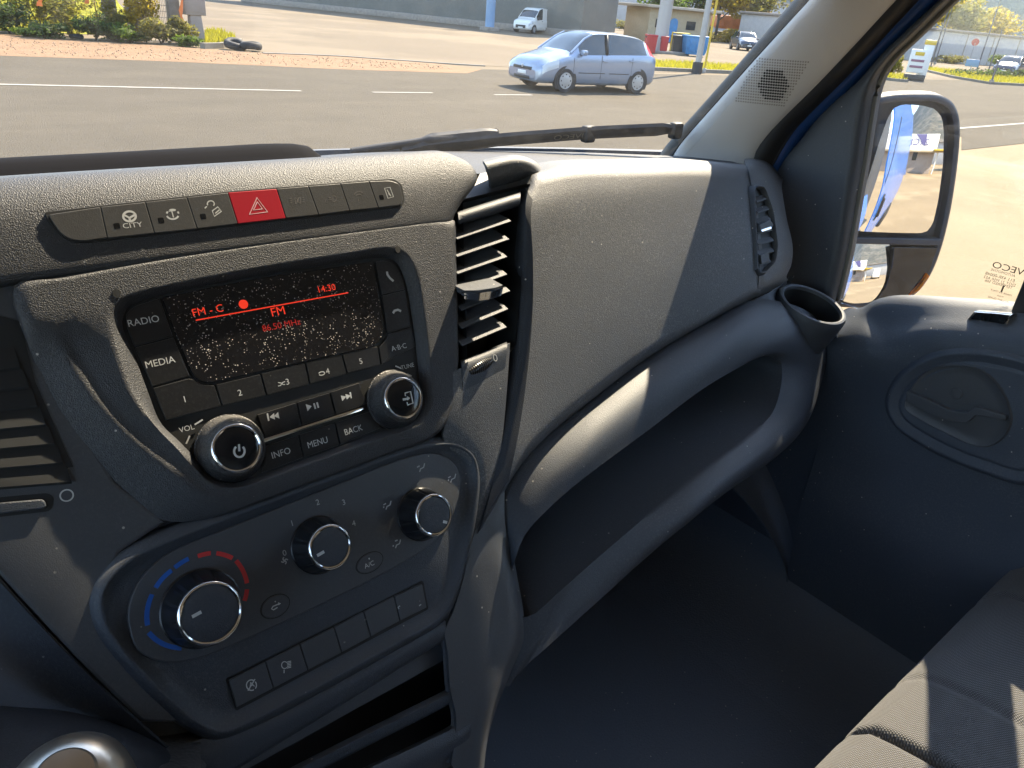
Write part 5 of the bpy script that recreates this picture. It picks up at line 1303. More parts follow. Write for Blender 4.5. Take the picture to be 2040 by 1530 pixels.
# ================================================================ outside
def surf(name, col, var=.12, vscale=.8, fine=40, bstr=.35, rough=.92, patch=None, streak=None):
    m, N, L, B = mat_new(name); p = pos(N)
    f1 = ramp(N, L, ntex(N, L, p, vscale, 6, .65), .3, .7); f2 = ramp(N, L, ntex(N, L, p, fine, 3), .3, .7)
    c = mix(N, L, tuple(x * (1 - var) for x in col), tuple(x * (1 + var) for x in col), f1)
    c = mix(N, L, c, tuple(x * .72 for x in col), mulf(N, L, f2, .45))
    if streak:
        mp = N.new('ShaderNodeMapping'); mp.inputs['Scale'].default_value = streak[0]; L.new(p, mp.inputs[0])
        c = mix(N, L, c, tuple(x * streak[1] for x in col), ramp(N, L, ntex(N, L, mp.outputs[0], 1.0, 6, .6), .45, .75, 0, .8))
    if patch: c = mix(N, L, c, patch[0], ramp(N, L, ntex(N, L, p, patch[1], 5, .6), patch[2], patch[2] + .1))
    L.new(c, B.inputs['Base Color']); B.inputs['Roughness'].default_value = rough; B.inputs['Specular IOR Level'].default_value = .25
    bump(N, L, f2, bstr, .01, B); return m
def mulf(N, L, a, k):
    n = N.new('ShaderNodeMath'); n.operation = 'MULTIPLY'; L.new(a, n.inputs[0]); n.inputs[1].default_value = k; return n.outputs[0]
MT['dirt'] = surf('dry_earth', (.165, .127, .08), .2, .15)
MT['road'] = surf('road_asphalt', (.090, .074, .052), .16, .7, 60, .8, streak=((.06, .9, 1), .78))
MT['lot'] = surf('worn_lot', (.235, .175, .102), .16, .35, 30, patch=((.29, .22, .132), .22, .52))
MT['sand'] = surf('sandy_verge', (.215, .132, .074), .18, 1.2, 25, .8)
MT['court'] = surf('forecourt', (.138, .106, .070), .10, .25, 20, patch=((.165, .128, .084), .12, .5))
MT['line'] = surf('road_paint', (.33, .31, .27), .2, 3, 30)
MT['kerb'] = surf('kerb_stone', (.20, .18, .15), .2, 2)
MT['grass'] = surf('grass', (.17, .17, .022), .35, 2, 12, 1.0)
def leafmat(name, col, var=.35):
    m, N, L, B = mat_new(name); p = pos(N)
    f = ramp(N, L, ntex(N, L, p, 3.0, 4), .3, .7)
    L.new(mix(N, L, tuple(x * (1 - var) for x in col), tuple(x * (1 + var) for x in col), f), B.inputs['Base Color'])
    B.inputs['Roughness'].default_value = .6; B.inputs['Specular IOR Level'].default_value = .25
    tr = N.new('ShaderNodeBsdfTranslucent'); tr.inputs[0].default_value = (col[0] * 1.3, col[1] * 1.4, col[2] * .8, 1)
    ms = N.new('ShaderNodeMixShader'); ms.inputs[0].default_value = .6
    L.new(B.outputs[0], ms.inputs[1]); L.new(tr.outputs[0], ms.inputs[2]); L.new(ms.outputs[0], N['Material Output'].inputs[0]); return m
MT['leaf_dark'] = leafmat('leaf_dark', (.055, .085, .030)); MT['leaf_lime'] = leafmat('leaf_lime', (.25, .215, .028)); MT['leaf_olive'] = leafmat('leaf_olive', (.17, .150, .050))
MT['leaf_gold'] = leafmat('leaf_gold', (.30, .22, .030)); MT['leaf_green'] = leafmat('leaf_green', (.09, .13, .028)); MT['bark'] = simple('bark', (.07, .05, .035), .9, var=.3, vscale=8)
def ground_sheet(name, poly, z, mat):
    poly = ccw([np.array(p[:2], float) for p in poly])
    return tag(mesh(name, [(p[0], p[1], z) for p in poly], [tuple(range(len(poly)))], mat, None, False), kind='structure')
G = 3400
ground_sheet('ground', [(-G, -G), (G, -G), (G, G), (-G, G)], 0, MT['dirt'])
ground_sheet('parking_lot', [(-60, -60), (90, -60), (90, 8.6), (-60, 8.6)], .004, MT['lot'])
ground_sheet('road', [(-150, 7.2), (60, 7.2), (260, 7.2), (260, 20.2), (46, 20.0), (20, 20.4), (2, 21.8), (-150, 24)], .008, MT['road'])
ground_sheet('forecourt', [(9.4, 26.4), (9.9, 24.1), (16.7, 21.9), (22, 20.9), (40, 20.6), (120, 20.6), (120, 160), (14, 160)], .006, MT['court'])
ground_sheet('verge', [gnd(*q) for q in ((-400, 112), (0, 112), (330, 123), (680, 139), (930, 147), (960, 139), (880, 128), (680, 113), (530, 107), (440, 101), (330, 92), (200, 84), (100, 77), (0, 68), (-400, 50))], .012, MT['sand'])
# loose stones on the verge, and the joint strip of the forecourt
V, F = [], []
vp = [np.array(gnd(*q)) for q in ((-60, 108), (330, 120), (680, 136), (930, 144), (880, 131), (680, 116), (530, 109), (330, 95), (0, 74))]
while len(V) < 6 * 1500:
    q_ = np.array([random.uniform(1, 16), random.uniform(20.3, 27)])
    if not inside(q_, vp): continue
    r_ = .008 + .022 * random.random() ** 3; o = len(V); z_ = .012 + r_ * .4
    V += [(q_[0] + r_ * random.uniform(.7, 1.3), q_[1], z_), (q_[0], q_[1] + r_ * random.uniform(.7, 1.3), z_), (q_[0] - r_, q_[1], z_), (q_[0], q_[1] - r_, z_), (q_[0], q_[1], z_ + r_ * .8), (q_[0], q_[1], z_ - r_)]
    F += [(o, o + 1, o + 4), (o + 1, o + 2, o + 4), (o + 2, o + 3, o + 4), (o + 3, o, o + 4), (o + 1, o, o + 5), (o + 2, o + 1, o + 5), (o + 3, o + 2, o + 5), (o, o + 3, o + 5)]
tag(mesh('gravel', V, F, simple('gravel_stone', (.30, .20, .125), .9), None, False), 'loose gravel scattered on the sandy verge', 'gravel', kind='stuff')
# painted lines
def line_px(pts, w):
    L_ = [np.array(gnd(*p)) for p in pts]; t = L_[-1] - L_[0]; t /= np.linalg.norm(t); n_ = np.array([-t[1], t[0]]) * w / 2
    ground_sheet('road_marking', [p + n_ for p in L_] + [p - n_ for p in L_[::-1]], .016, MT['line'])
line_px([(-300, 163), (600, 182.5)], .13); line_px([(742, 185), (862, 186)], .12); line_px([(985, 190), (1060, 190.5)], .12)
ground_sheet('road_marking', [(8, 7.95), (120, 7.95), (120, 8.10), (8, 8.10)], .016, MT['line'])
ground_sheet('tarmac_patch', [gnd(*q) for q in ((1915, 262), (2100, 254), (2100, 280), (1915, 300))], .012, MT['road'])
# kerb of the forecourt and of the planted island, real steps
def kerb(name, pts, w=.16, h=.12):
    P_ = [np.array(p, float) for p in pts]; rings = []
    for i, p in enumerate(P_):
        t = P_[min(len(P_) - 1, i + 1)] - P_[max(0, i - 1)]; t /= np.linalg.norm(t); n_ = np.array([-t[1], t[0]]) * w / 2
        a, b = p + n_, p - n_; rings.append([(a[0], a[1], 0), (a[0], a[1], h), (b[0], b[1], h), (b[0], b[1], 0)])
    V, F = loft_vf(rings, True, True, True); return tag(mesh(name, V, F, MT['kerb'], None, False), kind='structure')
kerb('kerb', [gnd(*q) for q in ((404, 97), (440, 96), (470, 92), (478, 86))], .2, .16)
kerb('kerb', [gnd(*q) for q in ((524, 107), (600, 109.5), (680, 113), (780, 120), (880, 127), (965, 132))], .22, .035)
kerb('kerb', [gnd(*q) for q in ((1278, 140), (1330, 142), (1400, 145), (1480, 148))], .2, .14)
kerb('kerb', [gnd(*q) for q in ((1756, 159), (1790, 163), (1806, 164))], .2, .14); kerb('kerb', [gnd(*q) for q in ((1846, 143), (1900, 156), (1970, 168), (2080, 174))], .2, .14)
def grass_patch(poly, label, n=1500, h=.18):
    ground_sheet('grass_bed', poly, .03, MT['grass'])
    P_ = [np.array(p, float) for p in poly]; x0, x1 = min(p[0] for p in P_), max(p[0] for p in P_); y0, y1 = min(p[1] for p in P_), max(p[1] for p in P_)
    V, F = [], []
    while len(F) < n:
        q_ = (random.uniform(x0, x1), random.uniform(y0, y1))
        if not inside(q_, P_): continue
        a = random.uniform(0, 6.28); hh = h * random.uniform(.4, 1.2); w = .03; b = random.uniform(-.1, .1); c_ = random.uniform(-.1, .1)
        o = len(V); V += [(q_[0] - w * math.cos(a), q_[1] - w * math.sin(a), .02), (q_[0] + w * math.cos(a), q_[1] + w * math.sin(a), .02), (q_[0] + b, q_[1] + c_, hh)]; F.append((o, o + 1, o + 2))
    tag(mesh('grass', V, F, MT['leaf_lime'], None, False), label, 'grass', kind='stuff')
grass_patch([gnd(*q) for q in ((405, 82), (412, 66), (440, 66), (468, 78), (466, 90), (440, 94), (410, 94))], 'small yellow green lawn beside the meter cabinet', 1500, .25)
grass_patch([gnd(*q) for q in ((1280, 122), (1380, 127), (1500, 134), (1490, 146), (1400, 143), (1280, 138))], 'grass strip along the kerb by the light pole', 3000, .2)
grass_patch([gnd(*q) for q in ((1756, 150), (1800, 150), (1806, 162), (1756, 157))], 'grass corner beside the price sign', 600, .2)
grass_patch([gnd(*q) for q in ((1850, 136), (1950, 146), (2080, 158), (2080, 172), (1970, 166), (1900, 154), (1848, 142))], 'grass bank in front of the white warehouse', 4000, .25)

# ---------------------------------------------------------------- foliage
def leaves_vf(c, r, n, size, clumps=10, rng=random):
    c = np.array(c, float); V, F = [], []
    cl = []
    for _ in range(clumps):
        d = np.array([rng.gauss(0, 1), rng.gauss(0, 1), rng.gauss(0, 1)]); d /= np.linalg.norm(d) + 1e-9
        cl.append((d * rng.uniform(.25, .85) * np.array(r), rng.uniform(.28, .5)))
    for _ in range(n):
        q, s = rng.choice(cl); d = np.array([rng.gauss(0, 1), rng.gauss(0, 1), rng.gauss(0, 1)]); d /= np.linalg.norm(d) + 1e-9
        p = c + q + d * s * np.array(r) * rng.uniform(.55, 1.0) ** .5
        if p[2] < .02: p[2] = .02 + rng.random() * .1
        a = np.array([rng.gauss(0, 1), rng.gauss(0, 1), rng.gauss(0, .6)]); a /= np.linalg.norm(a) + 1e-9
        b = np.cross(a, d + np.array([0, 0, .6])); b /= np.linalg.norm(b) + 1e-9
        k = size * rng.uniform(.6, 1.3); o = len(V)
        V += [p - a * k, p + b * k * .45, p + a * k, p - b * k * .45]; F.append((o, o + 1, o + 2, o + 3))
    return V, F
def bush(c, r, n, size, mat, label, cat='shrub', group=None, name='shrub', clumps=10):
    t = thing(name, label, cat, (c[0], c[1], 0), group)
    V, F = leaves_vf((c[0], c[1], c[2]), r, n, size, clumps); mesh('foliage', V, F, mat, t, False)
    st = []
    for k in range(4):
        a = random.uniform(0, 6.28); st.append(tube_vf([(c[0], c[1], 0), (c[0] + math.cos(a) * r[0] * .4, c[1] + math.sin(a) * r[1] * .4, c[2])], [.025, .008], 5))
    V, F = join(st); mesh('stem', V, F, MT['bark'], t); return t
def tree(base, h, r, n, size, mat, label, group=None, name='tree', trunk=.14, clumps=16):
    t = thing(name, label, 'tree', (base[0], base[1], 0), group); b = np.array([base[0], base[1], 0.])
    parts = [tube_vf([b, b + np.array([.1, .05, h * .3]), b + np.array([0, .1, h * .62])], [trunk, trunk * .8, trunk * .45], 8)]
    for k in range(6):
        a = k * 1.05 + random.random(); z = h * random.uniform(.25, .5); parts.append(tube_vf([b + np.array([0, 0, z]), b + np.array([math.cos(a) * r[0] * .35, math.sin(a) * r[1] * .35, z + h * .16]), b + np.array([math.cos(a) * r[0] * .7, math.sin(a) * r[1] * .7, z + h * .28])], [trunk * .5, trunk * .3, trunk * .1], 6))
    V, F = join(parts); mesh('trunk', V, F, MT['bark'], t)
    V, F = leaves_vf(b + np.array([0, 0, h - r[2]]), r, n, size, clumps); mesh('crown', V, F, mat, t, False); return t

# shrubs along the fence on the far side of the road
def gp(x, y): return np.array([*gnd(x, y), 0.])
HB_ = [(-60, 62, 1.6, 1.6, 'leaf_dark', 'broad dark green shrub at the far left end of the hedge'), (20, 66, .9, 1.0, 'leaf_dark', 'tall dark green shrub next to the lime creeper'),
       (62, 74, .6, .30, 'leaf_green', 'low grass green bush at the edge of the sandy verge'), (84, 66, .9, 2.3, 'leaf_lime', 'tall lime yellow creeper on the fence wires'),
       (92, 77, .70, .50, 'leaf_dark', 'low dark shrub below the lime creeper'), (140, 72, .9, 1.3, 'leaf_olive', 'dry olive bush behind the rusty stakes'),
       (190, 81, .70, .75, 'leaf_dark', 'grey green bush under the orange netting'), (228, 80, .6, 1.2, 'leaf_olive', 'tall straggly olive weeds beside the first concrete pillar'),
       (262, 86, .7, .55, 'leaf_green', 'mid green weeds between the concrete pillars'), (292, 84, .5, 2.3, 'leaf_gold', 'climbing vine with yellow leaves on the concrete pillar'),
       (322, 88, .7, .75, 'leaf_olive', 'thick dry weeds at the foot of the wire panel'), (358, 88, .5, .9, 'leaf_olive', 'brown weeds leaning on the meter cabinet'), (375, 93, .55, .35, 'leaf_green', 'low green weeds spilling onto the verge')]
for x, y, w, h, mt, lab in HB_:
    c = gp(x, y); bush((c[0], c[1], h * .5), (w, w * .8, h * .55), int(700 + 1100 * h * w), .06, MT[mt], lab, clumps=14)
# sunlit grass bank rising behind the fence
MT['bank'] = surf('meadow', (.26, .25, .025), .4, 1.5, 10, 1.0)
bk_ = [[(x, y, max(0.01, (y - 29.6) * .24 + .25 * mnoise.noise(Vector((x * .6, y * .6, 0))))) for x in np.linspace(-14, 8.2, 40)] for y in np.linspace(29.4, 44, 24)]
V, F = loft_vf(bk_, False); tag(mesh('grass_bank', V, F, MT['bank'], None, True, 80), kind='structure')
V, F = [], []
for k in range(9000):
    x, y = random.uniform(-14, 8), 29.6 + 9 * random.random() ** 1.5; z = (y - 29.6) * .24; a = random.uniform(0, 6.28); h = random.uniform(.12, .45); w = .02
    o = len(V); V += [(x - w * math.cos(a), y - w * math.sin(a), z), (x + w * math.cos(a), y + w * math.sin(a), z), (x + random.uniform(-.15, .15), y + random.uniform(-.15, .15), z + h)]; F.append((o, o + 1, o + 2))
tag(mesh('meadow_grass', V, F, MT['leaf_lime'], None, False), 'tall lime green grass on the bank behind the fence', 'grass', kind='stuff')
# fence pillars, wire panel, stakes, netting
MT['concrete'] = simple('concrete', (.24, .21, .18), .9, var=.18, vscale=5, bumps=(50, .4, .01)); MT['wire'] = simple('wire_grey', (.22, .21, .19), .5, .6); MT['rust'] = simple('rusty_iron', (.16, .07, .03), .8, var=.3, vscale=20)
MT['net'] = simple('orange_net', (.75, .20, .05), .7)
for x, y, lab in ((227, 78, 'weathered concrete fence pillar with a metal latch plate'), (272, 80, 'narrow concrete fence pillar wrapped in vine'), (352, 82, 'concrete fence pillar behind the meter cabinet')):
    c = gp(x, y); t = thing('fence_pillar', lab, 'pillar', tuple(c)); rbox('shaft', (c[0], c[1], 1.3), (.36, .32, 2.6), MT['concrete'], t, .03); rbox('cap', (c[0], c[1], 2.64), (.46, .42, .10), MT['concrete'], t, .02)
    if x == 227: rbox('latch_plate', (c[0] + .05, c[1] - .17, 1.2), (.10, .02, .55), MT['wire'], t, .004)
a, b = gp(280, 80), gp(350, 82)
t = thing('wire_fence', 'welded wire mesh panel between two concrete pillars', 'fence', tuple((a + b) / 2))
for k in range(22):
    p = a + (b - a) * k / 21; tube('wire', [p + np.array([0, 0, .1]), p + np.array([0, 0, 2.2])], .006, MT['wire'], t, 4)
for k in range(12):
    z = .15 + k * .18; tube('wire', [a + np.array([0, 0, z]), b + np.array([0, 0, z])], .006, MT['wire'], t, 4)
for x, y, lab in ((136, 68, 'thin rusty iron stake left of the orange ribbon'), (198, 70, 'thin rusty iron stake beside the grey green bush'), (152, 66, 'short rusty stake holding the red and white tape')):
    c = gp(x, y); o = tube('stake', [c, c + np.array([.02, 0, 2.3])], .018, MT['rust'], None, 6); tag(o, lab, 'stake')
def ribbon(pts, w, lab):
    V, F = [], []
    for k, p in enumerate(pts):
        p = np.array(p); d = np.array([w * (1 + .4 * math.sin(k * 2.1)), .02 * math.sin(k), 0]); V += [p - d / 2, p + d / 2, p + d / 2 + np.array([0, .012, 0]), p - d / 2 + np.array([0, .012, 0])]
    V2, F2 = loft_vf([V[i * 4:i * 4 + 4] for i in range(len(pts))], True, True, True); tag(mesh('safety_netting', V2, F2, MT['net'], None, False), lab, 'netting')
c = gp(183, 76); ribbon([c + np.array([.05 * math.sin(k), 0, 2.4 - k * .16]) for k in range(10)], .14, 'torn orange plastic netting hanging above the grey green bush')
c = gp(88, 74); ribbon([c + np.array([.06 * math.sin(k * 1.3), -.5, 1.25 - k * .1]) for k in range(5)], .12, 'scrap of orange netting caught in the lime creeper')
c = gp(368, 86); ribbon([c + np.array([.05 * math.sin(k), -.1, 1.6 - k * .16]) for k in range(9)], .09, 'strip of orange netting beside the meter cabinet leg')
# tape between stakes
# meter cabinet on a tapering pedestal
c = gp(393, 86); t = thing('meter_cabinet', 'pale grey electric meter cabinet on a tapering concrete pedestal', 'cabinet', tuple(c)); MT['cab'] = simple('cabinet_grey', (.30, .25, .215), .7, var=.08, vscale=4)
V = []
for z, wx, wy in ((0, .46, .34), (.05, .45, .33), (.86, .34, .28)):
    V.append([c + np.array([sx * wx / 2 * 1.0, sy * wy / 2, z]) for sx, sy in ((-1, -1), (1, -1), (1, 1), (-1, 1))])
loft('pedestal', V, MT['cab'], t, cap0=True, cap1=True, angle=20)
o = rbox('box', c + np.array([0, 0, 1.45]), (.66, .36, 1.22), MT['cab'], t, .02); rbox('door', c + np.array([0, -.185, 1.46]), (.56, .012, 1.08), MT['cab'], o, .004); rbox('lock', c + np.array([.24, -.196, 1.4]), (.04, .016, .08), MT['wire'], o, .004)
# dumped tyre halves
MT['tyre'] = simple('tyre_rubber', (.022, .022, .023), .75, bumps=(60, .3, .005))
def tyre_vf(c, R_, r_, tilt, rotz, squash=1.0, n=28):
    rings = []
    for i in range(n):
        a = 2 * math.pi * i / n; ring = []
        for j in range(12):
            b = 2 * math.pi * j / 12; x = (R_ + r_ * math.cos(b) * .85) * math.cos(a); y = (R_ + r_ * math.cos(b) * .85) * math.sin(a) * squash; z = r_ * max(-.85, min(.85, math.sin(b))) * .95 + .12 * math.sin(a * 2) * r_
            q = np.array([x, y * math.cos(tilt) - z * math.sin(tilt), y * math.sin(tilt) + z * math.cos(tilt)]); ring.append(np.array(c) + rz(rotz) @ q)
        rings.append(ring)
    rings.append(rings[0]); return loft_vf(rings, True)
c = gp(485, 101); 
for dx, dy, R_, ti, lab in ((-.16, .22, .27, .35, 'dumped black tyre leaning on the kerb end'), (.22, -.10, .26, .0, 'dumped black tyre lying flat on the asphalt edge')):
    V, F = tyre_vf((c[0] + dx, c[1] + dy, .16), R_, .13, ti, .4, .8); o = mesh('dumped_tyre', V, F, MT['tyre'], None, True, 60); tag(o, lab, 'tyre')
c = gp(153, 79); V, F = tyre_vf((c[0], c[1], .09), .14, .07, 0, 0); tag(mesh('dumped_tyre', V, F, MT['tyre'], None, True, 60), 'small black tyre at the foot of the stakes', 'tyre')

# ---------------------------------------------------------------- vehicles
MT['car_blue'] = simple('car_paint_blue', (.26, .305, .385), .25, metal=.35, coat=.7); MT['car_white'] = simple('car_paint_white', (.70, .69, .66), .3, coat=.5); MT['car_dark'] = simple('car_paint_dark', (.02, .03, .055), .25, coat=.7)
MT['car_glass'] = simple('car_glass', (.020, .028, .032), .06, spec=.8); MT['hub'] = simple('hubcap_grey', (.42, .42, .42), .4, .5); MT['lamp'] = simple('lamp_glass', (.46, .47, .48), .08, coat=.8); MT['tail'] = simple('tail_red', (.45, .01, .01), .2); MT['black_trim'] = simple('black_trim', (.02, .02, .022), .5); MT['plate'] = simple('plate_white', (.7, .7, .68), .5)
def car(name, label, loc, heading, spec, cat='car'):
    """A car from cross sections; local x forward, y left, z up, then turned to heading (radians)."""
    t = thing(name, label, cat, (loc[0], loc[1], 0)); R_ = rz(heading); base = np.array([loc[0], loc[1], 0.])
    Wd = lambda p: base + R_ @ np.array(p, float)
    st = cr([np.array(q_) for q_ in spec['st']], 3 * len(spec['st'])); secs = []; xs_c = [float(q_[0]) for q_ in st]
    for x, zl, w, zb, zt, rw in st:
        half = [(0, zl), (.6 * w, zl), (.90 * w, zl + .02), (.975 * w, zl + .10), (w, min(zl + .30, zb - .24)), (.998 * w, zb - .19), (.988 * w, zb - .05), (.955 * w, zb), (.955 * w * .46 + rw * .54, zb * .5 + (zt - .05) * .5), (rw, zt - .045), (rw * .82, zt - .012), (rw * .4, zt), (0, zt)]
        secs.append([Wd((x, y, z)) for y, z in half] + [Wd((x, -y, z)) for y, z in half[-2:0:-1]])
    n = len(secs[0]); V = [p for s in secs for p in s]; grp = {}
    def rng_(key, x): return key in spec and spec[key][0] < x < spec[key][1]
    for i in range(len(secs) - 1):
        xc_ = (xs_c[i] + xs_c[i + 1]) / 2
        for j in range(n):
            f = (i * n + j, i * n + (j + 1) % n, (i + 1) * n + (j + 1) % n, (i + 1) * n + j)
            jj = j if j < 12 else n - 1 - j
            side = jj in (7, 8); top = jj >= 9
            if side and rng_('tail', xc_): g = ('tail_lamps', 'tail')
            elif side and rng_('sidewin', xc_): g = ('side_windows', 'car_glass')
            elif top and rng_('wsx', xc_): g = ('windscreen', 'car_glass')
            elif top and rng_('rwx', xc_): g = ('rear_window', 'car_glass')
            elif jj in (5, 6) and rng_('lamp', xc_): g = ('headlamps', 'lamp')
            else: g = ('body', None)
            grp.setdefault(g, []).append(f)
    grp[('body', None)] += [tuple(range(n))[::-1], tuple((len(secs) - 1) * n + j for j in range(n))]
    for (nm_, mt_), faces in grp.items():
        used = sorted({i for f in faces for i in f}); mp = {k: q for q, k in enumerate(used)}
        if nm_ in ('side_windows', 'headlamps', 'tail_lamps'):          # one object on each flank
            for sgn, pn in ((1, nm_[:-1]), (-1, nm_[:-1])):
                ff = [f for f in faces if ((f[0] % n) < 12) == (sgn > 0)]
                us = sorted({i for f in ff for i in f}); m2 = {k: q for q, k in enumerate(us)}
                if ff: mesh(pn, [V[i] for i in us], [tuple(m2[i] for i in f) for f in ff], MT[mt_], t, True, 55)
        else: mesh(nm_, [V[i] for i in used], [tuple(mp[i] for i in f) for f in faces], MT[mt_] if mt_ else spec['paint'], t, True, 50)
    for path, r_ in spec.get('bars', []):
        for s in (1, -1): tube('window_pillar', [Wd((x, s * y, z)) for x, y, z in path], r_, spec['paint'], t, 6)
    for path, r_ in spec.get('dark', []):
        for s in (1, -1): tube('door_pillar', [Wd((x, s * y, z)) for x, y, z in path], r_, MT['black_trim'], t, 6)
    wr = spec.get('wr', .305)
    for x in spec['wheels']:
        for s in (1, -1):
            f = Frame(Wd((x, s * (spec['hw'] + .012), wr)), R_ @ np.array([1.0 * s, 0, 0]), (0, 0, 1))
            if f.en @ (R_ @ np.array([0, s, 0])) < 0: f = Frame(f.O, -f.ex, (0, 0, 1))
            wh = lathe('wheel', f, [(wr * .6, -.20), (wr, -.19), (wr, -.02), (wr * .95, .004), (wr * .70, .006), (wr * .66, -.005)], MT['tyre'], t, 32, cap=False)
            hc = [(wr * .68, -.004), (wr * .66, .008), (wr * .52, .004), (wr * .42, .012), (wr * .15, .016), (.001, .016)]
            lathe('hubcap', f, hc, MT['hub'], wh, 28)
            for k in range(8):
                a = k * math.pi / 4; plate('hub_slot', f, [(wr * .50 * math.cos(a + d) * m_, wr * .50 * math.sin(a + d) * m_) for d, m_ in ((-.13, 1.1), (.13, 1.1), (.10, .82), (-.10, .82))], 0, .0095, MT['black_trim'], wh)
            g = Frame(Wd((x, s * (spec['hw'] - .004), wr)), f.ex, (0, 0, 1))
            if g.en @ f.en < 0: g = Frame(g.O, -g.ex, (0, 0, 1))
            plate('wheel_arch', g, [(wr * 1.17 * math.cos(a), wr * 1.17 * math.sin(a)) for a in np.linspace(-.55, math.pi + .55, 26)], -.10, .008, MT['black_trim'], t)
    for kind, c, s_, rot in spec.get('bits', []):
        o = rbox(kind, Wd(c), s_, MT[spec['bitmat'][kind]], t, min(s_) * .3, 2, rot=R_ @ (rz(rot) if rot else np.eye(3)))
    return t, Wd
hatch = dict(paint=MT['car_blue'], hw=.835, wheels=(1.25, -1.26), wr=.300,
    st=[(-1.98, .42, .55, .62, .70, .45), (-1.94, .30, .72, .80, .90, .55), (-1.86, .24, .80, .92, 1.06, .60), (-1.62, .20, .83, .99, 1.32, .56), (-1.30, .19, .84, .985, 1.42, .58), (-.70, .18, .84, .97, 1.475, .60), (-.10, .18, .84, .95, 1.49, .61), (.35, .18, .84, .935, 1.455, .60), (.62, .18, .84, .93, 1.34, .62), (1.12, .19, .84, .90, 1.00, .70), (1.30, .19, .84, .86, .955, .66), (1.62, .20, .82, .76, .875, .60), (1.84, .20, .81, .70, .82, .58), (1.97, .21, .77, .62, .74, .52), (2.04, .24, .70, .56, .66, .46), (2.07, .30, .62, .50, .56, .42)],
    sidewin=(-1.52, .80), wsx=(.36, 1.10), rwx=(-1.86, -1.60), lamp=(1.52, 1.93), tail=(-1.88, -1.60),
    bars=[([(1.10, .735, .955), (.62, .625, 1.295), (.36, .60, 1.41)], .030)],
    dark=[([(-.08, .815, .96), (-.12, .64, 1.44)], .035)],
    bits=[('grille', (2.045, 0, .53), (.06, .86, .085), 0), ('grille', (2.06, 0, .31), (.05, .72, .075), 0), ('fog_recess', (1.95, .52, .34), (.06, .22, .10), -.4), ('fog_recess', (1.95, -.52, .34), (.06, .22, .10), .4), ('number_plate', (2.075, 0, .42), (.02, .36, .085), 0), ('badge', (2.062, 0, .565), (.03, .08, .08), 0),
          ('wing_mirror', (.78, .90, .99), (.14, .20, .13), 0), ('wing_mirror', (.78, -.90, .99), (.14, .20, .13), 0), ('door_handle', (-.02, .845, .80), (.18, .03, .035), 0), ('door_handle', (-.95, .845, .83), (.18, .03, .035), 0), ('side_moulding', (.40, .842, .50), (.9, .012, .02), 0), ('side_moulding', (-.55, .842, .50), (.7, .012, .02), 0), ('door_gap', (.10, .8365, .66), (.008, .012, .60), 0), ('door_gap', (-.98, .8365, .66), (.008, .012, .5), 0), ('door_gap', (1.02, .8365, .60), (.008, .012, .5), 0)],
    bitmat=dict(headlamp='lamp', grille='black_trim', fog_recess='black_trim', number_plate='plate', badge='hub', wing_mirror='car_blue', door_handle='car_blue', side_moulding='black_trim', tail_lamp='tail', door_gap='black_trim'))
fl_, rl_ = np.array(gnd(1125, 185)), np.array(gnd(1262, 187))
mid_ = (fl_ + rl_) / 2; dirv = fl_ - rl_; head = math.atan2(dirv[1], dirv[0])
left_ = np.array([-math.sin(head), math.cos(head)])
ctr = mid_ - left_ * .80
car('hatchback', 'light blue hatchback driving along the road', (ctr[0], ctr[1]), head, hatch)
# white delivery van parked by the wall
vspec = dict(paint=MT['car_white'], hw=.86, wheels=(1.30, -1.40), wr=.31,
    st=[(-2.0, .40, .80, .80, 1.75, .72), (-1.96, .28, .84, .98, 1.82, .76), (-1.2, .22, .86, 1.02, 1.86, .78), (-.2, .22, .86, 1.02, 1.87, .78), (.15, .22, .86, 1.02, 1.84, .74), (.50, .22, .86, 1.02, 1.70, .70), (1.15, .22, .86, 1.02, 1.14, .74), (1.30, .22, .86, .98, 1.08, .70), (1.75, .23, .82, .86, .98, .62), (1.98, .26, .70, .70, .82, .52), (2.06, .36, .58, .55, .62, .42)],
    sidewin=(-.12, .85), wsx=(.48, 1.16), lamp=(1.6, 1.97), bars=[([(1.14, .76, 1.09), (.50, .70, 1.64)], .035)], dark=[],
    bits=[('grille', (2.05, 0, .48), (.05, .9, .22), 0), ('wing_mirror', (.9, .95, 1.1), (.12, .16, .22), 0), ('door_handle', (.05, .865, .92), (.16, .03, .04), 0), ('number_plate', (2.075, 0, .40), (.02, .42, .10), 0)],
    bitmat=dict(headlamp='lamp', grille='black_trim', wing_mirror='black_trim', door_handle='black_trim', number_plate='plate'))
c = np.array(gnd(1050, 66)); car('parked_van', 'white delivery van parked against the grey wall', (c[0] + 1.0, c[1] + .5), math.atan2(-.35, -.94) , vspec, 'van')
dspec = dict(hatch); dspec['paint'] = MT['car_dark']; dspec['bitmat'] = dict(hatch['bitmat'], wing_mirror='car_dark', door_handle='car_dark')
c = np.array(gnd(1502, 103)); car('hatchback', 'dark blue car parked far behind the grass strip', (c[0] + .5, c[1] + 1.5), math.atan2(-.75, -.66), dspec)
c = np.array(gnd(2046, 158)); car('hatchback', 'grey green car parked in front of the white warehouse', (c[0] + 2, c[1] + 2), math.atan2(-.1, -1), dspec)

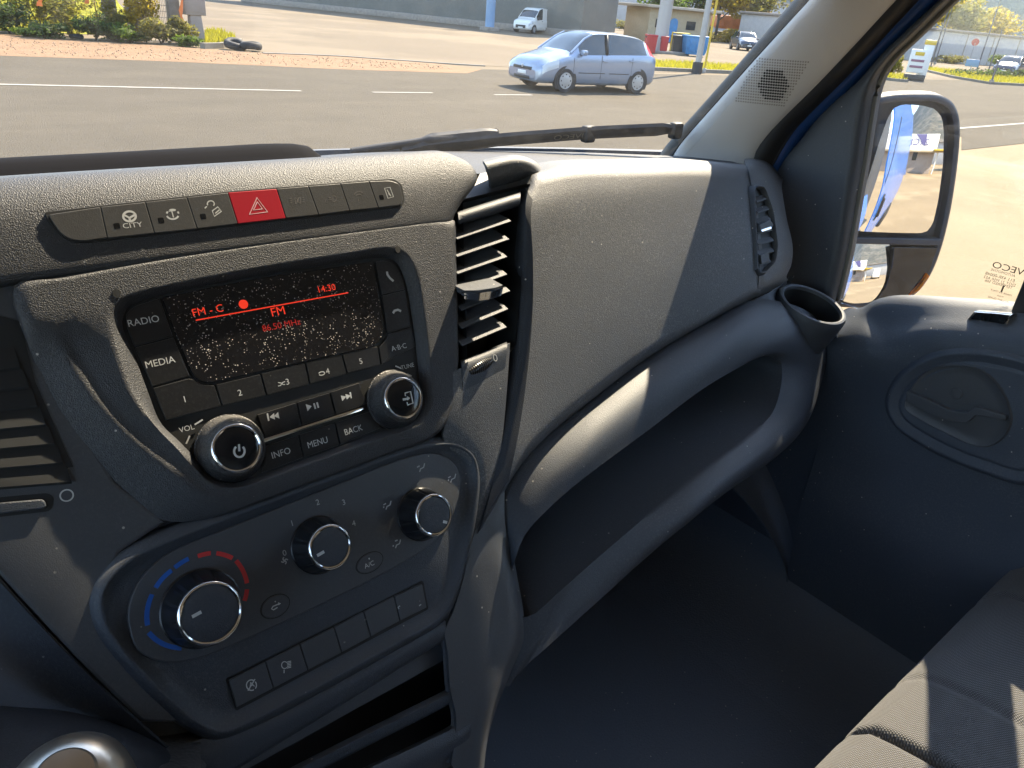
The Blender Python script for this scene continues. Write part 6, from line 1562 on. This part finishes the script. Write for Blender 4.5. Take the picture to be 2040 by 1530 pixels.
# ---------------------------------------------------------------- wall, posts and filling station
MT['wall_dark'] = surf('grey_render', (.155, .160, .150), .12, .4, 8, .2); MT['pale'] = surf('pale_render', (.40, .36, .30), .08, .4, 6, .1); MT['cream'] = surf('cream_panel', (.38, .32, .22), .1, .5, 6, .1)
MT['steel'] = simple('painted_steel', (.33, .32, .31), .5, .2); MT['blue_steel'] = simple('blue_steel', (.16, .27, .42), .5); MT['yellow'] = simple('yellow_paint', (.55, .38, .03), .5); MT['bin_black'] = simple('bin_black', (.03, .03, .032), .5); MT['bin_red'] = simple('bin_red', (.35, .015, .02), .45); MT['skip_blue'] = simple('skip_blue', (.05, .20, .42), .5, var=.15, vscale=3)
A_, B_ = np.array([35.0, 84.0]), np.array([45.0, 50.0])
d_ = (B_ - A_) / np.linalg.norm(B_ - A_); L_ = np.linalg.norm(B_ - A_); ang = math.atan2(d_[1], d_[0]); c_ = (A_ + B_) / 2 + np.array([d_[1], -d_[0]]) * -3.0
wt = thing('grey_building', 'long grey rendered building wall in shadow behind the forecourt', 'building', (c_[0], c_[1], 0))
rbox('wall', (c_[0], c_[1], 4.6), (L_ + 6, 6, 9.2), MT['wall_dark'], wt, .05, rot=rz(ang)); rbox('plinth', (c_[0], c_[1], .25), (L_ + 6.3, 6.3, .5), MT['concrete'], wt, .03, rot=rz(ang)); rbox('roof', (c_[0], c_[1], 9.3), (L_ + 6.6, 6.6, .24), MT['concrete'], wt, .04, rot=rz(ang))
for k in range(5):
    q = A_ + d_ * (L_ * (k + .5) / 5) - np.array([-d_[1], d_[0]]) * 0; o_ = np.array([d_[1], -d_[0]]) * .03
    rbox('window', (q[0] + o_[0], q[1] + o_[1], 6.2), (1.6, .12, 1.2), MT['car_glass'], wt, .02, rot=rz(ang))
c = gp(975, 62); t = thing('blue_post', 'pale blue steel post standing before the grey building', 'post', tuple(c)); tube('shaft', [c, c + np.array([0, 0, 6])], .36, MT['blue_steel'], t, 14); rbox('footing', c + np.array([0, 0, .15]), (1.1, 1.1, .3), MT['concrete'], t, .03)
c = gp(1128, 60); t = thing('blue_post', 'second pale blue post beyond the white van', 'post', tuple(c)); tube('shaft', [c, c + np.array([0, 0, 4.5])], .38, MT['blue_steel'], t, 14); rbox('footing', c + np.array([0, 0, .15]), (1.1, 1.1, .3), MT['concrete'], t, .03)
# canopy post with red bins
c = gp(1312, 106); t = thing('canopy_post', 'thick grey canopy post of the filling station with a yellow sign box', 'post', tuple(c)); tube('shaft', [c, c + np.array([.2, .1, 5.5])], .40, MT['steel'], t, 16); rbox('sign_box', c + np.array([.1, -.3, 3.45]), (1.3, .3, .7), MT['yellow'], t, .03, rot=rz(-.6)); rbox('island', c + np.array([0, 0, .08]), (3.4, 1.6, .16), MT['concrete'], t, .04, rot=rz(-.3))
def bin_(px, h, w, mat, lab, lid=True, group=None):
    c = gp(*px); t = thing('bin', lab, 'bin', tuple(c), group); V = []
    for z, s in ((.03, .86), (.1, .9), (h, 1.0)): V.append([c + rz(-.6) @ np.array([sx * w / 2 * s, sy * w / 2 * s, z]) for sx, sy in ((-1, -1), (1, -1), (1, 1), (-1, 1))])
    loft('tub', V, MT[mat], t, cap0=True, cap1=True, angle=20)
    if lid: rbox('lid', c + np.array([0, 0, h + .03]), (w * 1.08, w * 1.08, .09), MT[mat], t, .03, rot=rz(-.6))
    for s in (-1, 1): rbox('rim_grip', c + rz(-.6) @ np.array([s * w * .52, 0, h - .08]), (.05, w * .5, .06), MT['bin_black'], t, .01, rot=rz(-.6))
bin_((1293, 106), .95, .62, 'bin_red', 'red bin on the near side of the canopy post'); bin_((1319, 107), .90, .45, 'bin_red', 'narrow red bin behind the canopy post'); bin_((1346, 108), 1.0, .75, 'bin_black', 'black wheelie bin inside the yellow frame')
c = gp(1346, 108); t = thing('guard_rail', 'yellow tubular guard rail round the black bin', 'guard rail', tuple(c)); 
for dx, dy in ((-.55, -.5), (.55, -.5), (.55, .5), (-.55, .5)): tube('upright', [c + rz(-.6) @ np.array([dx, dy, 0]), c + rz(-.6) @ np.array([dx, dy, 1.25])], .04, MT['yellow'], t, 8)
for z in (.12, 1.2): tube('rail', [c + rz(-.6) @ np.array([dx, dy, z]) for dx, dy in ((-.55, -.5), (.55, -.5), (.55, .5))], .035, MT['yellow'], t, 8)
a, b = gp(1364, 111), gp(1397, 113); c = (a + b) / 2; t = thing('waste_skip', 'blue waste skip standing beside the yellow frame', 'skip', tuple(c)); ang2 = -.62
V = []
for z, wx, wy in ((.10, 1.15, .75), (.25, 1.25, .85), (1.05, 1.45, 1.05)): V.append([c + rz(ang2) @ np.array([sx * wx / 2, sy * wy / 2, z]) for sx, sy in ((-1, -1), (1, -1), (1, 1), (-1, 1))])
loft('tub', V, MT['skip_blue'], t, cap0=True, cap1=True, angle=20)
rbox('lid', c + np.array([0, 0, 1.10]), (1.5, 1.1, .10), MT['skip_blue'], t, .03, rot=rz(ang2))
for sx in (-1, 1):
    for sy in (-1, 1): rbox('caster', c + rz(ang2) @ np.array([sx * .45, sy * .3, .07]), (.12, .06, .14), MT['black_trim'], t, .02)
for k in (-1, 0, 1): rbox('rib', c + rz(ang2) @ np.array([k * .42, -.50, .62]), (.06, .05, .7), MT['skip_blue'], t, .01, rot=rz(ang2))
# shed with a blue arched door
a, b = gp(1322, 86), gp(1412, 84); a = np.array([56., 49., 0]); b = np.array([62.5, 47.2, 0]); d2 = (b - a) / np.linalg.norm(b - a); an = math.atan2(d2[1], d2[0]); c = (a + b) / 2 + np.array([-d2[1], d2[0], 0]) * 2
t = thing('service_shed', 'low cream service shed with flat roof and blue arched door', 'shed', tuple(c))
Ls = np.linalg.norm(b - a); rbox('wall', c + np.array([0, 0, 1.35]), (Ls, 4, 2.7), MT['cream'], t, .03, rot=rz(an)); rbox('roof', c + np.array([0, 0, 2.82]), (Ls + 1.4, 5.2, .22), MT['pale'], t, .04, rot=rz(an))
f = Frame(a + d2 * (Ls * .40) + np.array([d2[1], -d2[0], 0]) * .0 + np.array([0, 0, 1.05]), d2, (0, 0, 1)); dl = [(-.42, -1.0), (.42, -1.0), (.42, .6)] + [(.42 * math.cos(q), .6 + .35 * math.sin(q)) for q in np.linspace(0, math.pi, 10)[1:-1]] + [(-.42, .6)]
dd = plate('door', f, dl, -.02, .05, MT['skip_blue'], t); plate('handle', f, circle(.3, -.1, .05, 10), .04, .09, MT['chrome'], dd)
for k in (.18, .68): plate('window', f, [(Ls * (k - .4) - .5, .1), (Ls * (k - .4) + .5, .1), (Ls * (k - .4) + .5, .8), (Ls * (k - .4) - .5, .8)], -.02, .04, MT['car_glass'], t)
# light poles
def lamp_post(px, h, r, lab, lean=.0):
    c = gp(*px); t = thing('light_pole', lab, 'light pole', tuple(c)); tube('shaft', [c, c + np.array([0, 0, h * .5]), c + np.array([lean, 0, h])], [r, r * .85, r * .6], MT['steel'], t, 12); tube('footing', [c, c + np.array([0, 0, .45])], r * 1.6, MT['black_trim'], t, 12); rbox('lamp_head', c + np.array([lean + .4, 0, h]), (1.0, .28, .12), MT['steel'], t, .04)
lamp_post((1387, 147), 8, .13, 'grey street light pole standing on the kerb'); 
c = gp(1402, 146); t = thing('sign_post', 'thin yellowish post just beside the street light pole', 'post', tuple(c)); tube('shaft', [c, c + np.array([0, 0, 5])], .045, MT['yellow'], t, 8); rbox('collar', c + np.array([0, 0, .1]), (.12, .12, .2), MT['steel'], t, .02)
# trees and industrial yard behind the station
tree((66, 56), 5.2, (2.6, 2.4, 2.2), 2600, .22, MT['leaf_green'], 'round green tree behind the service shed'); tree((72, 58), 6.5, (2.6, 2.4, 2.6), 2600, .22, MT['leaf_dark'], 'darker tree between the shed and the white hall'); tree((52, 60), 4.5, (2.4, 2.2, 2.0), 1800, .22, MT['leaf_olive'], 'olive tree to the left of the service shed')
tree((47, 62), 5.5, (3.0, 2.6, 2.6), 2400, .24, MT['leaf_olive'], 'olive brown tree behind the white delivery van')
for k, (x, y, lab) in enumerate(((1150, 50, 'clipped hedge behind the blue hatchback'), (1250, 62, 'straw coloured hedge left of the canopy post'))):
    c = gp(x, y); bush((c[0], c[1], .7), (3.2, 1.2, .8), 2200, .14, MT['leaf_olive'], lab, 'hedge', None, 'hedge', 20)
def hall(name, c, s, a, mat, lab, hgt, ribs=0, cat='building', bands=None):
    t = thing(name, lab, cat, (c[0], c[1], 0)); rbox('wall', (c[0], c[1], hgt / 2), (s[0], s[1], hgt), MT[mat], t, .05, rot=rz(a)); rbox('roof', (c[0], c[1], hgt + .12), (s[0] + .5, s[1] + .5, .24), MT['concrete'], t, .05, rot=rz(a))
    for k in range(ribs):
        u = (k + .5) / ribs - .5; q = np.array([c[0], c[1], hgt / 2]) + rz(a) @ np.array([u * s[0], -s[1] / 2 - .04, 0]); rbox('panel_joint', q, (.10, .08, hgt - .1), MT['pale'], t, .02, rot=rz(a))
    return t
MT['white_clad'] = surf('white_cladding', (.46, .45, .44), .05, .2, 3, .05)
hall('industrial_hall', (112, 84), (46, 14), -.55, 'white_clad', 'white industrial hall behind the orange machine', 5.2, 9); hall('pale_house', (58, 66), (11, 6), -.5, 'pale', 'pale building rising behind the olive hedge', 5.6, 3)
# rubble mound with weeds, orange digger
c = np.array([80., 57., 0])
for k, (dx, dy, mt, lab) in enumerate(((-6, 2, 'leaf_olive', 'dry weedy mound left of the dark blue car'), (0, 0, 'leaf_gold', 'yellow weeds on the mound below the orange machine'), (6, -4, 'leaf_olive', 'brown weeds on the mound behind the dark blue car'))):
    bush((c[0] + dx, c[1] + dy, .5), (4.2, 2.2, 1.3), 2000, .2, MT[mt], lab, 'weeds', None, 'weed_mound', 16)
MT['digger'] = simple('digger_orange', (.45, .14, .03), .6, var=.2, vscale=2)
t = thing('excavator', 'orange excavator parked in front of the white hall', 'excavator', (86, 61, 0)); e = lambda x, y, z: np.array([86, 61, 0]) + rz(-.55) @ np.array([x, y, z])
rbox('house', e(0, 0, 2.1), (4.6, 2.4, 1.5), MT['digger'], t, .1, rot=rz(-.55)); rbox('cab', e(1.7, -.4, 2.9), (1.5, 1.3, 1.5), MT['car_glass'], t, .08, rot=rz(-.55)); rbox('counterweight', e(-2.5, 0, 2.1), (.9, 2.5, 1.2), MT['digger'], t, .1, rot=rz(-.55))
for s in (-1, 1): rbox('track', e(0, s * 1.0, .55), (4.2, .6, 1.0), MT['black_trim'], t, .3, 3, rot=rz(-.55))
tube('boom', [e(2.2, .3, 2.0), e(4.0, .3, 3.5), e(6.2, .3, 2.6)], [.28, .30, .20], MT['digger'], t, 8); tube('stick', [e(6.2, .3, 2.6), e(6.9, .3, 1.0)], .18, MT['digger'], t, 8); rbox('bucket', e(6.8, .3, .7), (.9, 1.0, .7), MT['rust'], t, .1, rot=rz(-.55))

# ---------------------------------------------------------------- view through the side window
# long white warehouse
a, b = np.array([74., 42., 0]), np.array([132., 30., 0]); d2 = (b - a) / np.linalg.norm(b - a); an = math.atan2(d2[1], d2[0]); Lw_ = np.linalg.norm(b - a); c = (a + b) / 2 + np.array([-d2[1], d2[0], 0]) * 6
hall('warehouse', (c[0], c[1]), (Lw_, 12), an, 'white_clad', 'long low white warehouse in front of the mountain', 3.05, 12)
for k in range(9):
    q = a + d2 * (Lw_ * (k + .2) / 9) + np.array([-d2[1], d2[0], 0]) * 16 + np.array([random.uniform(-2, 2), random.uniform(-2, 2), 0])
    lab = ['rounded golden tree', 'dense olive gold tree', 'thin yellow green tree', 'broad amber tree', 'tall green gold tree', 'loose yellow tree', 'dark olive tree', 'small golden tree', 'large amber tree'][k] + ' behind the warehouse roof'
    tree(q, 7.2 + 1.6 * random.random(), (4.0, 3.6, 2.9), 2400, .30, MT[['leaf_gold', 'leaf_olive', 'leaf_gold', 'leaf_gold', 'leaf_green', 'leaf_gold', 'leaf_olive', 'leaf_gold', 'leaf_gold'][k]], lab, 'trees behind the warehouse', trunk=.18, clumps=22)
# lighting columns and fence posts
MT['post_dark'] = simple('post_dark', (.10, .10, .11), .5, .3)
for (x, y), h, lab in (((1853, 136), 6, 'tall grey pole right behind the price sign'), ((1862, 128), 5, 'slim grey pole beside the tall one'), ((1945, 142), 6, 'tall dark pole before the middle of the warehouse'), ((1966, 150), 3.0, 'short post on the grass bank'), ((2014, 130), 5.5, 'slim dark pole at the far end of the warehouse'), ((1974, 166), 1.2, 'low post at the edge of the grass bank')):
    c = gp(x, y); t = thing('pole', lab, 'pole', tuple(c)); tube('shaft', [c, c + np.array([.03, 0, h])], [.06, .045], MT['post_dark'], t, 8); rbox('foot', c + np.array([0, 0, .1]), (.22, .22, .2), MT['concrete'], t, .02)
# price sign with a yellow capped pylon
c = gp(1819, 160); t = thing('price_sign', 'white price board with yellow panel leaning on a yellow topped pylon', 'sign', tuple(c)); fa = -1.0; e = lambda x, y, z: c + rz(-.95) @ np.array([x, y, z])
rbox('base', e(0, 0, .15), (1.0, .5, .3), MT['bin_black'], t, .04, rot=rz(-.95)); bd_ = rbox('board', e(-.10, -.12, .95), (.86, .08, 1.15), MT['plate'], t, .03, rot=rz(-.95)); rbox('yellow_panel', e(-.08, -.17, 1.32), (.46, .02, .18), MT['yellow'], bd_, .006, rot=rz(-.95))
for k in range(2): rbox('print_bar', e(-.10, -.17, .98 - k * .30), (.66, .02, .12), simple('plum_print', (.22, .10, .16), .6), bd_, .004, rot=rz(-.95))
py = rbox('pylon', e(.36, .22, .98), (.46, .30, 1.7), MT['plate'], t, .05, rot=rz(-.95)); rbox('pylon_cap', e(.36, .22, 1.90), (.52, .34, .24), MT['yellow'], py, .03, rot=rz(-.95))
c = gp(1930, 147); t = thing('notice_board', 'small blue notice board low on the grass bank', 'sign', tuple(c)); rbox('panel', c + np.array([0, 0, .75]), (.9, .06, .5), MT['blue_steel'], t, .02, rot=rz(-1.1)); tube('post', [c, c + np.array([0, 0, .6])], .04, MT['steel'], t, 8)
c = gp(1928, 130); t = thing('stop_sign', 'red round traffic sign in front of the warehouse', 'sign', tuple(c)); tube('post', [c, c + np.array([0, 0, 2.2])], .04, MT['steel'], t, 8); f = Frame(c + np.array([0, 0, 2.25]), rz(-1.2) @ np.array([1., 0, 0]), (0, 0, 1)); plate('disc', f, circle(0, 0, .36, 20), -.03, .03, MT['bin_red'], t)
for x, y, w, h, mt, lab in ((1780, 148, .5, 1.0, 'leaf_lime', 'small lime bush beside the price sign'), (1905, 128, 1.3, 1.2, 'leaf_olive', 'olive bush under the red sign'), (1985, 136, 1.2, 1.6, 'leaf_green', 'green bush left of the parked car'), (2030, 128, 1.5, 2.2, 'leaf_dark', 'dark tall bush by the end of the warehouse'), (1880, 126, 1.2, .8, 'leaf_olive', 'low olive bush near the slim pole')):
    c = gp(x, y); bush((c[0], c[1], h * .5), (w, w, h * .55), 900, .12, MT[mt], lab)
bush((70, 22.5, .25), (14, .5, .35), 3000, .12, MT['leaf_dark'], 'long low hedge along the grass bank', 'hedge', None, 'hedge', 60)

# ---------------------------------------------------------------- behind the van: what the mirror shows
_lo, _hi = -8.0, -90.0
for _ in range(50):
    _m = (_lo + _hi) / 2
    if in_mirror(1825, 346, Y=_m)[2] > 0: _lo = _m
    else: _hi = _m
KY = _lo
h1 = in_mirror(1786, 346, Y=KY); h2 = in_mirror(1850, 346, Y=KY)
bx = float(h1[0]); bw = float(h2[0] - h1[0]); zb_ = float(in_mirror(1825, 303, Y=KY)[2]); zr_ = float(in_mirror(1825, 268, Y=KY)[2])
print('kiosk', KY, bx, bw, zb_, zr_)
kx0, kx1 = bx - 2.5, bx + bw
t = thing('office_kiosk', 'small grey kiosk with white fascia sign behind the van', 'building', ((kx0 + kx1) / 2, KY - 2.0, 0))
W_ = kx1 - kx0; rbox('wall', ((kx0 + kx1) / 2, KY - 2.0, zb_ / 2), (W_, 4, zb_), MT['cab'], t, .03); rbox('soffit', ((kx0 + kx1) / 2 + .2, KY - 2.0, zb_ + .08), (W_ + 1.2, 5.0, .16), MT['cream'], t, .03)
sg = rbox('fascia_sign', ((kx0 + kx1) / 2, KY - 0.2, (zb_ + zr_) / 2 + .1), (W_ + .2, .25, zr_ - zb_ - .1), MT['plate'], t, .03)
KF = Frame(((kx0 + kx1) / 2, KY - 0.07, (zb_ + zr_) / 2 + .1), (-1, 0, 0), (0, 0, 1)); KF = Frame(KF.O, (1, 0, 0), (0, 0, 1)) if KF.en[1] < 0 else KF
KF = Frame(KF.O, (-1, 0, 0), (0, 0, 1))
MT['purple'] = simple('purple_print', (.10, .09, .24), .5); hh = (zr_ - zb_) * .5 - .06
def kpt(px, py):
    q = in_mirror(px, py, Y=KY - 0.06) - KF.O; return (float(q @ KF.ex), float(q @ KF.ey))
q1, q2, q3 = kpt(1826, 272), kpt(1848, 272), kpt(1843, 295)
plate('sign_corner', KF, [(q1[0], hh), (q2[0], hh), (q2[0], -hh * .5)], -.05, .02, MT['purple'], sg)
tx = kpt(1812, 285); text('lettering', '2xCIDI', KF, tx[0] - .55, 0, (zr_ - zb_) * .55, .012, MT['purple'], sg, sx=1.2)
q1, q2 = kpt(1813, 320), kpt(1826, 320); dx_ = abs(q2[0] - q1[0]); xc = (q1[0] + q2[0]) / 2
dr = plate('door', KF, [(xc - dx_ * .7, -KF.O[2]), (xc + dx_ * .7, -KF.O[2]), (xc + dx_ * .7, -KF.O[2] + 2.1), (xc - dx_ * .7, -KF.O[2] + 2.1)], -.10, .06, MT['plate'], t)
plate('pane', KF, [(xc - dx_ * .35, -KF.O[2] + 1.1), (xc + dx_ * .35, -KF.O[2] + 1.1), (xc + dx_ * .35, -KF.O[2] + 1.9), (xc - dx_ * .35, -KF.O[2] + 1.9)], -.05, .08, MT['car_glass'], dr)
rbox('corner_post', (kx1 + .3, KY - 0.1, zb_ / 2), (.12, .12, zb_), MT['plate'], t, .02); rbox('eave', (kx1 + .5, KY - 1.0, zb_ + .2), (1.3, 4.4, .14), MT['yellow'], t, .02)
hall('depot', (kx1 + 7, KY - 22.0), (14, 8), 0.1, 'white_clad', 'white depot building beyond the kiosk in the mirror', 3.2, 5)
car('parked_van', 'white van parked beside the kiosk behind us', (kx1 + 3.2, KY - 6.0), -1.5, vspec, 'van')
hall('back_shed', (kx0 - 12, KY - 30.0), (16, 10), -.1, 'pale', 'pale shed on the far side of the yard behind', 5.0, 5)
# mountains
def ridge(name, az0, az1, D0, D1, hmax, seed, mat, lab, n=90, k=34):
    V, F = [], []
    for i in range(k):
        t_ = i / (k - 1); D = D0 + (D1 - D0) * t_
        for j in range(n):
            s_ = j / (n - 1); az = math.radians(az0 + (az1 - az0) * s_); x, y = D * math.sin(az), D * math.cos(az)
            nz = mnoise.fractal(Vector((x / 900 + seed, y / 900, seed)), .9, 2.1, 7); rdg = 1 - abs(mnoise.noise(Vector((x / 420, y / 420 + seed, 2.0))))
            prof_ = t_ ** 1.25; edge = min(1, s_ * 6, (1 - s_) * 6) ** .7
            V.append((x, y, -5 + hmax * edge * prof_ * (.72 + .28 * nz + .25 * (rdg - .6)) * (1 if t_ < .97 else .9)))
    for i in range(k - 1):
        for j in range(n - 1): a = i * n + j; F.append((a, a + 1, a + n + 1, a + n))
    return tag(mesh(name, V, F, mat, None, True, 80), kind='structure')
def rockmat(name, a, b, c):
    m, N, L, B = mat_new(name); p = pos(N); g = N.new('ShaderNodeNewGeometry')
    f = ramp(N, L, ntex(N, L, p, .012, 8, .65), .42, .58); c1 = mix(N, L, a, b, f); f2 = ramp(N, L, ntex(N, L, p, .05, 6, .7), .5, .62)
    L.new(mix(N, L, c1, c, f2), B.inputs['Base Color']); B.inputs['Roughness'].default_value = .95; bump(N, L, ntex(N, L, p, .03, 8, .7), 1.0, 12, B); return m
MT['forest'] = rockmat('forest_slope', (.030, .050, .040), (.045, .060, .035), (.07, .075, .05)); MT['rock'] = rockmat('rock_slope', (.060, .052, .028), (.16, .135, .095), (.022, .030, .018))
ridge('mountain', 15, 135, 1500, 2150, 1150, 3.1, MT['forest'], ''); ridge('mountain', 138, 187, 500, 1500, 620, 7.7, MT['rock'], '')

# ---------------------------------------------------------------- air between here and the mountains
m, N, L, B = mat_new('haze_air'); N.remove(B); pv = N.new('ShaderNodeVolumePrincipled'); pv.inputs['Density'].default_value = .00012; pv.inputs['Color'].default_value = (.62, .78, 1.0, 1); pv.inputs['Anisotropy'].default_value = 0.0
L.new(pv.outputs[0], N['Material Output'].inputs['Volume'])
V, F = box_vf((0, 0, 799), (7000, 7000, 1600)); V = [np.array([p[0], p[1], -1.0 if p[2] < 0 else 1560.0]) for p in V]
tag(mesh('haze', V, F, m, None, False), kind='stuff')
